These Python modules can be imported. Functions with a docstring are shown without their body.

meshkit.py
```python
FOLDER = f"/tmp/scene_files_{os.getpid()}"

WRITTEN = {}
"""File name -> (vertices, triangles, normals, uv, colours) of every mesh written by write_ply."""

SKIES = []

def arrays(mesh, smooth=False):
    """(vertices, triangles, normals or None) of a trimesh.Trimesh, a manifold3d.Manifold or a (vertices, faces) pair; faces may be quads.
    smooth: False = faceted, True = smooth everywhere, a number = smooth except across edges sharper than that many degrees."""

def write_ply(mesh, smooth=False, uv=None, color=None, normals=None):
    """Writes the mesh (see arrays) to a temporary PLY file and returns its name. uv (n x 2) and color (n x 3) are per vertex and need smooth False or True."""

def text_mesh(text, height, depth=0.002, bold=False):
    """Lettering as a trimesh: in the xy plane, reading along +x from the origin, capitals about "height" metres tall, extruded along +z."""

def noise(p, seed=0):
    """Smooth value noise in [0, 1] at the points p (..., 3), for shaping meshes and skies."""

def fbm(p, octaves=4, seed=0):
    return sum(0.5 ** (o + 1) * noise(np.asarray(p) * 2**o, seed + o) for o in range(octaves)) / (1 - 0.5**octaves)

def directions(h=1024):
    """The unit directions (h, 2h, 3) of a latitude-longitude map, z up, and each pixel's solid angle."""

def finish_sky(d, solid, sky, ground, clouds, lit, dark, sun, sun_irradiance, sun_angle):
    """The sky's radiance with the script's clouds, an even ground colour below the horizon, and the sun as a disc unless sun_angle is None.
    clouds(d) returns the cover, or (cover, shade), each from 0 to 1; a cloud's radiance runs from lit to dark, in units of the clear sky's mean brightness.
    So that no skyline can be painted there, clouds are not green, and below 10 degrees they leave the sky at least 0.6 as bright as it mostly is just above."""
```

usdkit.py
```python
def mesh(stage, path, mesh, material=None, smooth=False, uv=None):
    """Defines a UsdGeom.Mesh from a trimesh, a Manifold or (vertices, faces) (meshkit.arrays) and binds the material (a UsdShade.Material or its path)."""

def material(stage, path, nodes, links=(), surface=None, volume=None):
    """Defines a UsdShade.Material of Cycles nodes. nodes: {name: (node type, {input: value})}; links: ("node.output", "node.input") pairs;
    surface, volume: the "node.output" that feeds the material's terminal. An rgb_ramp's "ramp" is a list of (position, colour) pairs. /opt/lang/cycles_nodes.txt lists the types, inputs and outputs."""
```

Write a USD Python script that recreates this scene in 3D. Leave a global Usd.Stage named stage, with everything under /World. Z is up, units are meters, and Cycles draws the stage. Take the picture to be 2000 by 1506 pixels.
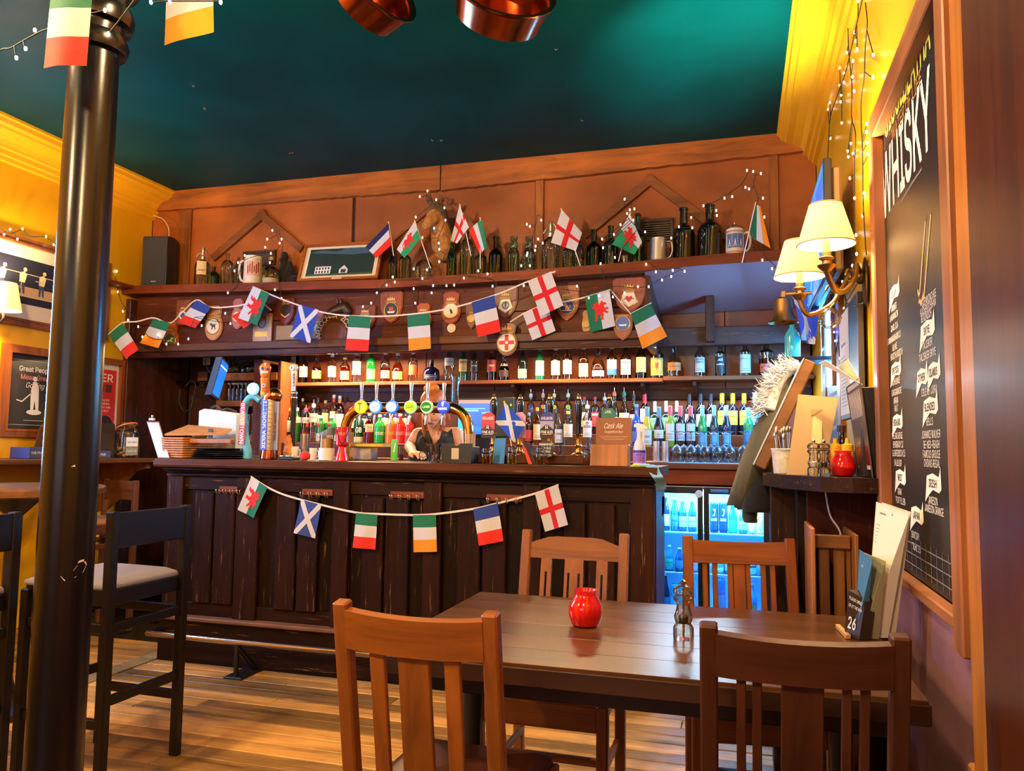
import math, random, zlib
import numpy as np
import trimesh, meshkit, usdkit
from shapely.geometry import Polygon, Point, LineString, box as sbox
from shapely.ops import unary_union
from pxr import Usd, UsdGeom, UsdLux, UsdShade, Gf, Sdf, Vt

stage = Usd.Stage.CreateInMemory()
UsdGeom.SetStageUpAxis(stage, 'Z')
UsdGeom.Xform.Define(stage, '/World')
PI = math.pi

# ------------------------------------------------------------------ camera
EYE = np.array([0.0, 0.0, 1.25])
YAW, PITCH, ROLL, FPX = math.radians(16.249), math.radians(4.596), math.radians(0.7024), 1526.2
_f = np.array([-math.sin(YAW) * math.cos(PITCH), math.cos(YAW) * math.cos(PITCH), math.sin(PITCH)])
_r = np.cross(_f, [0, 0, 1]); _r /= np.linalg.norm(_r); _u = np.cross(_r, _f)
CR, CU, CF = math.cos(ROLL) * _r + math.sin(ROLL) * _u, -math.sin(ROLL) * _r + math.cos(ROLL) * _u, _f
cam = UsdGeom.Camera.Define(stage, '/World/camera')
cam.CreateHorizontalApertureAttr(36.0)
cam.CreateVerticalApertureAttr(36.0 * 1506 / 2000)
cam.CreateFocalLengthAttr(36.0 * FPX / 2000)
cam.CreateFStopAttr(0.0)
cam.CreateClippingRangeAttr((0.05, 200.0))
cam.CreateExposureAttr(0.0)
UsdGeom.Xformable(cam).AddTransformOp().Set(Gf.Matrix4d(*CR, 0, *CU, 0, *(-CF), 0, *EYE, 1))

# ------------------------------------------------------------------ lights, in view and unseen
def lin(h):
    """sRGB 0-255 triple or '#rrggbb' to linear."""
    if isinstance(h, str):
        h = [int(h[i:i + 2], 16) for i in (1, 3, 5)]
    c = np.asarray(h, float) / 255
    return np.where(c <= .04045, c / 12.92, ((c + .055) / 1.055) ** 2.4)

def xf(prim, loc, rot=None):
    x = UsdGeom.Xformable(prim)
    x.AddTranslateOp().Set(Gf.Vec3d(*map(float, loc)))
    if rot is not None:
        x.AddRotateXYZOp().Set(Gf.Vec3f(*rot))

LIGHTS = UsdGeom.Xform.Define(stage, '/World/lights')
def sphere_light(name, loc, power, col, rad=.05):
    l = UsdLux.SphereLight.Define(stage, '/World/lights/' + name)
    l.CreateRadiusAttr(rad); l.CreateIntensityAttr(power); l.CreateNormalizeAttr(True)
    l.CreateColorAttr(Gf.Vec3f(*map(float, col)))
    xf(l, loc); return l
def rect_light(name, loc, rot, w, h, power, col):
    l = UsdLux.RectLight.Define(stage, '/World/lights/' + name)
    l.CreateWidthAttr(w); l.CreateHeightAttr(h); l.CreateIntensityAttr(power); l.CreateNormalizeAttr(True)
    l.CreateColorAttr(Gf.Vec3f(*map(float, col)))
    xf(l, loc, rot); return l

WARM = (1.0, .68, .36)
WARM2 = (1.0, .66, .33)
BLUE = (.10, .42, 1.0)
# wall sconce (the two shaded bulbs on the right), wall lamp at the far left
sphere_light('sconce_bulb', (.300, 2.90, 2.075), 27, WARM, .03)
sphere_light('sconce_bulb_001', (.235, 3.25, 2.04), 27, WARM, .03)
sphere_light('wall_lamp_bulb', (-4.52, 3.84, 2.23), 26, WARM, .03)
# unseen lamps out of view, placed to light the frieze, walls and floor
sphere_light('pendant', (-.7, -.7, 2.75), 80, WARM2, .12)
sphere_light('pendant_001', (-3.0, -.3, 2.75), 80, WARM2, .12)
sphere_light('pendant_002', (-2.5, 1.5, 2.85), 75, WARM2, .10)
sphere_light('pendant_003', (-.9, 1.7, 2.90), 34, WARM2, .10)
# unseen cool spot set in the near shade, placed to light the ceiling pool
def aimed(prim, loc, to):
    z = np.asarray(loc, float) - to; z /= np.linalg.norm(z); x = np.cross([0, 0, 1], z); x /= np.linalg.norm(x); y = np.cross(z, x)
    UsdGeom.Xformable(prim).ClearXformOpOrder(); UsdGeom.Xformable(prim).AddTransformOp().Set(Gf.Matrix4d(*x, 0, *y, 0, *z, 0, *loc, 1))
sp = sphere_light('sconce_spot', (.295, 2.91, 2.13), 200, (.74, 1.0, .95), .012)
aimed(sp, (.295, 2.91, 2.13), np.array([-.10, 3.95, 3.33]))
sh = UsdLux.ShapingAPI.Apply(sp.GetPrim()); sh.CreateShapingConeAngleAttr(23.0); sh.CreateShapingConeSoftnessAttr(.9)
# unseen cool light behind the camera, placed to light the bar side
rect_light('window_daylight', (-2.0, -2.85, 1.7), (90, 0, 0), 2.6, 1.5, 9, (.80, .88, 1.0))
# strip lamps under the gantry beam, lighting the whisky shelf
rect_light('gantry_strip', (-2.9, 5.48, 1.965), (0, 0, 0), 1.0, .03, 20, WARM2)
rect_light('gantry_strip_001', (-1.1, 5.48, 1.965), (0, 0, 0), 1.1, .03, 10, WARM2)
rect_light('bar_blue_lamp', (.42, 5.05, 1.93), (0, 50, 0), .5, .06, 16, (.10, .45, 1.0))  # unseen blue lamp, placed to light the bottles and glasses at the right
rect_light('under_shelf_strip', (-.2, 5.60, 1.73), (-25, 0, 0), .8, .02, 6, (.55, .78, 1.0))  # unseen cool strip, placed to brighten the upturned glasses and their mat
# bottle fridge lamps, unseen blue light at far left, placed to light the column edge
rect_light('fridge_lamp', (-.34, 5.22, .995), (20, 0, 0), .30, .03, 18, (.11, .52, 1.0))
rect_light('fridge_lamp_001', (.03, 5.22, .995), (20, 0, 0), .30, .03, 18, (.11, .52, 1.0))
rect_light('blue_sign', (-4.6, 3.1, 1.8), (0, -90, 0), 1.4, .5, 40, BLUE)
# ------------------------------------------------------------------ helpers
def at(px, py, X=None, Y=None, Z=None):
    """The room point seen at a pixel of the 2000x1506 photograph, on a wall, floor or shelf plane."""
    d = CF + (px - 1000) / FPX * CR - (py - 753) / FPX * CU
    t = (X - EYE[0]) / d[0] if X is not None else (Y - EYE[1]) / d[1] if Y is not None else (Z - EYE[2]) / d[2]
    return EYE + t * d
def mpp(p):
    """metres per pixel at a point"""
    return float((np.asarray(p) - EYE) @ CF) / FPX

class B:
    """Collects pieces into one mesh: vertices, faces, normals, vertex colours."""
    def __init__(s, col=(200, 200, 200)):
        s.V, s.F, s.N, s.C, s.n, s.col = [], [], [], [], 0, col
    def add(s, vf, col=None, smooth=False, T=None):
        v, f = np.asarray(vf[0], float), np.asarray(vf[1], int)
        if f.ndim == 2 and f.shape[1] == 4:
            f = np.vstack([f[:, [0, 1, 2]], f[:, [0, 2, 3]]])
        if T is not None:
            v = v @ np.asarray(T)[:3, :3].T + np.asarray(T)[:3, 3]
        if not smooth:
            v = v[f].reshape(-1, 3); f = np.arange(len(v)).reshape(-1, 3)
        fn = np.cross(v[f[:, 1]] - v[f[:, 0]], v[f[:, 2]] - v[f[:, 0]])
        n = np.zeros_like(v)
        for k in range(3):
            np.add.at(n, f[:, k], fn)
        L = np.linalg.norm(n, axis=1, keepdims=True)
        n = np.where(L > 1e-14, n / np.maximum(L, 1e-14), [0, 0, 1.0])
        c = lin(s.col if col is None else col)
        s.V.append(v); s.F.append(f + s.n); s.N.append(n); s.C.append(np.broadcast_to(c, v.shape)); s.n += len(v)
        return s
    def merge(s, o, T=None):
        for v, f, n, c in zip(o.V, o.F, o.N, o.C):
            pass
        off = s.n
        for v, f, n, c in zip(o.V, o.F, o.N, o.C):
            if T is not None:
                v = v @ T[:3, :3].T + T[:3, 3]; n = n @ T[:3, :3].T
            s.V.append(v); s.F.append(f + off); s.N.append(n); s.C.append(c)
        s.n += o.n
        return s
    def write(s, path, mat, T=None):
        v, f, n, c = np.vstack(s.V), np.vstack(s.F), np.vstack(s.N), np.vstack(s.C)
        if T is not None:
            v = v + T
        m = UsdGeom.Mesh.Define(stage, path)
        m.CreatePointsAttr(Vt.Vec3fArray.FromNumpy(v.astype(np.float32)))
        m.CreateFaceVertexCountsAttr(Vt.IntArray.FromNumpy(np.full(len(f), 3, np.int32)))
        m.CreateFaceVertexIndicesAttr(Vt.IntArray.FromNumpy(f.astype(np.int32).ravel()))
        m.CreateSubdivisionSchemeAttr('none')
        m.CreateNormalsAttr(Vt.Vec3fArray.FromNumpy(n.astype(np.float32))); m.SetNormalsInterpolation('vertex')
        UsdGeom.PrimvarsAPI(m).CreatePrimvar('col', Sdf.ValueTypeNames.Color3fArray, 'vertex').Set(Vt.Vec3fArray.FromNumpy(c.astype(np.float32)))
        UsdShade.MaterialBindingAPI.Apply(m.GetPrim()).Bind(UsdShade.Material.Get(stage, MATS[mat]))
        return m.GetPrim()
    # shortcuts
    def box(s, lo, hi, bev=.002, col=None, T=None): return s.add(bx(lo, hi, bev), col, T=T)
    def lathe(s, prof, n=20, col=None, loc=(0, 0, 0), T=None):
        for vf in lathe(prof, n):
            v = vf[0] + np.asarray(loc, float)
            s.add((v, vf[1]), col, True, T)
        return s
    def tube(s, pts, r, n=8, col=None, T=None): return s.add(tube(pts, r, n), col, True, T)
    def prism(s, poly, d0, d1, frame=None, col=None, T=None): return s.add(prism(poly, d0, d1, frame), col, False, T)
    def ell(s, c, r, col=None, sub=2, T=None):
        m = _ico(sub); return s.add((m[0] * np.asarray(r, float) + np.asarray(c, float), m[1]), col, True, T)

_icos = {}
def _ico(sub):
    if sub not in _icos:
        m = trimesh.creation.icosphere(sub); _icos[sub] = (np.array(m.vertices), np.array(m.faces))
    return _icos[sub]

def bx(lo, hi, b=.002):
    """Box with chamfered edges (44 triangles), or 12 when b is 0."""
    lo, hi = np.minimum(lo, hi).astype(float), np.maximum(lo, hi).astype(float)
    if b <= 0:
        v = np.array([[(lo, hi)[i][0], (lo, hi)[j][1], (lo, hi)[k][2]] for i in (0, 1) for j in (0, 1) for k in (0, 1)])
        return v, np.array([[0, 1, 3, 2], [4, 6, 7, 5], [0, 4, 5, 1], [2, 3, 7, 6], [0, 2, 6, 4], [1, 5, 7, 3]])
    b = min(b, *(.45 * (hi - lo)))
    v, idx = [], {}
    for i in (0, 1):
        for j in (0, 1):
            for k in (0, 1):
                for a in range(3):
                    p = [(lo[q] + b, hi[q] - b)[(i, j, k)[q]] if q != a else (lo[q], hi[q])[(i, j, k)[q]] for q in range(3)]
                    idx[i, j, k, a] = len(v); v.append(p)
    q, t = [], []
    for a in range(3):
        o = [x for x in range(3) if x != a]
        for s_ in (0, 1):
            def K(x, y, ax=a):
                z = [0, 0, 0]; z[a] = s_; z[o[0]] = x; z[o[1]] = y
                return idx[z[0], z[1], z[2], ax]
            q.append([K(0, 0), K(1, 0), K(1, 1), K(0, 1)])
        for x in (0, 1):
            for y in (0, 1):
                def E(e, ax):
                    z = [0, 0, 0]; z[a] = e; z[o[0]] = x; z[o[1]] = y
                    return idx[z[0], z[1], z[2], ax]
                q.append([E(0, o[0]), E(1, o[0]), E(1, o[1]), E(0, o[1])])
    for i in (0, 1):
        for j in (0, 1):
            for k in (0, 1):
                t.append([idx[i, j, k, 0], idx[i, j, k, 1], idx[i, j, k, 2]])
    v = np.array(v); c = (lo + hi) / 2
    F = []
    for f in q + t:
        f = list(f); nn = np.cross(v[f[1]] - v[f[0]], v[f[2]] - v[f[0]])
        if nn @ (v[f].mean(0) - c) < 0: f = f[::-1]
        F += [[f[0], f[1], f[2]]] + ([[f[0], f[2], f[3]]] if len(f) == 4 else [])
    return v, np.array(F)

def lathe(prof, n=20, sharp=38):
    """Surface of revolution about z, profile (r, z) from bottom to top; split at sharp corners so it shades well."""
    p = [np.asarray(x, float) for x in prof]
    runs, cur = [], [p[0]]
    for i in range(1, len(p)):
        cur.append(p[i])
        if i < len(p) - 1:
            a, b = p[i] - p[i - 1], p[i + 1] - p[i]
            ang = math.degrees(abs(math.atan2(a[0] * b[1] - a[1] * b[0], a @ b)))
            if ang > sharp:
                runs.append(cur); cur = [p[i]]
    runs.append(cur)
    th = np.arange(n) * 2 * PI / n
    out = []
    for r in runs:
        r = np.array(r); m = len(r)
        v = np.stack([r[:, 0][:, None] * np.cos(th), r[:, 0][:, None] * np.sin(th), np.repeat(r[:, 1][:, None], n, 1)], -1).reshape(-1, 3)
        i, j = np.meshgrid(np.arange(m - 1), np.arange(n), indexing='ij')
        q = np.stack([i * n + j, i * n + (j + 1) % n, (i + 1) * n + (j + 1) % n, (i + 1) * n + j], -1).reshape(-1, 4)
        f = np.vstack([q[:, [0, 1, 2]], q[:, [0, 2, 3]]])
        a = np.linalg.norm(np.cross(v[f[:, 1]] - v[f[:, 0]], v[f[:, 2]] - v[f[:, 0]]), axis=1)
        out.append((v, f[a > 1e-12]))
    return out

def spline(pts, n=8):
    """Catmull-Rom through the points."""
    p = np.asarray(pts, float)
    if len(p) < 3: return p
    q = np.vstack([2 * p[0] - p[1], p, 2 * p[-1] - p[-2]])
    out = []
    for i in range(1, len(q) - 2):
        for t in np.arange(n) / n:
            a, b, c, d = q[i - 1:i + 3]
            out.append(.5 * (2 * b + (c - a) * t + (2 * a - 5 * b + 4 * c - d) * t * t + (3 * b - a - 3 * c + d) * t ** 3))
    return np.vstack([out, p[-1]])

def tube(pts, r, n=8):
    p = np.asarray(pts, float); m = len(p)
    t = np.gradient(p, axis=0); t /= np.linalg.norm(t, axis=1, keepdims=True) + 1e-12
    ref = np.array([0, 0, 1.0]) if abs(t[0][2]) < .9 else np.array([1.0, 0, 0])
    A = []
    a = np.cross(t[0], ref); a /= np.linalg.norm(a)
    for k in range(m):
        a = a - (a @ t[k]) * t[k]; a /= np.linalg.norm(a) + 1e-12; A.append(a)
    A = np.array(A); Bn = np.cross(t, A)
    th = np.arange(n) * 2 * PI / n
    rr = np.broadcast_to(r, (m,))[:, None, None]
    v = (p[:, None] + rr * (np.cos(th)[None, :, None] * A[:, None] + np.sin(th)[None, :, None] * Bn[:, None])).reshape(-1, 3)
    i, j = np.meshgrid(np.arange(m - 1), np.arange(n), indexing='ij')
    q = np.stack([i * n + j, i * n + (j + 1) % n, (i + 1) * n + (j + 1) % n, (i + 1) * n + j], -1).reshape(-1, 4)
    f = np.vstack([q[:, [0, 1, 2]], q[:, [0, 2, 3]]])
    v = np.vstack([v, p[:1], p[-1:]]); c0, c1 = len(v) - 2, len(v) - 1
    caps = [[c0, (j + 1) % n, j] for j in range(n)] + [[c1, (m - 1) * n + j, (m - 1) * n + (j + 1) % n] for j in range(n)]
    return v, np.vstack([f, caps])

def tri2d(poly):
    if not isinstance(poly, (Polygon,)) and not hasattr(poly, 'geoms'):
        poly = Polygon(poly)
    if not poly.is_valid: poly = poly.buffer(0)
    V, F, n = [], [], 0
    for g in getattr(poly, 'geoms', [poly]):
        if g.geom_type != 'Polygon' or g.area < 1e-12: continue
        g = g.simplify(0)
        v, f = trimesh.creation.triangulate_polygon(g, engine='earcut')
        f = np.asarray(f); v = np.asarray(v)
        a = (v[f[:, 1], 0] - v[f[:, 0], 0]) * (v[f[:, 2], 1] - v[f[:, 0], 1]) - (v[f[:, 1], 1] - v[f[:, 0], 1]) * (v[f[:, 2], 0] - v[f[:, 0], 0])
        f = np.where((a < 0)[:, None], f[:, ::-1], f)
        V.append(v); F.append(f + n); n += len(v)
    return (np.vstack(V), np.vstack(F)) if V else (np.zeros((0, 2)), np.zeros((0, 3), int))

class Frame:
    """Maps flat (u, v, height) to the room: origin, right axis, up axis; normal = right x up."""
    def __init__(s, o, u=(1, 0, 0), v=(0, 0, 1)):
        s.o, s.u, s.v = (np.asarray(x, float) for x in (o, u, v)); s.u = s.u / np.linalg.norm(s.u)
        s.v = s.v - (s.v @ s.u) * s.u; s.v = s.v / np.linalg.norm(s.v); s.n = np.cross(s.u, s.v)
    def __call__(s, uv, h=0):
        uv = np.asarray(uv, float)
        return s.o + uv[:, :1] * s.u + uv[:, 1:2] * s.v + np.broadcast_to(h, (len(uv),))[:, None] * s.n
    def p(s, a, b, h=0): return s(np.array([[a, b]]), h)[0]

class Bent:
    """Like Frame but wrapped round a vertical cylinder at o with radius R, facing angle a (radians in plan)."""
    def __init__(s, o, R, a): s.o, s.R, s.a = np.asarray(o, float), R, a
    def __call__(s, uv, h=0):
        uv = np.asarray(uv, float); th = s.a + uv[:, 0] / s.R; r = s.R + np.broadcast_to(h, (len(uv),))
        return s.o + np.stack([r * np.cos(th), r * np.sin(th), uv[:, 1]], 1)

def prism(poly, d0, d1, frame=None):
    """Extrude a flat outline between heights d0 and d1 of a frame."""
    frame = frame or Frame((0, 0, 0), (1, 0, 0), (0, 1, 0))
    if not hasattr(poly, 'geom_type'): poly = Polygon(poly)
    if not poly.is_valid: poly = poly.buffer(0)
    V, F, n = [], [], 0
    for g in getattr(poly, 'geoms', [poly]):
        m = trimesh.creation.extrude_polygon(g, 1.0, engine='earcut')
        v = np.array(m.vertices)
        V.append(frame(v[:, :2], d0 + v[:, 2] * (d1 - d0))); F.append(np.array(m.faces) + n); n += len(v)
    return np.vstack(V), np.vstack(F)

_texts = {}
def text_flat(t, bold):
    k = (t, bold)
    if k not in _texts:
        m = meshkit.text_mesh(t, 1.0, .1, bold)
        v, f = np.array(m.vertices), np.array(m.faces)
        f = f[(v[f][:, :, 2] > .05).all(1)]
        u, inv = np.unique(f, return_inverse=True)
        _texts[k] = (v[u][:, :2], inv.reshape(f.shape))
    return _texts[k]

class Print:
    """Flat printing on a frame: coloured outlines, one above the other by layer."""
    def __init__(s, frame, b=None, step=.0004): s.fr, s.b, s.step = frame, b or B(), step
    def put(s, v, f, col, layer):
        if len(f): s.b.add((s.fr(v, layer * s.step), f), col)
        return s
    def poly(s, pts, col, layer=1): return s.put(*tri2d(pts), col, layer)
    def rect(s, x0, y0, x1, y1, col, layer=1, nu=1):
        us = np.linspace(x0, x1, nu + 1)
        v = np.array([[u, y] for u in us for y in (y0, y1)])
        f = [[2 * i, 2 * i + 2, 2 * i + 3] for i in range(nu)] + [[2 * i, 2 * i + 3, 2 * i + 1] for i in range(nu)]
        return s.put(v, np.array(f), col, layer)
    def disc(s, cx, cy, r, col, layer=1, ry=None, n=28, hole=0):
        th = np.arange(n) * 2 * PI / n
        if hole:
            p = Polygon(np.c_[cx + r * np.cos(th), cy + (ry or r) * np.sin(th)], [np.c_[cx + r * hole * np.cos(th), cy + (ry or r) * hole * np.sin(th)]])
            return s.poly(p, col, layer)
        return s.poly(np.c_[cx + r * np.cos(th), cy + (ry or r) * np.sin(th)], col, layer)
    def text(s, t, cx, cy, h, col, layer=2, bold=True, width=None, rot=0, left=False, shear=0):
        v, f = text_flat(t, bold)
        v = v * h
        w = np.ptp(v[:, 0])
        if width: v = v * [width / w, 1]; w = width
        x0 = v[:, 0].min()
        v = v - [x0 if left else x0 + w / 2, h / 2]
        v = np.c_[v[:, 0] + shear * v[:, 1], v[:, 1]]
        c, sn = math.cos(rot), math.sin(rot)
        v = np.c_[c * v[:, 0] - sn * v[:, 1], sn * v[:, 0] + c * v[:, 1]] + [cx, cy]
        return s.put(v, f, col, layer)
    def ring_text(s, t, cx, cy, R, a0, a1, h, col, layer=2, bold=True, inside=False):
        for i, ch in enumerate(t):
            if ch == ' ': continue
            a = math.radians(a0 + (a1 - a0) * (i + .5) / len(t))
            s.text(ch, cx + R * math.cos(a), cy + R * math.sin(a), h, col, layer, bold, rot=a - PI / 2 if not inside else a + PI / 2)
        return s

def Tm(loc=(0, 0, 0), rz=0, rx=0, ry=0, s=1):
    """4x4: scale, rotate x, y, z (radians), translate."""
    m = trimesh.transformations
    T = m.euler_matrix(rx, ry, rz); T[:3, :3] *= s; T[:3, 3] = loc
    return T

# names, things, parts -------------------------------------------------------
_used = {}
def numbered(parent, name):
    k = _used.get((parent, name), 0); _used[parent, name] = k + 1
    return f'{parent}/{name}' + (f'_{k:03d}' if k else '')
def tag(prim, label=None, cat=None, group=None, kind=None):
    for k, v in (('label', label), ('category', cat), ('group', group), ('kind', kind)):
        if v: prim.SetCustomDataByKey(k, v)
    return prim
class Thing:
    def __init__(s, name, label, cat, loc=(0, 0, 0), rz=0, group=None, kind=None, world=True):
        s.loc = np.asarray(loc, float); s.path = numbered('/World', name); s.rz = rz
        x = UsdGeom.Xform.Define(stage, s.path); s.prim = x.GetPrim()
        x.AddTranslateOp().Set(Gf.Vec3d(*map(float, loc)))
        if rz: x.AddRotateZOp().Set(math.degrees(rz))
        tag(s.prim, label, cat, group, kind); s.world = world and not rz
    def part(s, name, b, mat, label=None, kind=None, parent=None):
        path = numbered(parent.GetPath().pathString if parent is not None else s.path, name)
        p = b.write(path, mat, -s.loc if s.world else None)
        return tag(p, label, None, None, kind)
def solo(name, b, mat, label, cat, group=None, kind=None):
    """A thing that is one mesh."""
    return tag(b.write(numbered('/World', name), mat), label, cat, group, kind)
def copy_of(t, loc, rz=0, label=None, group=None):
    was = t.prim.GetCustomData()
    name = t.path.rsplit('/', 1)[1]
    x = UsdGeom.Xform.Define(stage, numbered('/World', name)); p = x.GetPrim()
    p.GetReferences().AddInternalReference(t.prim.GetPath())
    x.ClearXformOpOrder()
    x.AddTranslateOp().Set(Gf.Vec3d(*map(float, loc)))
    x.AddRotateZOp().Set(math.degrees(rz))
    p.SetInstanceable(True)
    tag(p, label or was['label'], was['category'], group or was.get('group'))
    return p

# materials -------------------------------------------------------------------
MATS = {}
def mat(name, nodes, links, surface, volume=None):
    MATS[name] = '/World/Looks/' + name
    usdkit.material(stage, MATS[name], nodes, links, surface=surface, volume=volume)
def col_mat(name, rough=.5, metal=0, spec=.5, coat=0, bump=0, bscale=60, emit=0, noise=0, nscale=8, **kw):
    """Painted or plain surface whose colour is the mesh's own."""
    n = {'a': ('attribute', {'attribute': 'col'}), 'p': ('principled_bsdf', {'roughness': rough, 'metallic': metal, 'specular_ior_level': spec, 'coat_weight': coat, **kw})}
    l = []
    src = 'a.color'
    if noise:
        n['g'] = ('texture_coordinate', {}); n['t'] = ('noise_texture', {'scale': nscale, 'detail': 5.0, 'roughness': .65})
        n['r'] = ('rgb_ramp', {'ramp': [(.3, [1 - noise] * 3), (.7, [1 + noise * .5] * 3)]}); n['m'] = ('mix_color', {'blend_type': 'multiply', 'fac': 1.0, 'use_clamp': False})
        l += [('g.object', 't.vector'), ('t.fac', 'r.fac'), (src, 'm.a'), ('r.color', 'm.b')]; src = 'm.result'
    l.append((src, 'p.base_color'))
    if emit:
        n['p'][1]['emission_strength'] = emit; l.append((src, 'p.emission_color'))
    if bump:
        n['g2'] = ('texture_coordinate', {}); n['t2'] = ('noise_texture', {'scale': bscale, 'detail': 4.0}); n['b'] = ('bump', {'strength': bump, 'distance': .003})
        l += [('g2.object', 't2.vector'), ('t2.fac', 'b.height'), ('b.normal', 'p.normal')]
    mat(name, n, l, 'p.BSDF')
def wood_mat(name, axis, rough=.42, coat=.06, lo=.55, hi=1.2, fine=22, worn=0, spec=.32, wear_col=(150, 120, 85)):
    """Wood: the mesh's colour crossed with grain that runs along one axis, darker knots, worn flecks."""
    sc = [fine] * 3; sc[axis] = 1.3
    n = {'g': ('texture_coordinate', {}), 'm': ('mapping', {'scale': sc}), 't': ('noise_texture', {'scale': 1.0, 'detail': 7.0, 'roughness': .62, 'distortion': .5}),
         'r': ('rgb_ramp', {'ramp': [(.28, [lo] * 3), (.5, [.92] * 3), (.74, [hi] * 3)]}),
         't2': ('noise_texture', {'scale': 2.2, 'detail': 3.0}), 'r2': ('rgb_ramp', {'ramp': [(.35, [.72] * 3), (.65, [1.12] * 3)]}),
         'a': ('attribute', {'attribute': 'col'}), 'x': ('mix_color', {'blend_type': 'multiply', 'fac': 1.0, 'use_clamp': False}), 'x2': ('mix_color', {'blend_type': 'multiply', 'fac': 1.0, 'use_clamp': False}),
         'b': ('bump', {'strength': .25, 'distance': .0015}), 'p': ('principled_bsdf', {'roughness': rough, 'coat_weight': coat, 'coat_roughness': .2, 'specular_ior_level': spec})}
    l = [('g.object', 'm.vector'), ('m.vector', 't.vector'), ('t.fac', 'r.fac'), ('g.object', 't2.vector'), ('t2.fac', 'r2.fac'), ('a.color', 'x.a'), ('r.color', 'x.b'), ('x.result', 'x2.a'), ('r2.color', 'x2.b'),
         ('t.fac', 'b.height'), ('b.normal', 'p.normal')]
    src = 'x2.result'
    if worn:
        n['t3'] = ('noise_texture', {'scale': 3.0, 'detail': 9.0, 'roughness': .75}); n['r3'] = ('rgb_ramp', {'ramp': [(.60 - worn * .1, [0] * 3), (.66, [1] * 3)]})
        n['x3'] = ('mix_color', {'blend_type': 'mix', 'b': lin(wear_col)}); n['sp'] = ('rgb_to_bw', {})
        l += [('m.vector', 't3.vector'), ('t3.fac', 'r3.fac'), ('r3.color', 'sp.color'), ('sp.val', 'x3.fac'), (src, 'x3.a')]; src = 'x3.result'
    l.append((src, 'p.base_color'))
    mat(name, n, l, 'p.BSDF')
def pane_mat(name, rough=.03, power=1.0, edge=.45):
    """Thin coloured glass: see-through, darker where it turns away, shiny by fresnel. The tint is the mesh's own colour."""
    mat(name, {'a': ('attribute', {'attribute': 'col'}), 'lw': ('layer_weight', {'blend': edge}), 'e': ('mix_color', {'blend_type': 'multiply', 'fac': 1.0, 'b': (.74, .77, .75)}), 'c': ('mix_color', {'blend_type': 'mix'}),
               't': ('transparent_bsdf', {}), 'g': ('glossy_bsdf', {'roughness': rough, 'color': (1, 1, 1)}), 'f': ('fresnel', {'IOR': 1.5}), 's': ('math', {'math_type': 'multiply_add', 'value2': .9 * power, 'value3': .02}), 'x': ('mix_closure', {})},
        [('a.color', 'e.a'), ('a.color', 'c.a'), ('e.result', 'c.b'), ('lw.facing', 'c.fac'), ('c.result', 't.color'), ('f.fac', 's.value1'), ('s.value', 'x.fac'), ('t.BSDF', 'x.closure1'), ('g.BSDF', 'x.closure2')], 'x.closure')

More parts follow.
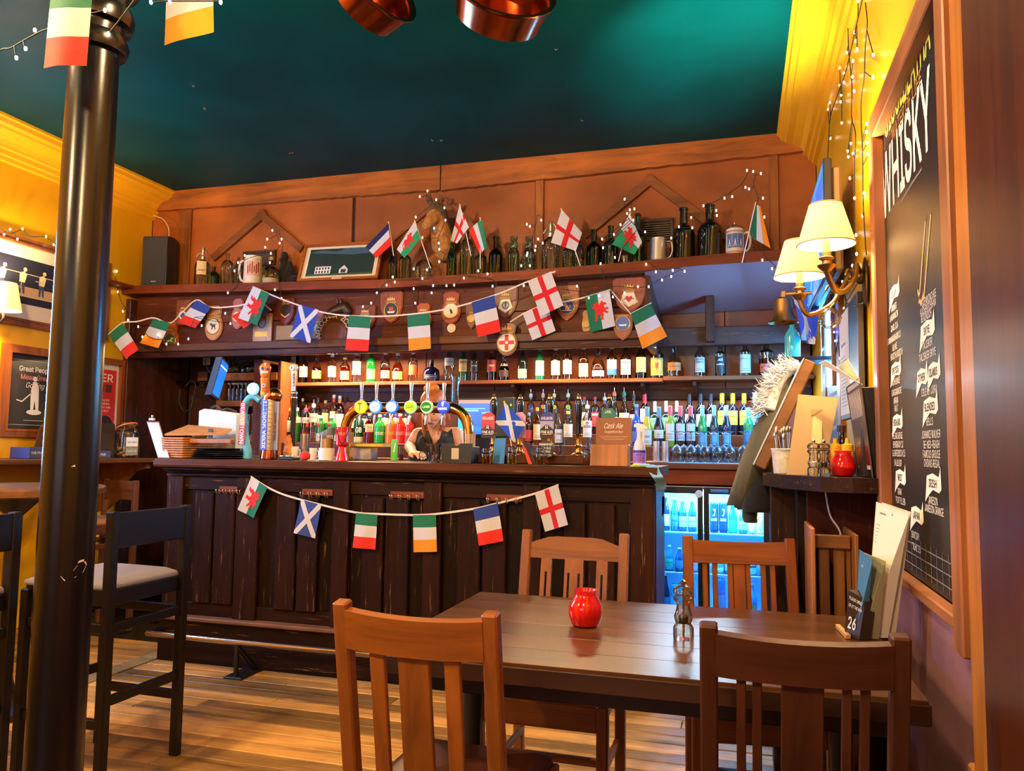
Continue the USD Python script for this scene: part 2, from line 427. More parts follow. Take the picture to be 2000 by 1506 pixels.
col_mat('matte', .75, noise=.08)
col_mat('satin', .45, noise=.05)
col_mat('chalk_slate', .44, spec=.5, noise=.25, nscale=5, bump=.1, bscale=12)
col_mat('gloss', .14, coat=.3)
col_mat('black_gloss', .24, spec=.4, bump=.08, bscale=25)
col_mat('print', .55)
col_mat('gloss_print', .25)
col_mat('paper', .8)
col_mat('cloth', .9, bump=.3, bscale=350, sheen_weight=.15)
col_mat('leather', .3, spec=.5, bump=.15, bscale=70, noise=.2, nscale=14)
col_mat('metal', .22, 1)
col_mat('brushed', .38, 1, bump=.1, bscale=200)
col_mat('copper', .2, 1, bump=.12, bscale=18, noise=.35, nscale=6)
col_mat('brass', .42, 1, noise=.15)
col_mat('brass_bright', .13, 1)
col_mat('dark_bottle', .06, spec=.7, coat=.5)
col_mat('screen', .3, emit=1.7)
col_mat('badge', .2, emit=.9)
col_mat('bulb', .3, emit=10)
col_mat('wire', .6)
col_mat('wicker', .6, bump=.3, bscale=180, noise=.3, nscale=30)
col_mat('plaster', .38, bump=.25, bscale=7, noise=.10, nscale=2.5)
col_mat('skin', .5, subsurface_weight=.15, subsurface_scale=.01)
col_mat('hair', .5, noise=.35, nscale=60)
col_mat('fur', .9, noise=.5, nscale=30, bump=.5, bscale=120)
wood_mat('wood_x', 0); wood_mat('wood_y', 1); wood_mat('wood_z', 2)
for _n, _a in (('x', 0), ('y', 1), ('z', 2)): wood_mat('bar_' + _n, _a, rough=.5, coat=.03, spec=.12, lo=.6, hi=1.25, worn=.1, wear_col=(110, 78, 52))
wood_mat('beam_x', 0, rough=.5, coat=.15, lo=.4, hi=1.3, fine=14, worn=.15, wear_col=(120, 72, 40)); wood_mat('beam_z', 2, rough=.5, coat=.15, lo=.4, hi=1.3, fine=14, worn=.15, wear_col=(120, 72, 40))
wood_mat('panel_x', 0, rough=.5, coat=.05, spec=.35, lo=.82, hi=1.1, fine=5)
wood_mat('floor_x', 0, rough=.42, coat=.04, lo=.34, hi=1.35, fine=14, worn=.5, wear_col=(165, 130, 82))
wood_mat('table_x', 0, rough=.26, coat=0, spec=.22, lo=.6, hi=1.2, fine=16)
wood_mat('worn_wall', 1, rough=.35, coat=.2, lo=.5, hi=1.25, fine=5, worn=.3, wear_col=(120, 95, 95))
pane_mat('glass'); pane_mat('liquid', edge=.6, power=.8); pane_mat('window', power=.6, edge=.2)
mat('shade', {'a': ('attribute', {'attribute': 'col'}), 'd': ('diffuse_bsdf', {}), 't': ('translucent_bsdf', {}), 'x': ('mix_closure', {'fac': .35})}, [('a.color', 'd.color'), ('a.color', 't.color'), ('d.BSDF', 'x.closure1'), ('t.BSDF', 'x.closure2')], 'x.closure')
mat('red_glass', {'p': ('principled_bsdf', {'base_color': lin((235, 10, 14)), 'roughness': .12, 'transmission_weight': .35, 'subsurface_weight': .3, 'subsurface_scale': .03, 'coat_weight': .6})}, [], 'p.BSDF')
mat('ceiling_paint', {'g': ('geometry', {}), 't': ('noise_texture', {'scale': 1.2, 'detail': 3.0}), 'b': ('bump', {'strength': .25, 'distance': .02}), 'r': ('rgb_ramp', {'ramp': [(.35, lin((0, 46, 43))), (.65, lin((0, 60, 56)))]}), 'p': ('principled_bsdf', {'roughness': .42, 'specular_ior_level': .04})},
    [('g.position', 't.vector'), ('t.fac', 'r.fac'), ('r.color', 'p.base_color'), ('t.fac', 'b.height'), ('b.normal', 'p.normal')], 'p.BSDF')
mat('lamp_bulb', {'p': ('emission', {'color': lin((255, 214, 150)), 'strength': 18.0})}, [], 'p.emission')
mat('blue_panel', {'p': ('emission', {'color': (.06, .40, 1.0), 'strength': 110.0})}, [], 'p.emission')
# ================================================================== the room shell
XL, XR, YB, YA, ZC = -4.69, .50, 5.30, 5.85, 3.33
rng = random.Random(7)
def shade(c, f): return tuple(max(0, min(255, x * f)) for x in c)

OCHRE = (214, 156, 6)
b = B((20, 70, 60)).box((XL - .2, -3.2, ZC), (XR + .2, 6.1, ZC + .15), 0)
ceil = Thing('ceiling', 'dark green gloss painted ceiling above the bar', 'ceiling', kind='structure')
ceil.part('ceiling_board', b, 'ceiling_paint')
for px, py in ((570, 295), (843, 271), (1135, 232), (1084, 92), (398, 209), (564, 296), (376, 164), (860, 271)):
    p = at(px, py, Z=ZC)
    ceil.part('hook', B((190, 185, 160)).tube([p + (0, 0, .005), p - (0, 0, .012), p + (.008, 0, -.018), p + (.014, 0, -.01)], .0018, 5), 'metal', kind=None)
# floorboards
flo = Thing('floor', 'worn bare wooden floorboards running along the bar', 'floor', kind='structure')
flo.part('subfloor', B((30, 20, 12)).box((XL - .1, -3.2, -.08), (XR + .1, 6.0, -.012), 0), 'wood_x')
y = 1.42
while y < 4.16:
    w = .105 + rng.uniform(-.006, .006); x = XL - rng.uniform(0, .9)
    while x < XR:
        L = rng.uniform(1.3, 2.6); x1 = min(x + L, XR + .02); x0 = max(x, XL - .02)
        if x1 - x0 > .1:
            c = shade((186, 138, 76), rng.uniform(.66, 1.22)); h = rng.uniform(-.0015, .0012)
            flo.part('plank', B(c).box((x0 + .0015, y + .003, -.012), (x1 - .0015, y + w - .003, h), .003), 'floor_x')
        x = x1 if x1 < XR else XR + 1
    y += w
flo.part('threshold_strip', B((150, 130, 95)).box((-3.38, 2.4, -.002), (-3.27, 4.1, .008), .003), 'floor_x', 'pale worn strip across the floorboards')
# walls
wl = Thing('wall_left', 'ochre yellow plaster wall on the left', 'wall', kind='structure')
wl.part('plaster', B(OCHRE).box((XL - .1, -3.2, 0), (XL, YB, ZC), 0), 'plaster')
wr = Thing('wall_right', 'ochre yellow wall on the right with a worn wooden dado', 'wall', kind='structure')
wr.part('plaster', B(OCHRE).box((XR, -3.2, 0), (XR + .1, 6.0, ZC), 0), 'plaster')
dd = Thing('trim_3', 'worn purple-brown boarded dado below the blackboard', 'dado', kind='structure')
dd.part('dado', B((146, 104, 112)).box((.468, -1.0, 0), (XR, 3.02, .90), .003), 'worn_wall')
dd.part('dado_cap', B((150, 92, 50)).box((.452, 1.95, .862), (.49, 2.95, .885), .003), 'wood_y')
# two timber posts at the near end of the right wall
ps = Thing('trim_4', 'tan and dark brown timber uplights' if 0 else 'tan and dark brown timber uprights at the right edge', 'timber post', kind='structure')
ps.part('post', B((170, 104, 34)).box((.43, 1.655, .63), (XR, 1.76, ZC), .004), 'wood_z', 'tan timber upright beside the blackboard')
ps.part('post', B((70, 30, 7)).box((.425, 1.30, .0), (XR, 1.653, ZC), .004), 'wood_z', 'dark brown broad timber upright')
ps.part('post_foot', B((170, 112, 62)).box((.428, 1.66, .615), (.474, 1.80, .64), .004), 'wood_y')
wf = solo('wall_front', B((150, 105, 60)).box((XL - .2, -3.3, 0), (XR + .2, -3.2, ZC), 0), 'plaster', 'plain wall of the room facing the bar', 'wall', kind='structure')

def cornice(name, sgn, xw, y0, y1, label):
    """Stepped plaster cornice along Y: profile from the ceiling out and down the wall."""
    prof = [(0, 0), (.245, 0), (.245, -.018), (.228, -.024), (.222, -.05), (.195, -.062), (.19, -.075), (.15, -.082), (.10, -.108), (.082, -.135), (.078, -.15), (.055, -.155), (.05, -.185), (.03, -.19), (.026, -.215), (0, -.22)]
    t = Thing(name, label, 'cornice', kind='structure')
    fr = Frame((xw, y0, ZC), (sgn, 0, 0), (0, 0, 1))
    hgt = (y1 - y0) * (-1 if sgn > 0 else 1)
    t.part('cornice_run', B((222, 160, 18)).prism(prof, 0, hgt, fr), 'plaster'); return t
cornice('trim_1', 1, XL, -3.2, YB + .02, 'moulded ochre cornice along the left wall')
cornice('trim_2', -1, XR, -3.2, YB + .02, 'moulded ochre cornice along the right wall')

# ---- the frieze wall above the gantry shelf
FR = (152, 80, 24); BM = (162, 90, 30)
wb = Thing('wall_back', 'red-brown panelled frieze wall above the gantry shelf', 'wall', kind='structure')
wb.part('backing', B((30, 14, 8)).box((XL, YB + .012, 2.42), (XR + .02, YB + .06, ZC), 0), 'matte')
xs = [at(p, 450, Y=YB)[0] for p in (298, 366, 688, 692, 1046, 1060, 1506, 1520, 1604)]
for x0, x1 in ((XL, xs[1]), (xs[1], xs[2]), (xs[3], xs[4]), (xs[5], xs[6]), (xs[7], XR)):
    wb.part('frieze_panel', B(shade(FR, rng.uniform(.94, 1.06))).box((x0 + .004, YB, 2.42), (x1 - .004, YB + .015, ZC), .003), 'panel_x')
def zat(px, py): return at(px, py, Y=YB)[2]
for p0, p1, t0, t1, l0, l1 in ((352, 864, 376, 332, 411, 374), (866, 1600, 332, 258, 375, 296)):
    A, C = at(p0, t0, Y=YB), at(p1, t1, Y=YB); D, E_ = at(p0, l0, Y=YB), at(p1, l1, Y=YB)
    x0 = XL if p0 == 352 else A[0]; x1 = XR if p1 == 1600 else C[0]
    poly = [(x0, ZC + .01), (x1, ZC + .01)]
    n = 60
    for i in range(n + 1):
        u = 1 - i / n; poly.append((x0 + (x1 - x0) * u, D[2] + (E_[2] - D[2]) * u + rng.uniform(-.0035, .0035)))
    wb.part('top_rail', B(BM).prism(poly, -.0, .045, Frame((0, YB, 0))), 'beam_x')
for px0, px1, py in ((348, 372, 520), (1046, 1062, 480), (1504, 1522, 470)):
    a = at(px0, py, Y=YB)[0]; c = at(px1, py, Y=YB)[0]
    wb.part('batten', B(shade(BM, .85)).box((a, YB - .022, 2.44), (c, YB + .005, 3.22), .004), 'beam_z')
def strip(px0, py0, px1, py1, w, Y, th, col):
    """A board on the wall between two pixels."""
    a, c = at(px0, py0, Y=Y), at(px1, py1, Y=Y); d = (c - a)[[0, 2]]; d /= np.linalg.norm(d); n = np.array([-d[1], d[0]]) * w / 2
    P = [a[[0, 2]] - n, c[[0, 2]] - n, c[[0, 2]] + n, a[[0, 2]] + n]
    return B(col).prism(P, 0, th, Frame((0, Y, 0)))
for i, q in enumerate(((522, 416, 418, 506), (508, 416, 592, 488), (1278, 348, 1140, 462), (1262, 348, 1455, 488))):
    wb.part('gable_trim', strip(*q, .058, YB, .03 + .002 * (i % 2), shade(BM, .78)), 'beam_x')
for q in ((868, 388, 770, 470), (868, 388, 1000, 494)):
    wb.part('gable_trim', strip(*q, .02, YB, .02, shade(BM, .8)), 'beam_x')
def vent(px0, py0, px1, py1, label):
    a, c = at(px0, py1, Y=YB), at(px1, py0, Y=YB)
    t = Thing('vent', label, 'vent', (a + c) / 2)
    t.part('backing', B((8, 6, 5)).box((a[0], YB - .008, a[2]), (c[0], YB, c[2]), 0), 'matte')
    n = 9
    for i in range(n):
        z = a[2] + (c[2] - a[2]) * (i + .5) / n
        t.part('slat', B((70, 54, 34)).box((a[0] + .008, YB - .02, z - .004), (c[0] - .008, YB - .006, z + .006), .001), 'satin')
    fb = B((74, 50, 26))
    for lo, hi in (((a[0] - .012, a[2]), (a[0] + .008, c[2])), ((c[0] - .008, a[2]), (c[0] + .012, c[2])), ((a[0] - .012, c[2] - .008), (c[0] + .012, c[2] + .012))):
        fb.box((lo[0], YB - .026, lo[1]), (hi[0], YB, hi[1]), .002)
    t.part('frame', fb, 'wood_x'); return t
vent(480, 492, 538, 522, 'louvred wall vent under the left gable trim behind the stein')
vent(1254, 430, 1312, 472, 'louvred wall vent under the right gable trim')

# ---- the gantry: top shelf (old and a little sagged), plaque board, canopy soffit
SX = [-4.9, -4.58, -3.46, -2.41, -1.47, -.77, -.125, .334, .6]; SZ = [2.495, 2.492, 2.463, 2.435, 2.444, 2.462, 2.485, 2.49, 2.49]
def shelf_z(x): return float(np.interp(x, SX, SZ))
g = Thing('top_shelf', 'long red-brown shelf carrying old bottles above the bar', 'shelf')
bb = B((120, 56, 26)); X = np.linspace(XL + .005, XR - .005, 40)
sec = [(5.0, 0), (5.0, -.062), (YB - .001, -.062), (YB - .001, 0)]
V = np.array([[x, yy, shelf_z(x) + zz] for x in X for yy, zz in sec])
Fq = [[4 * i + k, 4 * i + 4 + k, 4 * i + 4 + (k + 1) % 4, 4 * i + (k + 1) % 4] for i in range(len(X) - 1) for k in range(4)] + [[0, 1, 2, 3], [4 * len(X) - 1, 4 * len(X) - 2, 4 * len(X) - 3, 4 * len(X) - 4]]
g.part('shelf_board', bb.add((V, Fq)), 'bar_x')
sl = at(237, 553, X=XL + .06)
g.part('shelf_return', B((120, 56, 26)).box((XL + .002, 4.7, 2.468), (XL + .12, 5.0, 2.492), .003), 'bar_y', 'narrow end of the shelf along the left wall')
XPB = -.585
gb = Thing('plaque_board', 'dark brown boarded gantry front hung with ship crests', 'board')
for z0, z1, y0 in ((2.03, 2.19, 5.122), (2.193, 2.40, 5.118)):
    x = XL + .05
    for x1 in (-3.3, -2.2, -1.2, XPB):
        gb.part('plank', B(shade((84, 40, 20), rng.uniform(.85, 1.15))).box((x + .001, y0, z0), (x1 - .001, y0 + .03, z1 + .03 * (z1 > 2.3)), .003), 'bar_x'); x = x1
gb.part('beam', B((70, 37, 24)).box((XL + .05, 5.085, 1.925), (XPB, 5.15, 1.972), .004), 'bar_x')
gb.part('beam_cap', B((96, 62, 44)).box((XL + .05, 5.065, 1.972), (XPB, 5.15, 2.03), .006), 'bar_x', 'paler moulded ledge of the gantry front')
a, c = at(539, 660, Y=5.11), at(630, 600, Y=5.11)
gb.part('stone_panel', B((150, 120, 84)).box((a[0], 5.105, 2.04), (c[0], 5.13, 2.15), .004), 'matte', 'rough grey patch behind the flags')
# canopy soffit and struts over the right-hand end
cs = Thing('canopy', 'glossy red-brown canopy soffit over the hatch at the right', 'canopy')
cs.part('soffit', B((150, 104, 104)).add(([[XPB, 5.01, 2.415], [XR - .01, 5.01, 2.425], [XR - .01, 5.82, 2.27], [XPB, 5.82, 2.255], [XPB, 5.01, 2.44], [XR - .01, 5.01, 2.45], [XR - .01, 5.82, 2.30], [XPB, 5.82, 2.28]],
        [[0, 3, 2, 1], [0, 1, 5, 4], [2, 3, 7, 6], [4, 5, 6, 7], [0, 4, 7, 3], [1, 2, 6, 5]])), 'gloss')
x = at(1387, 600, Y=5.6)[0]
cs.part('strut', B((58, 34, 28)).box((x - .03, 5.5, 2.0), (x + .03, 5.58, 2.32), .004), 'bar_z')
cs.part('cross_beam', B((66, 40, 34)).box((XPB - .1, 5.55, 1.98), (XR - .01, 5.62, 2.11), .005), 'bar_x')
cs.part('end_board', B((80, 44, 30)).box((XPB - .01, 5.11, 1.93), (XPB + .03, YA, 2.41), .004), 'bar_y')

# ---- alcove behind the gantry
al = Thing('wall_alcove', 'red-brown panelled wall behind the bottle shelves', 'wall', kind='structure')
for i, x in enumerate(np.linspace(-3.6, XR - .01, 8)[:-1]):
    w = (XR - .01 + 3.6) / 7
    al.part('panel', B(shade((140, 72, 36), rng.uniform(.94, 1.05))).box((x + .002, YA, 0), (x + w - .002, YA + .04, 2.45), .003), 'panel_x')
solo('corner_post', B((70, 34, 20)).box((XL + .002, YB - .25, 0), (XL + .05, 5.77, 2.40), .004), 'beam_z', 'dark red-brown post in the corner of the ochre wall', 'post')
solo('recess_panel', B((74, 38, 24)).box((XL + .05, 5.78, 0), (-3.67, YA - .004, 2.40), .003), 'panel_x', 'dark brown panel at the back of the left recess', 'panelling')
solo('bar_divider', B((92, 48, 28)).box((-3.66, 5.3, 1.1), (-3.58, YA - .004, 1.92), .004), 'bar_z', 'brown upright between the glass rack and the whisky bottles', 'upright')
al.part('lower_rail', B((60, 36, 28)).box((-3.58, YA - .03, 1.62), (XR - .01, YA, 1.70), .003), 'bar_x')
ws = Thing('whisky_shelf', 'brown shelf carrying the upper row of whisky bottles', 'shelf')
ws.part('shelf_board', B((122, 72, 44)).box((-3.575, 5.62, 1.735), (-.52, YA - .002, 1.764), .004), 'bar_x')
ws.part('shelf_board', B((122, 72, 44)).box((-.518, 5.62, 1.745), (XR - .01, YA - .002, 1.774), .004), 'bar_x')
for px in (1005, 1256, 1357):
    x = at(px, 760, Y=5.7)[0]
    ws.part('bracket', B((70, 40, 28)).prism([(0, 0), (.2, 0), (.2, -.025), (.06, -.11), (0, -.12)], -.012, .012, Frame((x, YA - .002, 1.735), (0, -1, 0))), 'bar_z')

# ---- back counter with the step for bottles
bc = Thing('back_counter', 'brown back counter below the bottles', 'counter')
bc.part('worktop', B((112, 66, 44)).box((-4.0, 5.16, 1.13), (.32, YA - .003, 1.17), .005), 'bar_x')
bc.part('drawer_front', B((122, 62, 38)).box((-.62, 5.19, 1.03), (.30, 5.23, 1.13), .004), 'bar_x')
bc.part('drawer_handle', B((150, 165, 185)).tube(spline([(-.03, 5.19, 1.075), (-.02, 5.165, 1.075), (.06, 5.165, 1.075), (.07, 5.19, 1.075)], 4), .007, 6), 'metal')
bc.part('carcass', B((54, 32, 22)).box((-4.0, 5.22, 0), (-.62, 5.8, 1.13), .004), 'bar_z')
bc.part('carcass', B((54, 32, 22)).box((.27, 5.22, 0), (.32, 5.8, 1.13), .004), 'bar_z')
bc.part('bottle_step', B((98, 56, 38)).box((-3.5, 5.46, 1.17), (.30, 5.66, 1.275), .004), 'bar_x')
bc.part('bottle_step', B((98, 56, 38)).box((-3.5, 5.66, 1.17), (.30, YA - .004, 1.36), .004), 'bar_x')

# ---- bar counter
BF = 3.95; XB0, XB1 = -3.27, -.405
bar = Thing('bar_counter', 'dark brown boarded pub bar counter with a polished top', 'bar counter')
DK = (38, 17, 7)
bar.part('countertop', B((84, 48, 30)).prism([(3.85, 1.118), (3.842, 1.13), (3.842, 1.15), (3.856, 1.165), (4.5, 1.165), (4.5, 1.118)], XB0 - .04, XB1 + .02, Frame((0, 0, 0), (0, 1, 0), (0, 0, 1))), 'bar_x')
for y0, z0, z1 in ((3.885, 1.098, 1.118), (3.905, 1.088, 1.098), (3.92, 1.062, 1.082)):
    bar.part('moulding', B(shade(DK, .9)).box((XB0 - .01, y0, z0), (XB1 + .005, BF + .02, z1), .005), 'bar_x')
bar.part('front_board', B(shade(DK, .7)).box((XB0, BF, .0), (XB1, BF + .04, 1.10), .003), 'bar_z')
bar.part('end_panel', B((70, 40, 24)).box((XB1 - .03, BF - .004, 0), (XB1, 4.45, 1.118), .004), 'bar_z')
bar.part('end_panel', B((40, 24, 15)).box((XB0, BF - .004, 0), (XB0 + .03, 4.45, 1.118), .004), 'bar_z')
bar.part('top_board', B(DK).box((XB0, BF - .012, .985), (XB1, BF, 1.062), .003), 'bar_x')
bar.part('bottom_board', B(DK).box((XB0, BF - .012, .262), (XB1, BF, .335), .003), 'bar_x')
def zpx(px, py): return at(px, py, Y=BF)[2]
for p0, p1, z0, z1, pr in ((386, 421, .335, .972, .028), (424, 464, .335, .972, .028), (544, 583, .33, .972, .028), (587, 626, .33, .972, .028), (712, 753, .33, .972, .028), (757, 803, .33, .972, .028), (896, 942, .32, .972, .028), (946, 992, .32, .972, .028), (1104, 1146, .3, .98, .026), (1150, 1203, .3, .98, .026)):
    a, c = at(p0, 1000, Y=BF)[0], at(p1, 1000, Y=BF)[0]
    bar.part('plank', B(shade(DK, rng.uniform(.92, 1.12))).box((a + .001, BF - pr, z0), (c - .001, BF, z1), .006), 'bar_z')
for p0, p1 in ((331, 362), (467, 511), (655, 686), (831, 866), (1024, 1060), (1234, 1278)):
    a, c = at(p0, 1000, Y=BF)[0], at(p1, 1000, Y=BF)[0]
    bar.part('stile', B(shade(DK, rng.uniform(1.1, 1.3))).box((a, BF - .034, .262), (min(c, XB1 + .002), BF, 1.062), .005), 'bar_z')
bar.part('kick_ledge', B((112, 76, 52)).box((XB0, BF - .075, .238), (XB1, BF, .262), .006), 'bar_x', 'chipped pale-edged ledge near the floor')
bar.part('kick_board', B(shade(DK, .8)).box((XB0, BF - .05, .0), (XB1, BF, .238), .003), 'bar_x')
bar.part('back_shelf', B((70, 48, 34)).box((XB0, 4.3, .9), (XB1, 4.48, 1.0), .003), 'bar_x')
bar.part('foot_rail', B((190, 175, 150)).tube([(-3.22, 3.95, .185), (-3.22, 3.76, .185), (-2.8, 3.74, .186), (-.42, 3.74, .19)], .016, 10), 'metal')
for x in (-2.62, -1.3):
    k = B((18, 15, 14)).tube([(x, 3.74, .19), (x, 3.74, .0)], .013, 6).tube([(x, 3.74, .16), (x + .02, 3.89, .01)], .016, 6).box((x - .05, 3.70, 0), (x + .06, 3.93, .012), .003)
    bar.part('rail_bracket', k, 'satin', 'black iron floor bracket')
for i, (p0, y0, p1, y1) in enumerate(((430, 949, 481, 963), (592, 954, 652, 969), (764, 959, 830, 974), (951, 964, 1021, 981))):
    a, c = at(p0, y1, Y=BF - .02), at(p1, y0, Y=BF - .02); zc = (a[2] + c[2]) / 2
    t = Thing('hook_rail', 'short wooden hook rail on the bar front, %s from the left' % ('first', 'second', 'third', 'fourth')[i], 'hook rail', ((a[0] + c[0]) / 2, BF, zc), group=None)
    t.part('board', B((122, 60, 36)).box((a[0], BF - .034, zc - .018), (c[0], BF - .012, zc + .018), .003), 'wood_x')
    for k in range(4):
        x = a[0] + (c[0] - a[0]) * (.1 + .265 * k)
        t.part('hook', B((200, 180, 140)).tube(spline([(x, BF - .034, zc + .004), (x, BF - .055, zc - .004), (x, BF - .05, zc - .024), (x, BF - .075, zc - .02), (x, BF - .08, zc - .004)], 4), .003, 6).ell((x, BF - .08, zc - .002), .006, sub=1), 'brass')

# ---- return panel and ledge at the right of the hatch
rp = Thing('return_panel', 'dark red boarded return at the right of the bar hatch', 'panel')
rp.part('board', B((72, 26, 22)).box((.235, 3.10, 0), (XR - .002, 3.14, 1.13), .003), 'bar_z')
rp.part('post', B((56, 34, 24)).box((.115, 3.30, 0), (.225, 3.46, 1.13), .004), 'bar_z', 'dark brown square post')
rp.part('side_board', B((34, 20, 16)).box((.20, 3.12, 0), (.24, 3.40, 1.13), .003), 'bar_z')
led = Thing('drinks_ledge', 'dark polished rounded ledge beside the hatch', 'ledge')
pts = [(XR - .005, 2.86), (.36, 2.84), (.27, 2.88), (.16, 3.06), (.10, 3.28), (.10, 3.46), (XR - .005, 3.46)]
led.part('top', B((48, 28, 20)).prism(Polygon(pts).buffer(.012), 1.115, 1.165, Frame((0, 0, 0), (1, 0, 0), (0, 1, 0))), 'bar_y')
# ================================================================== furniture
def cushion(b, poly, z0, z1, col, dome=.012, T=None):
    """A stuffed pad on a flat outline."""
    ring = np.array(Polygon(poly).buffer(.02).buffer(-.012).exterior.coords)[:-1]
    c = ring.mean(0); lv = [(.985, z0), (1.01, z0 + .3 * (z1 - z0)), (1.0, z0 + .75 * (z1 - z0)), (.95, z1), (.8, z1 + .5 * dome), (.5, z1 + .9 * dome), (.001, z1 + dome)]
    n = len(ring); V = np.vstack([np.c_[c + (ring - c) * s, np.full(n, z)] for s, z in lv])
    F = [[i * n + j, i * n + (j + 1) % n, (i + 1) * n + (j + 1) % n, (i + 1) * n + j] for i in range(len(lv) - 1) for j in range(n)]
    if Polygon(ring).exterior.is_ccw is False: F = [f[::-1] for f in F]
    return b.add((V, F), col, True, T)

def chair(name, label, loc, rz, w, d, h, lean, slats, col, seat_col, crest='curved', seat_z=.47, group=None, post=.036, crest_h=.085, slots=False, grooves=False):
    t = Thing(name, label, 'chair', loc, rz)
    up = h - seat_z; c, s = math.cos(lean), math.sin(lean); L = up / c
    T = Tm((0, -d / 2, seat_z), rx=lean)
    for sx in (-1, 1):
        x0, x1 = sorted((sx * w / 2, sx * (w / 2 - post)))
        lb = B(shade(col, .95)).box((x0, -.016, -.05), (x1, .016, L), .004, T=T).box((x0, -d / 2 - .018, 0), (x1, -d / 2 + .016, seat_z + .01), .004)
        t.part('rear_leg', lb, 'wood_z')
    cb = B(col); n = 10; cw = w - 2 * post
    xs = np.linspace(-cw / 2 - .004, cw / 2 + .004, n + 1)
    z1 = L - (.012 if crest != 'peaked' else .02); z0 = z1 - crest_h
    for i in range(n):
        a, e = xs[i], xs[i + 1]
        def yo(x): return -.022 * (1 - (2 * x / w) ** 2) if crest != 'flat' else -.012 * (1 - (2 * x / w) ** 2)
        def zt(x):
            if crest == 'peaked': return z1 - .028 * max(0, (abs(x) / (cw / 2) - .55) / .45)
            return z1 - (.006 * (1 - (2 * x / w) ** 2))
        V = [[x, yo(x) + yy, zz] for x in (a, e) for yy, zz in ((-.012, z0), (.012, z0), (.012, zt(x)), (-.012, zt(x)))]
        F = [[0, 1, 5, 4], [1, 2, 6, 5], [2, 3, 7, 6], [3, 0, 4, 7]] + ([[0, 3, 2, 1]] if i == 0 else []) + ([[4, 5, 6, 7]] if i == n - 1 else [])
        cb.add((V, F), T=T)
    t.part('crest_rail', cb, 'wood_x')
    for fx, sw in slats:
        x = fx * cw / 2; y = -.022 * (1 - (2 * x / w) ** 2) * .5 - .002
        if slots:
            hz0, hz1 = .10, z0 - .05; o = sbox(x - sw / 2, .02, x + sw / 2, z0 + .004)
            holes = [x] if sw < .055 else [x - .02, x + .02]
            for hx in holes: o = o.difference(sbox(hx - .0045, hz0, hx + .0045, hz1))
            sb = B(col).prism(o, -.007, .007, Frame((0, y, 0)), T=T)
        else:
            sb = B(shade(col, rng.uniform(.9, 1.05))).box((x - sw / 2, y - .007, .02), (x + sw / 2, y + .007, z0 + .004), .002, T=T)
            if grooves and sw > .06:
                for gx in (-.022, .022): sb.box((x + gx - .002, y - .009, .02), (x + gx + .002, y + .009, z0), .0015, shade(col, .6), T=T)
        t.part('slat', sb, 'wood_z')
    t.part('lower_rail', B(col).box((-cw / 2, -.01, .01), (cw / 2, .012, .05), .003, T=T), 'wood_x')
    fw = w * 1.06
    for sx in (-1, 1):
        x0, x1 = sorted((sx * fw / 2, sx * (fw / 2 - post)))
        t.part('front_leg', B(shade(col, .9)).box((x0, d / 2 - post, 0), (x1, d / 2, seat_z - .005), .005), 'wood_z')
        xa = sx * (w / 2 - .03); xb = sx * (fw / 2 - .03)
        t.part('side_apron', B(shade(col, .9)).add(([[xa - .01, -d / 2, seat_z - .085], [xa + .01, -d / 2, seat_z - .085], [xb + .01, d / 2 - .01, seat_z - .085], [xb - .01, d / 2 - .01, seat_z - .085],
            [xa - .01, -d / 2, seat_z - .012], [xa + .01, -d / 2, seat_z - .012], [xb + .01, d / 2 - .01, seat_z - .012], [xb - .01, d / 2 - .01, seat_z - .012]],
            [[0, 3, 2, 1], [4, 5, 6, 7], [0, 1, 5, 4], [2, 3, 7, 6], [1, 2, 6, 5], [3, 0, 4, 7]])), 'wood_y')
        t.part('stretcher', B(shade(col, .85)).box((sx * (w / 2 - .028) - .009, -d / 2, .2), (sx * (w / 2 - .028) + .009, d / 2 - .01, .225), .003), 'wood_y')
    t.part('front_apron', B(shade(col, .9)).box((-fw / 2 + post, d / 2 - .03, seat_z - .09), (fw / 2 - post, d / 2 - .008, seat_z - .012), .003), 'wood_x')
    t.part('cross_stretcher', B(shade(col, .85)).box((-w / 2 + .02, -.01, .2), (w / 2 - .02, .01, .225), .003), 'wood_x')
    sb = B(seat_col)
    cushion(sb, [(-w / 2 + .02, -d / 2 + .01), (w / 2 - .02, -d / 2 + .01), (fw / 2 - .022, d / 2 - .02), (-fw / 2 + .022, d / 2 - .02)], seat_z - .02, seat_z + .02, seat_col, .022)
    t.part('seat', sb, 'leather', 'glossy leather seat pad')
    return t
def chair_by_top(pl, pr, h, back_to_camera, d=.38, lean=.17, seat_z=.47, **kw):
    a, c = at(*pl, Z=h), at(*pr, Z=h); m = (a + c) / 2; ang = math.atan2(c[1] - a[1], c[0] - a[0])
    w = math.hypot(*(c - a)[:2]); rz = ang if back_to_camera else ang + PI
    yt = -d / 2 - math.tan(lean) * (h - seat_z)
    loc = m - np.array([-math.sin(rz) * yt, math.cos(rz) * yt, 0]); loc[2] = 0
    return chair(loc=loc, rz=rz, w=w, d=d, h=h, lean=lean, seat_z=seat_z, **kw)
RB = (152, 78, 30)
ORW = (158, 82, 32)
SEAT_BR, SEAT_BK = (70, 36, 22), (20, 19, 21)
chair_by_top((655, 1172), (974, 1198), .92, True, name='dining_chair', label='orange-brown chair seen from behind, front left of the table, three slats', slats=[(-.56, .034), (0, .07), (.56, .034)], col=(146, 84, 28), seat_col=SEAT_BR, post=.034)
chair_by_top((1366, 1216), (1778, 1242), .92, True, name='dining_chair', label='dark brown chair seen from behind, front right of the table, five slats', slats=[(-.72, .017), (-.53, .017), (0, .075), (.51, .017), (.72, .017)], col=(74, 38, 20), seat_col=SEAT_BK, post=.034)
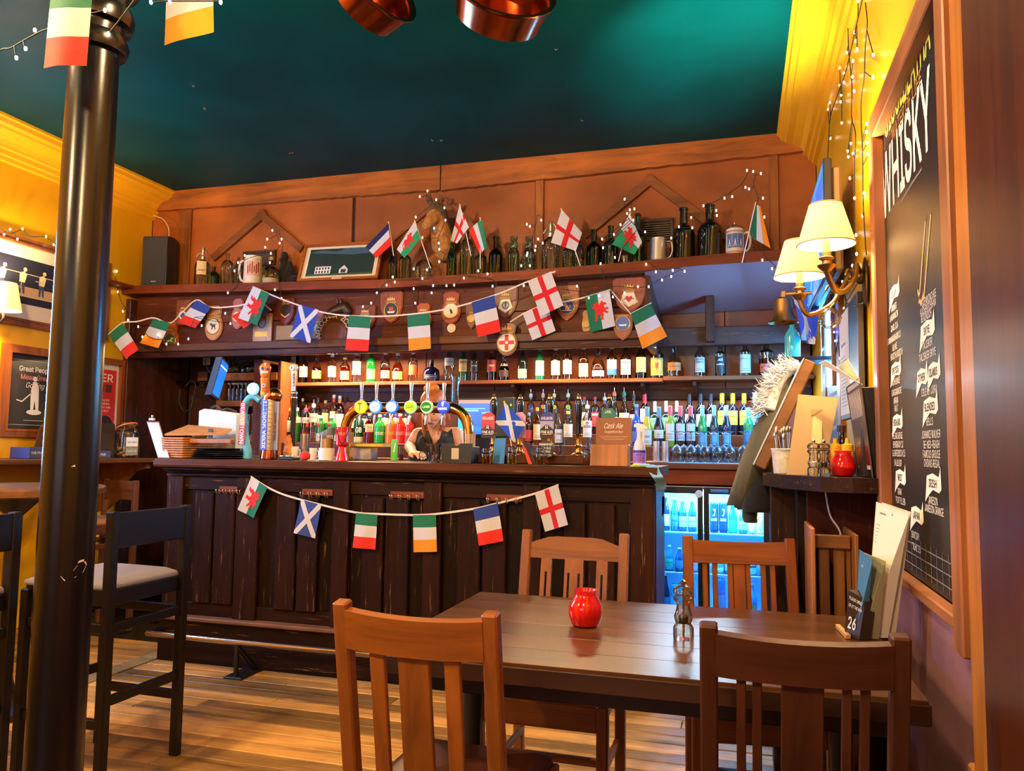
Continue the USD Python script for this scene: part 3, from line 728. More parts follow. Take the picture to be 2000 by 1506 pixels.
chair_by_top((1022, 1034), (1229, 1043), .935, False, name='dining_chair', label='orange chair across the table with slotted slats and peaked crest rail', slats=[(-.63, .042), (0, .072), (.63, .042)], col=(138, 78, 24), seat_col=(128, 62, 38), crest='peaked', slots=True, d=.44, lean=.2)
chair_by_top((1333, 1046), (1552, 1052), .935, False, name='dining_chair', label='orange chair across the table in front of the fridge, black seat', slats=[(-.72, .018), (-.52, .018), (0, .08), (.52, .018), (.74, .018)], col=(140, 72, 22), seat_col=SEAT_BK, crest='flat', grooves=True, d=.44, lean=.2)
# table
tb = Thing('dining_table', 'brown wooden pub table with a worn polished top', 'table')
TX0, TX1, TY0, TY1 = -.875, .362, 1.80, 2.635
x = TY0
n = 6
for i in range(n):
    y0 = TY0 + (TY1 - TY0) * i / n; y1 = TY0 + (TY1 - TY0) * (i + 1) / n
    tb.part('plank', B(shade((86, 54, 28), rng.uniform(.9, 1.1))).box((TX0, y0 + .0002, .718), (TX1, y1 - .0002, .75), .0012), 'table_x')
tb.part('edge_moulding', B((58, 32, 18)).box((TX0 - .004, TY0 - .006, .700), (TX1 + .004, TY0 - .0005, .742), .002).box((TX0 - .006, TY0, .700), (TX0 - .0005, TY1, .742), .002).box((TX1 + .0005, TY0, .700), (TX1 + .006, TY1, .742), .002), 'wood_x')
for y in (TY0 + .06, TY1 - .085): tb.part('apron', B((50, 28, 16)).box((TX0 + .05, y, .65), (TX1 - .05, y + .025, .718), .003), 'wood_x')
for x in (TX0 + .12, TX1 - .12):
    k = B((20, 17, 16)).lathe([(.035, .05), (.03, .1), (.026, .4), (.03, .62), (.05, .65)], 14, loc=(x, 2.22, 0)).box((x - .03, 1.95, 0), (x + .03, 2.49, .05), .01).box((x - .03, 1.98, .65), (x + .03, 2.46, .69), .004)
    tb.part('pedestal', k, 'satin', 'black iron pedestal')
# bar stools
def bar_stool(name, label, loc, rz, col=(17, 10, 9), seat=(120, 110, 110)):
    t = Thing(name, label, 'bar stool', loc, rz); w, d = .42, .42
    for sx in (-1, 1):
        x0, x1 = sorted((sx * w / 2, sx * (w / 2 - .036)))
        t.part('rear_leg', B(col).box((x0, -d / 2, 0), (x1, -d / 2 + .036, 1.0), .004), 'wood_z')
        t.part('front_leg', B(col).box((x0, d / 2 - .036, 0), (x1, d / 2, .70), .004), 'wood_z')
        for z in (.22, .56):
            t.part('side_stretcher', B(col).box((sx * (w / 2 - .018) - .011, -d / 2 + .03, z), (sx * (w / 2 - .018) + .011, d / 2 - .03, z + .035), .003), 'wood_y')
    for y, z in ((-d / 2 + .018, .30), (d / 2 - .018, .30), (d / 2 - .018, .56), (-d / 2 + .018, .56)):
        t.part('stretcher', B(col).box((-w / 2 + .03, y - .011, z), (w / 2 - .03, y + .011, z + .035), .003), 'wood_x')
    t.part('back_rail', B(col).box((-w / 2 + .034, -d / 2 + .004, .865), (w / 2 - .034, -d / 2 + .032, .995), .004), 'wood_x')
    t.part('seat_frame', B(col).box((-w / 2 + .02, -d / 2 + .02, .655), (w / 2 - .02, d / 2 - .004, .715), .004), 'wood_x')
    sb = B(seat); cushion(sb, [(-w / 2 + .03, -d / 2 + .035), (w / 2 - .03, -d / 2 + .035), (w / 2 - .02, d / 2 - .01), (-w / 2 + .02, d / 2 - .01)], .712, .735, seat, .03)
    t.part('seat', sb, 'cloth', 'pale grey upholstered seat'); return t
st = bar_stool('bar_stool', 'near-black bar stool with pale seat right of the iron column', (-2.40, 2.572, 0), PI / 2 - .02)
p = at(50, 1000, Z=1.0)
copy_of(st, (p[0] - .23, p[1] - .2, 0), PI / 2 - .02, 'near-black bar stool cut off by the left edge of the view')
p = at(208, 940, Z=1.0)
bar_stool('bar_stool', 'brown wooden bar stool half hidden behind the iron column', (p[0] - .16, p[1] + .05, 0), PI * .9, (84, 46, 24), (110, 66, 38))
# poser table
rt = Thing('poser_table', 'tall round brown table behind the iron column', 'table', (-3.32, 2.95, 0))
rt.part('tabletop', B((120, 78, 46)).lathe([(0, 1.0), (.36, 1.0), (.385, 1.008), (.385, 1.034), (.375, 1.042), (0, 1.042)], 40, loc=(-3.32, 2.95, 0)), 'table_x')
rt.part('pedestal', B((20, 17, 16)).lathe([(.22, 0), (.22, .03), (.05, .08), (.035, .15), (.035, .9), (.12, .99), (.12, 1.0)], 20, loc=(-3.32, 2.95, 0)), 'satin')
# cast iron column
pc = at(138, 915, Y=1.85); CX, CY = pc[0], 1.85; r = 48.0 * mpp(pc)
zc = at(228, 100, Y=1.85)[2]
co = Thing('iron_column', 'black painted cast iron column with a moulded capital', 'column', (CX, CY, 0))
co.part('shaft', B((16, 12, 13)).lathe([(r * 1.5, 0), (r * 1.5, .12), (r * 1.25, .16), (r * 1.06, .22), (r * 1.05, 1.0), (r, 1.6), (r * .97, zc)], 36, loc=(CX, CY, 0)), 'black_gloss')
cp = [(r * .97, zc), (r * 1.22, zc + .004), (r * 1.34, zc + .03), (r * 1.22, zc + .055), (r * 1.1, zc + .06), (r * 1.12, zc + .085), (r * 1.42, zc + .09), (r * 1.5, zc + .12), (r * 1.4, zc + .145), (r * 1.2, zc + .15), (r * 1.25, zc + .19), (r * 1.6, zc + .21), (r * 1.75, zc + .25), (r * 1.4, zc + .3), (r * 1.5, zc + .5), (r * 2.2, zc + .62), (r * 2.4, ZC - .001)]
co.part('capital', B((16, 12, 13)).lathe(cp, 36, loc=(CX, CY, 0)), 'black_gloss')
pr = Print(Bent((CX, CY, 0), r * 1.051, math.atan2(-CY, -CX)))
zz = at(150, 1125, Y=1.78)[2]
for pts in ([(.0, -.02), (.028, -.012), (.05, .0), (.06, .02), (.055, .03), (.03, .02), (.02, .006), (-.01, -.006)], [(.03, .026), (.05, .03), (.05, .036), (.036, .034)], [(.0, .3), (.012, .3), (.01, .306)]):
    pr.poly([(u, v + zz) for u, v in pts], (205, 195, 190))
co.part('paint_chip', pr.b, 'print', 'pale patch where the black paint has chipped')
# ================================================================== right-hand wall
CHALK = (232, 226, 214)
cf = Frame((.4745, 0, 0), (0, -1, 0), (0, 0, 1))           # u = -Y, v = z
ck = Thing('chalkboard', 'tall wood-framed blackboard with the chalked whisky list on the right wall', 'blackboard')
CY0, CY1, CZ0, CZ1 = 1.932, 2.81, .90, 2.315
ck.part('board', B((22, 21, 22)).box((.475, CY0 - .01, CZ0 - .01), (.498, CY1 + .01, CZ1 + .01), 0), 'chalk_slate')
for nm, lo, hi, m in (('frame_side', (.44, CY1, CZ0 - .075), (.4985, CY1 + .07, CZ1 + .08), 'wood_z'), ('frame_side', (.44, CY0 - .075, CZ0 - .075), (.4985, CY0, CZ1 + .08), 'wood_z'),
                      ('frame_top', (.44, CY0, CZ1), (.4985, CY1, CZ1 + .08), 'wood_y'), ('frame_bottom', (.44, CY0, CZ0 - .03), (.4985, CY1, CZ0), 'wood_y')):
    ck.part(nm, B((150, 92, 54)).box(lo, hi, .004), m)
P = Print(cf)
def cxy(px, py):
    q = at(px, py, X=.4745); return -q[1], q[2]
def ctext(t, px, py, h=.026, col=CHALK, **k):
    u, v = cxy(px, py); P.text(t, u, v, h, col, 1, **k)
ctext('UISGE', 1745, 205, .10, (226, 196, 70), width=.30); ctext('BEATHA', 1788, 112, .11, (226, 196, 70), width=.34)
ctext('WATER OF LIFE', 1768, 212, .045, (200, 140, 70), bold=False, width=.42)
ctext('WHISKY', 1764, 300, .20, (240, 234, 222), width=.70)
def banner(t, px, py, w=.13):
    u, v = cxy(px, py); h = .02
    P.poly([(u - w / 2 - .025, v - .05), (u - w / 2 - .01, v - .012), (u - w / 2, v + h), (u, v + h + .008), (u + w / 2, v + h), (u + w / 2 + .02, v + .045), (u + w / 2 + .025, v - .01), (u + w / 2, v - h), (u, v - h + .006), (u - w / 2 + .008, v - .034)], CHALK, 1)
    P.text(t, u, v + .002, .020, (40, 38, 38), 2, width=min(w * .85, .017 * len(t)))
for t, x, y in (('ISLAY', 1746, 574), ('SPEYSIDE', 1749, 724), ('HIGHLAND', 1752, 826), ('WEST', 1758, 934), ('SKYE', 1810, 646), ('OTHER', 1800, 739), ('ISLANDS', 1823, 728), ('BLENDED', 1816, 796), ('IRISH', 1822, 946), ('JAPAN', 1790, 1008)):
    banner(t, x, y, .10 if t in ('OTHER', 'ISLANDS') else .13)
for t, x, y in (('ARDBEG', 1746, 600), ('LAGAVULIN', 1746, 617), ('CAOL ILA', 1747, 638), ('BUNNAHABHAIN 12', 1746, 660), ('BLAKE', 1748, 677), ('BRUICHLADDICH', 1751, 692), ('DALWHINNIE', 1749, 745), ('CRAGGANMORE', 1751, 765), ('ARRAN', 1750, 782), ('MALT', 1751, 797),
                ('THE BALVENIE', 1752, 851), ('BENRIACH 12', 1754, 868), ('GLENFIDDICH 15', 1755, 885), ('BALBLAIR', 1754, 904), ('OBAN', 1757, 960), ('PORT ELLEN', 1759, 978),
                ('GLENKINCHIE', 1814, 582), ('AUCHENTOSHAN', 1812, 600), ('BLADNOCH', 1809, 617), ('TALISKER', 1811, 671), ('TALISKER SKYE', 1811, 693), ('ISLE OF JURA', 1815, 763), ('BELLS', 1816, 823), ('JOHNNIE WALKER', 1818, 848), ('BE-NED-REAGH', 1819, 868), ('FAMOUS GROUSE', 1819, 887), ('CHIVAS REGAL', 1820, 905), ('JAMESON', 1822, 978), ('JAMESON ORANGE', 1824, 996), ('SUNTORY', 1788, 1046), ('TOKI 35', 1790, 1070)):
    ctext(t, x, y, .020, width=.0145 * len(t), bold=False)
u, v = cxy(1806, 505)
for k in (-.03, .03): P.poly(LineString([(u - .05 + k, v - .10), (u + .05 + k, v + .09)]).buffer(.006), (222, 178, 110), 1)
P.poly(LineString([(u - .09, v - .07), (u - .06, v - .11), (u - .02, v - .09)]).buffer(.006), (222, 178, 110), 1)
for k in range(3):
    P.rect(-CY1 + .03, CZ0 + .03 + .03 * k, -CY0 - .03, CZ0 + .033 + .03 * k, (120, 122, 120), 1)
for k in range(12):
    x = -CY1 + .05 + k * .06; P.rect(x, CZ0 + .015, x + .003, CZ0 + .11, (120, 122, 120), 2)
P.poly(LineString([cxy(1760, 395), cxy(1780, 360), cxy(1800, 330)]).buffer(.004), (120, 118, 112), 1)
ck.part('chalk_writing', P.b, 'matte', 'white and yellow chalk lettering')

# ---- two-armed wall sconce
L1, L2 = np.array([.300, 2.90, 1.90]), np.array([.235, 3.25, 1.865]); SB = np.array([XR, 3.34, 1.94])
sc = Thing('wall_sconce', 'two-armed brass wall lamp with glowing cream shades', 'wall lamp', SB)
sc.part('back_plate', B((90, 74, 50)).ell((XR - .012, 3.34, 1.93), (.012, .045, .10)).ell((XR - .03, 3.34, 1.95), (.025, .03, .03)), 'brass')
for P0, tilt in ((L1, .0), (L2, .0)):
    mid = (SB + P0) / 2
    arm = spline([SB + (-.03, 0, .02), SB + (-.06, (P0[1] - SB[1]) * .25, .035), mid + (.02, 0, -.02), mid + (-.02, (P0[1] - SB[1]) * .1, -.075), P0 + (.03, (SB[1] - P0[1]) * .1, -.075), P0 + (.0, 0, -.02), P0], 8)
    a = B((128, 104, 70)).tube(arm, .010, 10)
    e = mid + (.0, 0, -.055); th = np.linspace(0, 4.6, 22)
    dv = (P0 - SB) * [1, 1, 0]; dv /= np.linalg.norm(dv)
    a.tube(np.array([e + dv * (.035 * math.cos(t) * (1 - t / 7)) + np.array([0, 0, .04 + .035 * math.sin(t) * (1 - t / 7)]) for t in th]), .005, 8)
    sc.part('arm', a, 'brass')
    sc.part('candle_holder', B((134, 106, 66)).lathe([(0, -.02), (.012, -.018), (.03, -.002), (.032, .004), (.016, .008), (.014, .02), (.024, .026), (.026, .03), (.015, .036), (.015, .05)], 18, loc=P0), 'brass')
    sc.part('candle_tube', B((220, 176, 110)).lathe([(.014, .05), (.014, .095), (0, .097)], 16, loc=P0), 'satin')
    sh = sc.part('shade', B((250, 236, 205)).lathe([(.098, .075), (.055, .222), (.053, .222), (.096, .075)], 36, loc=P0), 'shade', 'glowing cream lamp shade')
    for rr, z in ((.0975, .075), (.0545, .219)):
        th = np.linspace(0, 2 * PI, 33); sc.part('trim', B((214, 180, 120)).tube(np.c_[P0[0] + rr * np.cos(th), P0[1] + rr * np.sin(th), np.full(33, P0[2] + z + .002)], .0026, 6), 'satin', parent=sh)
    sc.part('bulb', B((255, 220, 160)).ell(P0 + (0, 0, .125), (.016, .016, .028)), 'lamp_bulb')
bl = Thing('glass_bauble', 'clear ribbed glass ball hanging under the wall lamp', 'ornament', at(1621, 622, Y=3.1))
c = at(1621, 622, Y=3.1); R = 21 * mpp(c)
bl.part('ball', B((235, 235, 230)).lathe([(R * math.sin(t) * (1 + .03 * math.cos(12 * t)), -R * math.cos(t)) for t in np.linspace(.02, PI - .02, 30)], 28, loc=c), 'glass')
bl.part('thread', B((220, 215, 200)).tube([c + (0, 0, R), (SB + L2) / 2 + (.0, 0, -.06)], .0012, 5), 'wire')

# ---- fairy lights
def fairy(name, label, wires, bulbs, plane, r=.0052, wire_r=.0022, group='strings of warm white fairy lights', col=(255, 236, 200), wcol=(24, 26, 20)):
    """wires: lists of (px, py[, depth]); bulbs: (px, py); plane: ('X'|'Y', value). Every bulb hangs on its own short stem."""
    def w(p): return at(p[0], p[1], **{plane[0]: p[2] if len(p) > 2 else plane[1]})
    t = Thing(name, label, 'fairy lights', w(wires[0][0]), group=None)
    wb_ = B(wcol); allp = []
    for line in wires:
        s = spline([w(p) for p in line], 6); wb_.tube(s, wire_r, 5); allp.append(s)
    allp = np.vstack(allp)
    pts = [w(p) for p in bulbs]
    for q in pts:
        k = allp[np.argmin(((allp - q) ** 2).sum(1))]
        if np.linalg.norm(k - q) > .004: wb_.tube([k, k * .3 + q * .7 - (0, 0, .002), q], wire_r * .9, 5)
    t.part('wire', wb_, 'wire')
    k = rng.choice
    for q in pts:
        t.part('bulb', B(col if rng.random() < .7 else (225, 232, 255)).ell(q, (r * .8, r * .8, r * 1.25), sub=1), 'bulb')
    return t
fairy('fairy_lights', 'fairy lights hanging in loops down the ochre wall left of the blackboard',
      [[(1652, 0), (1656, 55), (1658, 105), (1664, 170), (1663, 228), (1671, 262), (1669, 320), (1669, 385), (1668, 460), (1664, 520)], [(1690, 5), (1694, 45), (1690, 90), (1688, 150), (1682, 195), (1682, 240), (1684, 280), (1685, 335), (1686, 400), (1690, 470), (1692, 498)], [(1684, 0), (1668, 70), (1652, 140), (1636, 185), (1622, 228), (1618, 280), (1616, 325)]],
      [(1676, 2), (1669, 63), (1672, 80), (1674, 96), (1654, 102), (1706, 107), (1666, 119), (1640, 133), (1648, 143), (1705, 151), (1665, 150), (1648, 161), (1640, 167), (1668, 178), (1643, 186), (1621, 200), (1642, 199), (1617, 214), (1644, 240), (1693, 242), (1692, 258), (1622, 270), (1693, 279), (1662, 280), (1656, 295), (1666, 300), (1657, 306), (1695, 301), (1660, 348), (1688, 377), (1669, 387), (1664, 456), (1672, 459), (1685, 421), (1673, 496), (1665, 519)], ('X', .478), r=.0062)
fairy('fairy_lights', 'small tangle of fairy lights behind the wall lamp and glass ball',
      [[(1640, 555), (1652, 585), (1648, 615), (1640, 650), (1632, 690)]], [(1676, 551), (1668, 595), (1648, 602), (1664, 607), (1629, 649), (1631, 666), (1645, 550), (1640, 700)], ('X', .47))

# ---- flat things on the right wall beyond the lamp
def wall_quad(px0, px1, X):
    return at(px0, 700, X=X)[1], at(px1, 700, X=X)[1]
tv = Thing('television', 'wall-hung television showing a blue screen, seen almost edge-on', 'television', (.39, 4.1, 2.27))
ya, yb_ = 3.56, 4.66
tv.part('casing', B((30, 30, 34)).box((.362, ya, 2.0), (.398, yb_, 2.53), .006), 'satin')
tv.part('back_cover', B((120, 96, 64)).box((.398, ya + .02, 2.03), (.44, yb_ - .05, 2.5), .012), 'satin')
tv.part('bracket', B((30, 28, 28)).box((.44, 3.98, 2.2), (XR - .002, 4.22, 2.34), .003), 'satin')
p = Print(Frame((.3615, yb_ - .015, 2.015), (0, -1, 0)), step=.0003).rect(0, 0, yb_ - ya - .03, .50, (28, 110, 240), 1)
p.poly([(.5, 0), (.8, 0), (1.0, .34), (.86, .36)], (96, 128, 236), 2).poly([(.3, 0), (.42, 0), (.62, .3), (.5, .22)], (90, 140, 240), 2).rect(.75, .36, 1.05, .46, (20, 80, 225), 2)
tv.part('screen', p.b, 'screen', 'lit blue screen')
fb = Thing('framed_board', 'small wood-framed blackboard behind the glass ball', 'blackboard', (.48, 4.5, 1.6))
y0, y1 = at(1641, 700, X=.48)[1], at(1606, 700, X=.48)[1]
fb.part('frame', B((150, 84, 40)).prism(sbox(-y1, 1.15, -y0, 2.10).difference(sbox(-y1 + .16, 1.2, -y0 - .12, 2.04)), 0, .022, Frame((.4985, 0, 0), (0, -1, 0))), 'wood_z')
fb.part('board', B((34, 34, 40)).box((.486, y0 + .1, 1.18), (.4985, y1 - .14, 2.06), 0), 'satin')
p = Print(Frame((.4855, 0, 0), (0, -1, 0))).text('DORSET', -(y0 + y1) / 2, 1.72, .05, (190, 190, 195), 1, width=.30)
for k in range(4): p.rect(-y1 + .2, 1.28 + .09 * k, -y0 - .16, 1.30 + .09 * k, (110, 120, 140), 1)
fb.part('lettering', p.b, 'matte')
nb = Thing('notice_board', 'black clipboard with a white printed notice on the yellow wall', 'notice', (.47, 3.7, 1.75))
y0, y1 = at(1681, 700, X=.47)[1], at(1644, 700, X=.47)[1]
nb.part('board', B((46, 42, 40)).box((.462, y0, 1.40), (.485, y1, 1.90), .002), 'satin')
p = Print(Frame((.4615, 0, 0), (0, -1, 0))).rect(-y1 + .005, 1.42, -y1 + .42 * (y1 - y0) + .08, 1.885, (222, 214, 202), 1).text('GOOD OLD DAYS', -y1 + .14, 1.74, .012, (60, 55, 50), 2, width=.16)
for k in range(14): p.rect(-y1 + .05, 1.46 + .017 * k, -y1 + .24 - .03 * (k % 3), 1.463 + .017 * k, (140, 132, 122), 2)
nb.part('notice', p.b, 'paper')
for z in (1.47, 1.84): nb.part('hook', B((200, 180, 150)).tube([(.462, y0 + .05, z), (.45, y0 - .01, z + .004), (.49, y0 - .04, z + .006)], .002, 5), 'metal')
# saltire hung in the corner
def flag_mesh(corners, design, wave=.006, seed=0):
    """A cloth flag with its four corners in the room (top-left, top-right, bottom-right, bottom-left); the design is flat print."""
    c = [np.asarray(q, float) for q in corners]
    n = np.cross(c[1] - c[0], c[3] - c[0]); n /= np.linalg.norm(n); W_ = np.linalg.norm(c[1] - c[0]); H_ = np.linalg.norm(c[3] - c[0])
    r_ = random.Random(seed); ph = r_.uniform(0, 6); k1 = r_.uniform(3, 6); k2 = r_.uniform(-2, 2)
    class Fr:
        def __call__(s, uv, h=0):
            uv = np.asarray(uv, float); u, v = uv[:, :1], 1 - uv[:, 1:2]
            p = (1 - u) * (1 - v) * c[0] + u * (1 - v) * c[1] + u * v * c[2] + (1 - u) * v * c[3]
            return p + n * (wave * np.sin(k1 * u + k2 * v + ph) * (.25 + v) - np.broadcast_to(h, (len(uv),))[:, None] * 1.0)
    fr = Fr()
    b = B((235, 232, 230))
    def grid(u0, u1, v0, v1, col, h, mu=8, mv=8):
        uu, vv = np.linspace(u0, u1, mu + 1), np.linspace(v0, v1, mv + 1)
        g = np.array([[x, y] for y in vv for x in uu]); m = mu + 1
        f = np.array([[j * m + i, j * m + i + 1, (j + 1) * m + i + 1, (j + 1) * m + i] for j in range(mv) for i in range(mu)])
        b.add((fr(g, h), f), col, True)
    def gpoly(pts, col, h):
        v, f = tri2d(pts)
        for _ in range(2): v, f = trimesh.remesh.subdivide(np.c_[v, 0 * v[:, 0]], f); v = v[:, :2]
        b.add((fr(v, h), f), col)
    design(grid, gpoly)
    return b
def flag_cloth(name, label, corners, design, cat='flag', group=None, wave=.006, seed=0):
    t = Thing(name, label, cat, (np.asarray(corners[0]) + corners[1]) / 2, group=group)
    t.part('cloth', flag_mesh(corners, design, wave, seed), 'cloth')
    return t
GRN, WHT, RED, ORG, BLU, NAV, CRED = (18, 104, 72), (190, 190, 192), (206, 36, 16), (226, 134, 8), (32, 58, 136), (16, 26, 72), (190, 18, 20)
def stripes(cols, vertical=False):
    def d(grid, gpoly):
        k = len(cols)
        for i, c in enumerate(cols):
            if vertical: grid(i / k, (i + 1) / k, 0, 1, c, 0, 5, 12)
            else: grid(0, 1, 1 - (i + 1) / k, 1 - i / k, c, 0, 10, 6)
    return d
def cross(grid, gpoly):
    a, b_ = .40, .60; v0, v1 = .43, .57
    for u0, u1, w0, w1, c in ((0, a, 0, v0, WHT), (b_, 1, 0, v0, WHT), (0, a, v1, 1, WHT), (b_, 1, v1, 1, WHT), (a, b_, 0, 1, CRED), (0, a, v0, v1, CRED), (b_, 1, v0, v1, CRED)):
        grid(u0, u1, w0, w1, c, 0, 5, 8)
def saltire(blue=(32, 62, 156)):
    def d(grid, gpoly):
        grid(0, 1, 0, 1, blue, 0, 10, 14)
        for k in ([(0, .0), (.16, 0), (1, .90), (1, 1), (.84, 1), (0, .1)], [(1, 0), (1, .1), (.16, 1), (0, 1), (0, .9), (.84, 0)]):
            gpoly(k, (190, 190, 194), .0012)
    return d
DRAGON = [(.10, .52), (.16, .60), (.22, .57), (.28, .60), (.30, .68), (.24, .72), (.16, .70), (.20, .78), (.30, .80), (.36, .88), (.42, .80), (.48, .74), (.52, .80), (.60, .92), (.62, .80), (.72, .86), (.72, .74), (.82, .74), (.74, .64), (.66, .58), (.74, .56), (.84, .50), (.86, .40), (.80, .36), (.90, .30), (.88, .44), (.94, .40), (.92, .52), (.82, .58), (.74, .60), (.70, .48), (.76, .36), (.72, .26), (.80, .18), (.70, .18), (.64, .28), (.62, .40), (.52, .40), (.46, .32), (.50, .18), (.40, .16), (.40, .26), (.36, .36), (.40, .44), (.30, .44), (.20, .36), (.14, .40), (.22, .46), (.28, .52), (.20, .52)]
def wales(flip=False, turn=True):
    """White and green halves under the red dragon. turn: hung by its short side, halves side by side."""
    def d(grid, gpoly):
        if turn:
            a, b_ = (GRN, WHT) if flip else (WHT, GRN)
            grid(0, .5, 0, 1, a, 0, 6, 12); grid(.5, 1, 0, 1, b_, 0, 6, 12)
            pts = [(.5 + (v - .53) * .98 * (1 if not flip else -1), .5 + (u - .5) * .86) for u, v in DRAGON] if not flip else [(.06 + .88 * u, .14 + .72 * v) for u, v in DRAGON]
        else:
            grid(0, 1, .5, 1, WHT, 0, 8, 6); grid(0, 1, 0, .5, (22, 140, 86), 0, 8, 6)
            pts = [(.06 + .88 * u, .06 + .88 * v) for u, v in DRAGON]
        gpoly(Polygon([(1 - x, y) for x, y in pts] if flip else pts).buffer(.006), (206, 34, 26), .0014)
    return d
def q4(px, Y): return [at(x, y, Y=(Y[i] if isinstance(Y, (list, tuple)) else Y)) for i, (x, y) in enumerate(px)]
flag_cloth('saltire_flag', 'blue and white saltire flag hanging in the corner beside the bell', [at(1548, 585, Y=4.7), at(1602, 565, Y=4.3), at(1602, 672, Y=4.3), at(1556, 665, Y=4.7)], saltire((20, 70, 210)), wave=.03, seed=3)
# brass bell on its bracket
c = at(1530, 608, Y=4.2); be = Thing('bell', 'brass bar bell on a wall bracket beside the lamp', 'bell', c); k = mpp(c)
be.part('bell_body', B((150, 112, 60)).lathe([(0, 27), (12, 26.5), (16, 23), (17, 15), (18, 2), (21, -10), (26, -19), (29, -22), (28, -23.5), (24, -20), (17, -8), (14, 10), (0, 22)], 30, loc=(0, 0, 0), T=Tm(c, s=k)), 'brass')
be.part('clapper', B((90, 70, 40)).lathe([(0, -24), (4, -22), (5, -19), (2, -15), (1.5, 15)], 10, T=Tm(c, s=k)), 'brass')
be.part('bracket', B((170, 130, 72)).box(c + np.array([-4, -4, 26]) * k, c + np.array([5, 4, 40]) * k, .003).box(c + np.array([4, -3, 31]) * k, np.array([XR - .005, c[1] + 3 * k, c[2] + 37 * k]), .003), 'brass')
# cyan bottle and white glass beside the hood
c = at(1548, 700, Y=4.6); k = mpp(c)
t = Thing('bottle', 'tall pale turquoise bottle under the bell', 'bottle', c)
t.part('glass', B((60, 190, 190)).lathe([(0, 0), (14, 0), (15, 3), (15, 42), (12, 50), (5, 60), (4.5, 72)], 22, T=Tm(c, s=k)), 'dark_bottle')
t.part('cap', B((120, 225, 225)).lathe([(5, 72), (5, 80), (0, 80)], 14, T=Tm(c, s=k)), 'satin')
wsx = Thing('corner_shelf', 'small dark shelf in the corner under the turquoise bottle', 'shelf', c)
wsx.part('board', B((60, 40, 34)).box((c[0] - .09, 4.5, c[2] - .022), (XR - .003, 4.75, c[2] - .001), .003), 'bar_x')

lp = Thing('corner_lamp', 'glowing blue panel lamp in the corner behind the saltire', 'lamp', (.49, 4.75, 1.85))
lp.part('panel', B((40, 120, 255)).box((.486, 4.42, 1.62), (.492, 5.1, 2.06), .001), 'blue_panel'); lp.part('frame', B((150, 110, 70)).box((.47, 4.38, 1.60), (.499, 4.42, 2.08), .003), 'wood_z')

# ---- raised hatch flap and the parka
c0, c1 = at(1484, 914, Y=3.3), at(1583, 704, Y=3.3); d = c1 - c0; Lf = np.linalg.norm(d); ang = math.atan2(d[2], d[0])
fl = Thing('hatch_flap', 'thick wooden counter flap raised and leaning beside the hatch', 'counter flap', c0)
T = Tm(c0, ry=-ang)
fl.part('flap_board', B((112, 76, 44)).box((0, -.0, -.024), (Lf, .42, .024), .006, T=T), 'beam_x')
fl.part('edge_strip', B((150, 160, 180)).box((.0, .0, .024), (Lf, .42, .028), .001, T=T), 'satin', 'pale blue strip painted as light on the flap edge')  # blue light along the flap edge, put into the colour of this strip
pk = Thing('parka', 'dark olive parka with a white fur-trimmed hood hung on the flap', 'coat', at(1500, 800, Y=3.5))
def loft(sections, n=20):
    """Smooth closed skin through ellipses: (centre, half width x, half depth y)."""
    S = [np.array(q[0], float) for q in sections]; m = len(S); th = np.arange(n) * 2 * PI / n
    V = np.vstack([S[i] + np.c_[sections[i][1] * np.cos(th), sections[i][2] * np.sin(th), 0 * th] for i in range(m)])
    F = [[i * n + j, (i + 1) * n + j, (i + 1) * n + (j + 1) % n, i * n + (j + 1) % n] for i in range(m - 1) for j in range(n)]
    V = np.vstack([V, S[:1], S[-1:]]); a, z = len(V) - 2, len(V) - 1
    F = [[f[0], f[1], f[2]] for f in F] + [[f[0], f[2], f[3]] for f in F] + [[a, j, (j + 1) % n] for j in range(n)] + [[z, (m - 1) * n + (j + 1) % n, (m - 1) * n + j] for j in range(n)]
    F = np.array(F)
    v = V[F]; vol = np.einsum('ij,ij->i', v[:, 0] - V.mean(0), np.cross(v[:, 1] - V.mean(0), v[:, 2] - V.mean(0))).sum()
    return V, F if vol > 0 else F[:, ::-1]
def s_(px, py, Y, hw, hd): return (at(px, py, Y=Y), hw * mpp(at(px, py, Y=Y)), hd)
body = B((52, 48, 28)).add(loft([s_(1540, 735, 3.55, 8, .06), s_(1520, 790, 3.55, 22, .09), s_(1500, 840, 3.55, 28, .11), s_(1486, 890, 3.55, 34, .12), s_(1472, 930, 3.55, 36, .12), s_(1460, 965, 3.55, 36, .11), s_(1452, 990, 3.55, 34, .09)], 48), None, True)
vv = body.V[0]; body.V[0] = vv + (meshkit.fbm(vv * [26, 14, 7], 3)[:, None] - .5) * .05; pk.part('body', body, 'cloth')
pk.part('lining', B((14, 15, 20)).add(loft([s_(1492, 912, 3.47, 12, .03), s_(1482, 950, 3.45, 24, .04), s_(1476, 990, 3.45, 26, .04), s_(1476, 1000, 3.45, 24, .03)]), None, True), 'cloth', 'near-black lining')
pk.part('cuff', B((40, 36, 28)).add(loft([s_(1466, 985, 3.5, 15, .05), s_(1464, 1010, 3.5, 14, .045), s_(1466, 1020, 3.5, 13, .04)]), None, True), 'cloth')
fp = [at(x, y, Y=3.5) for x, y in ((1432, 978), (1448, 945), (1462, 915), (1474, 888), (1482, 860))]
pk.part('zip_edge', B((150, 170, 190)).tube(spline(fp, 5), .006, 6), 'metal', 'pale metal zip along the edge')
r2 = random.Random(5); fu = B((222, 224, 226)); base = spline([at(x, y, Y=3.5) for x, y in ((1562, 712), (1540, 722), (1520, 745), (1506, 775), (1500, 802))], 6)
fb_ = B((205, 200, 192))
fb_.tube(base, np.linspace(.022, .045, len(base)), 12)
pk.part('hood_lining', fb_, 'fur')
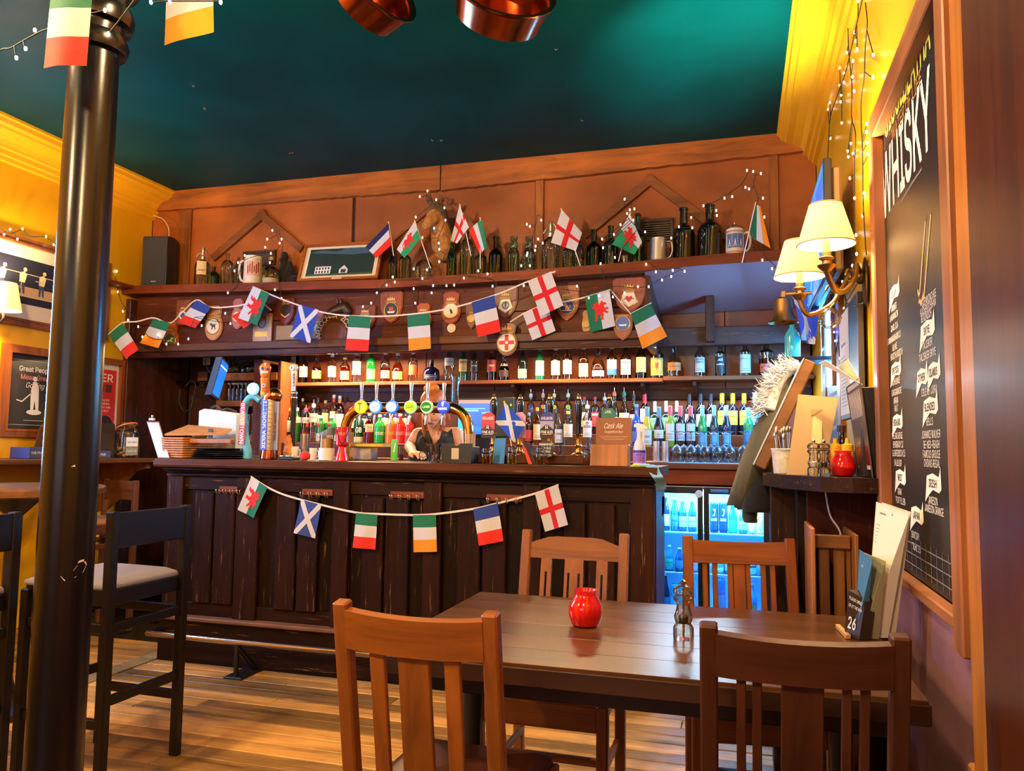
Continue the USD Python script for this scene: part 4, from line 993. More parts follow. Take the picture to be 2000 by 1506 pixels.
for i in range(420):
    p0 = base[r2.randrange(len(base))] + np.array([r2.gauss(0, .012) - .015, r2.gauss(0, .03), r2.gauss(0, .012)])
    a = r2.uniform(1.9, 3.7); ln = r2.uniform(.035, .075)
    dv = np.array([math.cos(a) * .9, r2.uniform(-.6, .3), math.sin(a) * .9 - .1]); p1 = p0 + dv * ln
    fu.tube([p0, (p0 + p1) / 2 + (0, 0, -.004), p1], [.0032, .0022, .0004], 4)
pk.part('fur_trim', fu, 'fur', 'long white fur tufts round the hood', kind='stuff')

# ---- things on the drinks ledge
def card(px, Y, col, th=.003, b=None):
    c = q4(px, Y); n = np.cross(c[1] - c[0], c[3] - c[0]); n /= np.linalg.norm(n); V = np.array(c + [q - n * th for q in c])
    return (b or B(col)).add((V, [[0, 1, 2, 3][::-1], [4, 5, 6, 7], [0, 1, 5, 4], [1, 2, 6, 5], [2, 3, 7, 6], [3, 0, 4, 7]]), col)
LZ = 1.166
def on(px, Y, z=LZ):
    p = at(px, 930, Y=Y); p[2] = z; return p
es = Thing('easel_sign', 'tan cardboard easel-backed sign seen from behind on the ledge', 'sign', on(1575, 3.05))
a, e = on(1536, 3.06), on(1608, 3.02); tl, tr = at(1559, 770, Y=3.14), at(1638, 777, Y=3.10)
V = np.array([tl, tr, e, a]); n = np.cross(V[1] - V[0], V[3] - V[0]); n /= np.linalg.norm(n)
def sheet(V, th, col, b=None):
    V = np.array(V); n = np.cross(V[1] - V[0], V[3] - V[0]); n /= np.linalg.norm(n)
    return (b or B(col)).add((np.vstack([V, V + n * th]), [[0, 1, 2, 3], [7, 6, 5, 4], [1, 0, 4, 5], [2, 1, 5, 6], [3, 2, 6, 7], [0, 3, 7, 4]]), col)
es.part('card', sheet(V, .003, (158, 128, 84)), 'paper')
es.part('strut', sheet([at(1588, 812, Y=3.10), at(1606, 812, Y=3.10), on(1604, 2.95), on(1580, 2.95)], .002, (168, 138, 92)), 'paper')
es.part('hinge_tape', sheet([at(1584, 800, Y=3.105), at(1606, 800, Y=3.10), at(1606, 812, Y=3.10), at(1584, 812, Y=3.10)], -.002, (150, 126, 86)), 'paper')
def bowl_red(name, label, base, s=1.0):
    t = Thing(name, label, 'candle holder', base)
    t.part('bowl', B((200, 8, 10)).lathe([(0, 0), (.026, 0), (.034, .004), (.041, .022), (.043, .036), (.040, .054), (.032, .068), (.027, .076), (.0265, .082), (.030, .090), (.0275, .090), (.024, .080), (.029, .066), (.037, .050), (.038, .034), (.03, .012), (0, .008)], 36, T=Tm(base, s=s)), 'red_glass')
    t.part('wax', B((190, 30, 26)).lathe([(.036, .02), (.037, .032), (0, .032)], 24, T=Tm(base, s=s)), 'satin'); return t
bowl_red('candle_holder', 'round red glass candle holder on the drinks ledge by the mustard', on(1647, 2.98), 1.0)
for px, Y in ((1632, 3.07), (1656, 3.06)):
    p = on(px, Y); t = Thing('mustard_bottle', 'yellow squeeze bottle behind the red holder on the ledge, %s' % ('left one' if px < 1640 else 'right one'), 'squeeze bottle', p)
    t.part('bottle', B((236, 176, 14)).lathe([(0, 0), (.022, 0), (.024, .01), (.024, .085), (.02, .095)], 20, loc=p), 'satin')
    t.part('cap', B((240, 184, 20)).lathe([(.021, .095), (.021, .112), (.009, .116), (.006, .135), (0, .136)], 18, loc=p), 'satin')
p = on(1646, 3.16); t = Thing('sauce_bottle', 'dark brown sauce bottle behind the mustard on the ledge', 'bottle', p)
t.part('glass', B((40, 20, 12)).lathe([(0, 0), (.022, 0), (.024, .01), (.024, .1), (.012, .14), (.012, .16)], 18, loc=p), 'dark_bottle')
t.part('cap', B((60, 34, 22)).lathe([(.017, .16), (.017, .185), (0, .187)], 18, loc=p), 'satin')
def mill(name, label, p, s=1.0, fill=(46, 30, 22)):
    t = Thing(name, label, 'pepper mill', p)
    t.part('body', B((235, 232, 224)).lathe([(0, 0), (.026, 0), (.027, .006), (.027, .03), (.024, .036), (.02, .04), (.024, .052), (.025, .06), (.02, .072), (.0175, .085), (.019, .094), (.026, .102), (.027, .108), (.021, .114)], 26, T=Tm(p, s=s)), 'glass', 'clear acrylic body')
    t.part('pepper', B(fill).lathe([(0, .04), (.012, .041), (.014, .06), (.008, .064), (0, .064)], 16, T=Tm(p, s=s)), 'matte')
    t.part('shaft', B((190, 180, 165)).lathe([(.003, .004), (.003, .13)], 8, T=Tm(p, s=s)), 'metal')
    t.part('top', B((235, 232, 224)).lathe([(.021, .115), (.027, .121), (.026, .130), (.018, .139), (.006, .142)], 26, T=Tm(p, s=s)), 'glass')
    t.part('knob', B((180, 150, 110)).lathe([(.004, .141), (.008, .145), (.008, .151), (0, .156)], 12, T=Tm(p, s=s)), 'metal'); return t
mill('salt_mill', 'clear acrylic salt mill on the ledge against the easel sign', on(1590, 2.92), .82, (215, 210, 200))
mill('pepper_mill', 'clear acrylic pepper mill on the ledge beside the red holder', on(1610, 2.94), .82)
p = on(1530, 3.2); ba = Thing('cutlery_basket', 'white woven basket of cutlery on the end of the ledge', 'basket', p)
ba.part('basket', B((214, 206, 190)).lathe([(0, 0), (.034, 0), (.036, .004), (.043, .09), (.046, .093), (.044, .096), (.041, .09), (.034, .008)], 24, loc=p), 'wicker')
for k in range(9):
    q = p + np.array([rng.uniform(-.025, .025), rng.uniform(-.02, .02), .01]); e = q + np.array([rng.uniform(-.02, .025), rng.uniform(-.01, .01), .14 + rng.uniform(-.01, .02)])
    ba.part('fork' if k % 2 else 'spoon', B((200, 196, 186)).tube([q, (q + e) / 2, e], .0022, 5).ell(e, (.007, .003, .014), sub=1), 'metal')
bk = Thing('menu_box', 'black box file standing against the blackboard frame on the ledge', 'box', (.45, 2.95, LZ))
bk.part('box', B((22, 19, 20)).box((.405, 2.92, LZ), (.468, 3.12, LZ + .31), .003), 'satin')
ms = Thing('menu_stand', 'leaning acrylic menu stand with a dark and red printed card', 'menu', on(1690, 2.9))
V = [at(1652, 757, Y=3.06), at(1679, 736, Y=2.88), on(1704, 2.875), on(1679, 3.02)]
ms.part('card', sheet(V, .003, (92, 84, 80)), 'gloss_print')
class QF:
    def __init__(s, V): s.V = [np.asarray(q, float) for q in V]; n = np.cross(s.V[1] - s.V[0], s.V[3] - s.V[0]); s.n = -n / np.linalg.norm(n)
    def __call__(s, uv, h=0):
        uv = np.asarray(uv, float); u, v = uv[:, :1], 1 - uv[:, 1:2]
        return (1 - u) * (1 - v) * s.V[0] + u * (1 - v) * s.V[1] + u * v * s.V[2] + (1 - u) * v * s.V[3] + s.n * np.broadcast_to(h, (len(uv),))[:, None]
p = Print(QF(V)).rect(.05, .12, .95, .32, (116, 18, 20), 1).rect(.05, .08, .95, .12, (225, 205, 190), 1).rect(.05, .0, .95, .08, (20, 14, 14), 1)
for k in range(9): p.rect(.1 + .09 * k, .62, .15 + .09 * k, .9, (200, 196, 190), 1)
p.rect(.1, .93, .9, .98, (200, 195, 190), 1).text('H', .5, .24, .06, (230, 210, 200), 2)
ms.part('print', p.b, 'gloss_print')
lf = Thing('leaflet', 'open cream leaflet lying over the top of the menu stand', 'leaflet', at(1640, 720, Y=2.97))
lf.part('page', sheet([at(1600, 710, Y=3.05), at(1612, 704, Y=3.0), at(1684, 752, Y=2.88), at(1674, 744, Y=3.0)], .0015, (226, 208, 180)), 'paper')
lf.part('page', sheet([at(1635, 715, Y=3.1), at(1656, 702, Y=2.95), at(1684, 752, Y=2.88), at(1664, 738, Y=3.0)], .0015, (196, 204, 186)), 'paper')
# slatted crate behind the table
cr = Thing('slatted_crate', 'tall slatted wooden crate standing behind the table at the wall', 'crate', (.30, 2.9, 0))
cr.part('side', B((176, 112, 62)).box((.222, 2.78, .0), (.236, 3.06, 1.0), .003), 'wood_z', 'paler plain side board')
for x0, x1 in ((.250, .285), (.297, .332), (.338, .352)):
    cr.part('slat', B((128, 80, 34)).box((x0, 2.85, 0), (x1, 2.862, .955), .002), 'wood_z')
cr.part('rail', B((128, 80, 34)).box((.237, 2.83, .93), (.35, 2.848, .975), .003), 'wood_x')
cr.part('rail', B((128, 80, 34)).box((.237, 2.83, .2), (.35, 2.848, .245), .003), 'wood_x')
cr.part('side', B((150, 96, 44)).box((.353, 2.76, 0), (.366, 3.06, .985), .003), 'wood_z')
w = fairy  # lead running down the panel
solo('lamp_lead', B((190, 180, 175)).tube(spline([(.30, 3.095, 1.11), (.315, 3.09, 1.02), (.35, 3.088, .95), (.36, 3.088, .8)], 6), .004, 6), 'wire', 'pale electric lead hanging below the drinks ledge', 'cable')

# ---- things on the dining table
bowl_red('candle_holder', 'round red glass candle holder in the middle of the table', at(1143, 1222, Z=.751), 1.12)
mill('pepper_mill', 'clear acrylic pepper mill standing alone on the dining table', at(1335, 1248, Z=.751), 1.0)
p = at(1660, 1250, Z=.751)
mh = Thing('table_number', 'black wooden block chalked with table number 26', 'table number', p)
V = [at(1657, 1152, Y=p[1] + .01), at(1690, 1172, Y=p[1] - .01), at(1678, 1250, Z=.7515), at(1649, 1240, Z=.7515)]
d = np.array([.03, .012, 0])
mh.part('block', B((52, 38, 30)).add((np.array(V + [v + d for v in V]), [[3, 2, 1, 0], [4, 5, 6, 7], [0, 1, 5, 4], [1, 2, 6, 5], [2, 3, 7, 6], [3, 0, 4, 7]])), 'satin')
mh.part('lettering', Print(QF(V)).text('26', .42, .32, .26, (230, 226, 220), 1, width=.5).text('PLEASE ORDER', .5, .86, .07, (215, 212, 205), 1, width=.8).text('UP AT THE BAR', .5, .7, .07, (215, 212, 205), 1, width=.8).b, 'matte', 'white chalk lettering')
mh.part('stand', B((186, 134, 84)).add((np.array([at(1632, 1226, Z=.7515), at(1640, 1226, Z=.7515), at(1662, 1248, Z=.7515), at(1652, 1248, Z=.7515)] + [q + (0, 0, .01) for q in (at(1632, 1226, Z=.7515), at(1640, 1226, Z=.7515), at(1662, 1248, Z=.7515), at(1652, 1248, Z=.7515))]), [[0, 1, 2, 3], [7, 6, 5, 4], [1, 0, 4, 5], [2, 1, 5, 6], [3, 2, 6, 7], [0, 3, 7, 4]])), 'satin', 'pale wooden foot')
def leaflet(name, label, top, botpx, col, Yt, cat='menu'):
    V = [at(*top[0], Y=Yt[0]), at(*top[1], Y=Yt[1])] + [at(*q, Z=.7515) for q in botpx]
    t = Thing(name, label, cat, V[3]); t.part('card', sheet(V, .0015, col), 'paper'); return t, Print(QF(V))
t, p = leaflet('menu', 'tall white printed menu card, front of the stack by the wall', ((1711, 980), (1776, 1004)), ((1734, 1246), (1690, 1246)), (222, 214, 200), (2.38, 2.28))
p.text('MENU', .25, .93, .012, (90, 80, 70), 1, width=.2).poly([(.53, .9), (.56, .93), (.53, .96), (.5, .93)], (70, 66, 60), 1)
for c_ in range(3):
    for k in range(26):
        if (k * 7 + c_ * 3) % 9: p.rect(.08 + .31 * c_, .86 - .026 * k, .08 + .31 * c_ + .1 + .12 * ((k * 5 + c_) % 3) / 2, .866 - .026 * k, (150, 142, 130) if k % 6 else (80, 74, 66), 1)
t.part('print', p.b, 'paper')
t, p = leaflet('menu', 'white printed menu card, rear of the stack by the wall', ((1722, 981), (1779, 1000)), ((1748, 1244), (1708, 1244)), (214, 202, 184), (2.42, 2.30))
t, p = leaflet('leaflet', 'olive-green folded leaflet between the blue one and the menus', ((1684, 1078), (1729, 1096)), ((1716, 1248), (1682, 1248)), (150, 146, 112), (2.36, 2.27), 'leaflet')
for k in range(12): p.rect(.2, .86 - .05 * k, .8 - .1 * (k % 3), .868 - .05 * k, (116, 112, 84), 1)
t.part('print', p.b, 'paper')
t, p = leaflet('leaflet', 'blue leaflet standing behind the table number block', ((1678, 1073), (1704, 1092)), ((1690, 1246), (1668, 1246)), (58, 110, 150), (2.33, 2.25), 'leaflet')
p.text('DRINKS', .45, .84, .03, (150, 190, 210), 1, width=.4).rect(.3, .36, .7, .40, (220, 226, 228), 1).rect(.3, .42, .7, .46, (220, 226, 228), 1)
t.part('print', p.b, 'paper')
# ================================================================== bottles, mugs and crests on the gantry
import manifold3d as m3
def flesh(bones, edge=.012, it=12, seg=20):
    """One continuous skin round bones: each bone is the hull of balls (x, y, z, r)."""
    parts = []
    for bn in bones:
        parts.append(m3.Manifold.batch_hull([m3.Manifold.sphere(float(q[3]), seg).translate([float(v) for v in q[:3]]) for q in bn]))
    m = m3.Manifold.batch_boolean(parts, m3.OpType.Add).refine_to_length(edge).to_mesh()
    t = trimesh.Trimesh(m.vert_properties[:, :3], m.tri_verts, process=True)
    trimesh.smoothing.filter_taubin(t, iterations=it)
    return np.array(t.vertices), np.array(t.faces)

SHAPES = {
    'spirit': [(0, 0), (.92, 0), (1, .018), (1, .60), (.93, .66), (.62, .74), (.38, .79), (.34, .84), (.34, .94)],
    'tall': [(0, 0), (.92, 0), (1, .015), (1, .64), (.95, .69), (.55, .77), (.38, .80), (.36, .94)],
    'round': [(0, 0), (.8, 0), (.95, .03), (1, .2), (.96, .42), (.75, .56), (.45, .68), (.32, .76), (.30, .94)],
    'wine': [(0, 0), (.92, 0), (1, .015), (1, .56), (.92, .63), (.6, .70), (.42, .76), (.39, .97)],
    'hock': [(0, 0), (.92, 0), (1, .015), (1, .42), (.9, .52), (.6, .66), (.42, .76), (.38, .97)],
    'beer': [(0, 0), (.93, 0), (1, .02), (1, .52), (.9, .62), (.55, .76), (.42, .86), (.40, .96)],
    'squat': [(0, 0), (.9, 0), (1, .03), (1, .42), (.9, .55), (.55, .64), (.28, .68), (.26, .90)],
    'codd': [(0, 0), (.9, 0), (1, .02), (1, .52), (.86, .62), (.62, .70), (.74, .76), (.62, .84), (.58, .93), (.66, .94), (.66, 1.0), (.5, 1.0)],
    'port': [(0, 0), (.92, 0), (1, .02), (1, .50), (.94, .58), (.55, .66), (.36, .70), (.34, .95), (.42, .955), (.42, .985), (.34, 1.0), (.28, 1.0)],
    'gin': [(0, 0), (.93, 0), (1, .02), (1, .66), (.97, .72), (.5, .78), (.36, .80), (.36, .94)],
    'jug': [(0, 0), (.95, 0), (1, .02), (1, .58), (.93, .68), (.62, .76), (.3, .80), (.27, .95), (.34, .96), (.34, 1.0), (.25, 1.0)],
}
def split_profile(prof, f):
    """Cut a profile at height f: (lower part, upper part)."""
    lo, up = [], []
    for (r0, z0), (r1, z1) in zip(prof, prof[1:]):
        if z1 <= f: lo.append((r0, z0))
        elif z0 >= f: up.append((r0, z0))
        else:
            r = r0 + (r1 - r0) * (f - z0) / (z1 - z0); lo += [(r0, z0), (r, f)]; up.append((r, f))
    up.append(prof[-1])
    return lo, up
def look_at(p): return math.atan2(EYE[1] - p[1], EYE[0] - p[0])
def bottle(name, label, base, h, R, shape='spirit', glass=(225, 228, 222), liquid=None, fill=.62, cap=(30, 30, 30), cap_z=None, dark=False, lab=None, texts=(), group=None, pourer=None, n=20, cat='bottle', cap_r=1.12, lab2=None):
    """lab: (z0, z1, colour[, half angle]); texts: (text, z, height, colour)."""
    t = Thing(name, label, cat, base, group=group)
    pr = [(a * R, z * h) for a, z in SHAPES[shape]]
    if dark: t.part('glass', B(glass).lathe(pr, n, loc=base), 'dark_bottle')
    elif liquid:
        lo, up = split_profile(pr, fill * h)
        t.part('liquid', B(liquid).lathe(lo, n, loc=base), 'liquid'); t.part('glass', B(glass).lathe(up, n, loc=base), 'glass')
    else: t.part('glass', B(glass).lathe(pr, n, loc=base), 'glass')
    if cap is not None:
        z0 = (cap_z if cap_z else SHAPES[shape][-1][1] - .03) * h; nr = SHAPES[shape][-1][0] * R * cap_r
        t.part('cap', B(cap).lathe([(nr, z0), (nr, h - .002), (nr * .8, h), (0, h)], 14, loc=base), 'satin')
    if pourer:
        nr = SHAPES[shape][-1][0] * R
        t.part('pourer', B((190, 190, 196)).lathe([(nr * .9, h * .97), (nr * .9, h), (nr * .35, h * 1.02), (nr * .28, h * 1.10), (0, h * 1.10)], 10, loc=base), 'metal', 'steel pourer')
        t.part('pourer_collar', B(pourer).lathe([(nr * 1.3, h * .90), (nr * 1.3, h * .975), (nr * .8, h * .99)], 12, loc=base), 'satin')
    P = None
    for L in (lab, lab2):
        if not L: continue
        P = P or Print(Bent(base, R * 1.006, look_at(base)))
        w = (L[3] if len(L) > 3 else 1.05) * R
        P.rect(-w, L[0] * h, w, L[1] * h, shade(L[2], .82), 1, nu=10)
        hh = (L[1] - L[0]) * h
        if hh > .03:
            dk = shade(L[2], .55)
            P.rect(-w * .7, L[0] * h + hh * .12, w * .7, L[0] * h + hh * .16, dk, 2, nu=6); P.rect(-w * .5, L[0] * h + hh * .22, w * .5, L[0] * h + hh * .25, dk, 2, nu=6)
    if texts:
        P = P or Print(Bent(base, R * 1.006, look_at(base)))
        for tx in texts: P.text(tx[0], 0, tx[1] * h, tx[2] * h, tx[3], 3, width=tx[4] * R if len(tx) > 4 else None)
    if P: t.part('label', P.b, 'print')
    return t
def stand(px, Y, top, base_px=None, z=None):
    """Base point and height of a thing standing at depth Y whose foot is at base_px (or on z) and top at row top."""
    a = at(px, base_px if base_px else 800, Y=Y); a[2] = a[2] if z is None else z
    e = at(px, top, Y=Y); return a, e[2] - a[2]

# ---- speaker
ST = 5.14
def ssz(px, Y=ST): x = at(px, 530, Y=Y)[0]; return np.array([x, Y, shelf_z(x) + .0015])
p = ssz(314, 5.12); w, h = 28 * mpp(p), at(314, 468, Y=5.12)[2] - p[2]
sp = Thing('loudspeaker', 'black grille-fronted loudspeaker on the left end of the top shelf', 'speaker', p, .18)
pg = [(-w, -.02), (-w * .85, -.09), (w * .85, -.09), (w, -.02), (w * .7, .10), (-w * .7, .10)]
sp.part('cabinet', B((24, 23, 24)).prism(Polygon(pg).buffer(.006), 0, h, Frame((0, 0, 0), (1, 0, 0), (0, 1, 0))), 'satin')
sp.part('grille', B((38, 39, 40)).prism([(-w * .84, .012), (w * .84, .012), (w * .9, h - .012), (-w * .9, h - .012)], .092, .099, Frame((0, 0, 0))), 'brushed' if 0 else 'matte')
sp.part('maker_badge', B((200, 200, 205)).box((-.022, -.101, .03), (.022, -.098, .036), .0005), 'metal')
solo('speaker_cable', B((225, 200, 160)).tube(spline([at(298, 405, Y=5.27), at(300, 420, Y=5.26), at(318, 428, Y=5.24), at(329, 445, Y=5.2), at(330, 468, Y=5.2)], 6), .0035, 6), 'wire', 'cream cable looping down to the loudspeaker', 'cable')

CLEAR = (222, 226, 216); PALEGREEN = (196, 218, 196); GRN_G = (70, 112, 52); DKG = (20, 40, 14); BRN = (20, 11, 7); GREY = (196, 198, 184)
SHG = None
def old(px, top, wpx, shape, col, label, Y=ST, dark=False, cap=None, **k):
    b = ssz(px, Y); h = at(px, top, Y=Y)[2] - b[2]; return bottle('old_bottle', label, b, h, wpx / 2 * mpp(b), shape, col, dark=dark, cap=cap, **k)
def syphon(px, top, wpx, label, lab=False, col=CLEAR):
    b = ssz(px); H_ = at(px, top, Y=ST)[2] - b[2]; R = wpx / 2 * mpp(b); h = H_ * .70
    t = Thing('soda_syphon', label, 'soda syphon', b)
    t.part('glass', B(col).lathe([(0, 0), (R * .92, 0), (R, .01), (R, h * .72), (R * .9, h * .86), (R * .5, h * .96), (R * .3, h)], 20, loc=b), 'glass')
    t.part('head', B((176, 168, 148)).lathe([(R * .34, h * .98), (R * .36, h * 1.1), (R * .2, h * 1.14), (R * .2, H_ * .9), (R * .26, H_ * .92), (R * .2, H_), (0, H_)], 14, loc=b).tube([b + (0, 0, H_ * .86), b + (-R * .5, -.01, H_ * .85), b + (-R * .75, -.015, H_ * .76)], R * .12, 8).tube([b + (0, 0, H_ * .93), b + (R * .4, 0, H_ * .95), b + (R * .7, 0, H_ * .86)], R * .09, 8), 'brushed', 'pewter syphon head')
    if lab: t.part('label', Print(Bent(b, R * 1.008, look_at(b))).rect(-R * .8, h * .42, R * .5, h * .9, (206, 178, 120), 1, 8).rect(-R * .6, h * .55, R * .3, h * .6, (150, 120, 80), 2, 6).b, 'paper')
    return t
syphon(395, 484, 29, 'clear soda syphon with a peeling cream label, beside the speaker', True)
old(418, 516, 24, 'squat', (120, 150, 84), 'small green bottle just right of the labelled syphon')
old(444, 495, 25, 'jug', CLEAR, 'clear flask-shouldered bottle third along from the speaker')
old(466, 500, 19, 'beer', GREY, 'slim clear bottle left of the white picture stein')
def mug(px, top, wpx, Y, label, col, bands=(), handle=1, mat_='gloss', name='stein', pic=None, lid=False):
    b = ssz(px, Y); h = at(px, top, Y=Y)[2] - b[2]; R = wpx / 2 * mpp(b); t = Thing(name, label, 'tankard', b)
    t.part('body', B(col).lathe([(0, 0), (R * 1.04, 0), (R * 1.05, .008), (R, .016), (R * .93, h * .95), (R * .95, h), (R * .88, h), (R * .86, h * .93), (R * .9, .03), (0, .02)], 28, loc=b), mat_)
    sx = handle
    t.part('handle', B(col).tube(spline([b + (sx * R * .92, 0, h * .86), b + (sx * R * 1.45, -.01, h * .84), b + (sx * R * 1.6, -.012, h * .5), b + (sx * R * 1.35, -.01, h * .2), b + (sx * R * .96, 0, h * .16)], 6), R * .13, 8), mat_)
    P = Print(Bent(b, R * 1.03, look_at(b)))
    for z0, z1, c in bands: P.rect(-R * 1.3, z0 * h, R * 1.3, z1 * h, c, 1, 12)
    if pic: pic(P, R, h)
    if P.b.n: t.part('decoration', P.b, 'print')
    if lid: t.part('lid', B((150, 140, 124)).lathe([(R * .96, h), (R * .9, h + .012), (R * .3, h + .03), (R * .12, h + .034), (R * .14, h + .046), (0, h + .05)], 20, loc=b), 'brushed', 'pewter lid')
    return t
def pic_pub(P, R, h):
    P.rect(-R * .7, h * .3, R * .75, h * .78, (206, 150, 120), 2, 8)
    for k in range(6): P.rect(R * (-.6 + .22 * k), h * (.36 + .05 * (k % 2)), R * (-.48 + .22 * k), h * (.62 + .07 * (k % 3)), (130, 50, 34), 3, 2)
mug(494, 502, 36, 5.1, 'white china stein printed with a red street scene', (214, 196, 172), handle=-1, pic=pic_pub)
old(529, 502, 34, 'squat', (206, 206, 160), 'round clear bottle with a cork beside the white stein', Y=5.1, cap=(190, 140, 80), lab=(.02, .2, (206, 180, 130)))
# crumpled black cloth bag with lights
b = at(562, 545, Y=5.2); r3 = random.Random(4)
v, f = flesh([[(b[0] - .05, 5.2, shelf_z(b[0]) + .05, .045), (b[0] + .05, 5.2, shelf_z(b[0]) + .05, .045)], [(b[0] - .03, 5.2, shelf_z(b[0]) + .08, .045), (b[0] - .05, 5.22, shelf_z(b[0]) + .27, .022)], [(b[0] + .01, 5.2, shelf_z(b[0]) + .1, .045), (b[0] + .02, 5.2, shelf_z(b[0]) + .19, .02)]], .012, 3)
v = v + (meshkit.fbm(v * 22, 3)[:, None] - .5) * .035; v[:, 2] = np.maximum(v[:, 2], shelf_z(b[0]) + .001)
solo('cloth_bundle', B((26, 20, 18)).add((v, f)), 'cloth', 'crumpled black cloth bundle under the left gable trim', 'bundle')
# framed print of the white inn
A = [at(588, 478, Y=5.20), at(742, 473, Y=5.22), at(738, 541, Y=5.12), at(581, 551, Y=5.10)]
pf = Thing('picture', 'orange-framed picture of a white inn leaning on the top shelf', 'picture', (A[2] + A[3]) / 2)
u = (A[1] + A[2] - A[0] - A[3]) / 2; W_ = np.linalg.norm(u); v_ = (A[0] + A[1] - A[2] - A[3]) / 2; H_ = np.linalg.norm(v_)
fr = Frame(A[3], u, v_)
pf.part('frame', B((176, 98, 34)).prism(sbox(0, 0, W_, H_).difference(sbox(.02, .02, W_ - .02, H_ - .02)), -.004, .016, fr), 'wood_x')
P = Print(fr, step=.0005); P.rect(.015, .015, W_ - .015, H_ - .015, (216, 200, 168), 2)
x0, x1, y0, y1 = .055, W_ - .055, .045, H_ - .04
P.rect(x0, y0, x1, y1, (44, 60, 52), 3).poly([(x0, y1 - .03), (x0 + .1, y1 - .01), (x0 + .22, y1 - .028), (x0 + .3, y1), (x1, y1), (x1, y1 - .05), (x0 + .36, y1 - .06)], (70, 96, 110), 4)
P.rect(x0 + .07, y0 + .015, x0 + .20, y0 + .08, (222, 216, 200), 5).poly([(x0 + .055, y0 + .08), (x0 + .08, y0 + .10), (x0 + .19, y0 + .10), (x0 + .21, y0 + .08)], (58, 56, 58), 5)
for i in range(5):
    for j in range(2):
        P.rect(x0 + .08 + .024 * i, y0 + .022 + .03 * j, x0 + .091 + .024 * i, y0 + .042 + .03 * j, (50, 54, 60), 6)
P.poly([(x0 + .27, y0 + .015), (x0 + .34, y0 + .015), (x0 + .34, y0 + .05), (x0 + .305, y0 + .085), (x0 + .27, y0 + .05)], (216, 210, 196), 5).rect(x0 + .285, y0 + .02, x0 + .325, y0 + .05, (70, 70, 76), 6).rect(x0, y0, x1, y0 + .016, (70, 84, 60), 6)
pf.part('print', P.b, 'gloss_print')
pf.part('title_plate', Print(fr).rect(W_ / 2 - .04, .004, W_ / 2 + .04, .016, (214, 196, 160), 42).b, 'print')

old(767, 484, 19, 'beer', (150, 160, 140), 'small grey-green bottle right of the framed inn picture')
old(791, 484, 24, 'tall', (200, 206, 190), 'clear embossed bottle holding the dragon hand flag, near the deer')
old(828, 486, 34, 'squat', CLEAR, 'round clear decanter-shaped bottle below the deer head')
old(882, 471, 20, 'beer', (120, 168, 120), 'slim pale green bottle right of the deer head')
old(911, 447, 27, 'jug', (206, 214, 202), 'tall clear embossed bottle holding a red cross hand flag')
old(938, 486, 24, 'gin', (198, 214, 200), 'short clear bottle under the green, white and red hand flag')
old(968, 462, 28, 'port', (66, 116, 44), 'bright green glass bottle in the middle of the top shelf')
old(1003, 463, 23, 'codd', (176, 206, 180), 'pale green marble-stopper bottle, left one of the pair')
old(1033, 463, 23, 'codd', (186, 206, 184), 'pale green marble-stopper bottle, right one wound with lights')
syphon(1075, 433, 35, 'large clear ribbed soda syphon by the red cross flag', col=(214, 216, 208))
old(1110, 470, 23, 'tall', (196, 214, 196), 'clear bottle just right of the ribbed syphon')
old(1131, 462, 20, 'beer', (200, 208, 192), 'slim clear bottle left of the dark green bottles')
old(1160, 449, 31, 'port', (56, 84, 34), 'dark green bottle, first of the dark group at the right')
old(1193, 441, 30, 'port', (16, 20, 12), 'near-black bottle behind the dragon hand flag', dark=True)
old(1246, 418, 30, 'port', (22, 46, 18), 'tall dark green bottle beside the right vent', Y=5.22, dark=True)
b = ssz(1221, 5.08); t = Thing('small_glass', 'small clear glass at the foot of the dragon hand flag', 'glass', b)
t.part('glass', B(CLEAR).lathe([(0, .004), (.022, .004), (.026, .06), (.024, .06), (.02, .008)], 18, loc=b), 'glass')
mug(1286, 467, 34, 5.09, 'plain pewter tankard on the top shelf by the right vent', (176, 172, 164), mat_='brushed', name='tankard')
old(1336, 406, 43, 'port', BRN, 'big dark brown bottle, left one of the pair by the blue stein', Y=5.15, dark=True)
old(1387, 399, 47, 'port', BRN, 'big dark brown bottle, right one of the pair by the blue stein', Y=5.13, dark=True)
def pic_blue(P, R, h):
    for k in (-1, 0, 1): P.rect(R * (.62 * k - .26), h * .25, R * (.62 * k + .26), h * .78, (70, 100, 150), 2, 4).poly([(R * (.62 * k - .15), h * .28), (R * (.62 * k + .16), h * .3), (R * (.62 * k + .05), h * .6)], (220, 214, 204), 3)
mug(1436, 449, 36, 5.09, 'blue and white relief stein with a lid, far right of the shelf', (216, 202, 178), bands=((.08, .12, (196, 110, 70)), (.86, .9, (196, 110, 70))), pic=pic_blue, lid=True)

# ---- roe deer head
def dp(px, py, Y, r): q = at(px, py, Y=Y); return (*q, r * mpp(q))
dh = Thing('deer_head', 'mounted roe deer head with short antlers above the shelf', 'deer head', at(862, 470, Y=5.28))
dh.part('shield', B((74, 40, 24)).prism(Polygon([(-.09, .12), (.09, .12), (.09, -.02), (.0, -.16), (-.09, -.02)]).buffer(.01), 0, .02, Frame(at(866, 462, Y=5.296))), 'wood_z')
neck = flesh([[dp(866, 478, 5.22, 24), dp(860, 440, 5.15, 20)], [dp(868, 462, 5.23, 24), dp(866, 494, 5.24, 17)], [dp(860, 440, 5.15, 20), dp(855, 416, 5.10, 18)], [dp(854, 414, 5.10, 18), dp(840, 432, 5.02, 11)], [dp(840, 432, 5.02, 11), dp(832, 441, 4.98, 8)], [dp(852, 408, 5.09, 13), dp(856, 420, 5.1, 14)]], .010, 10)
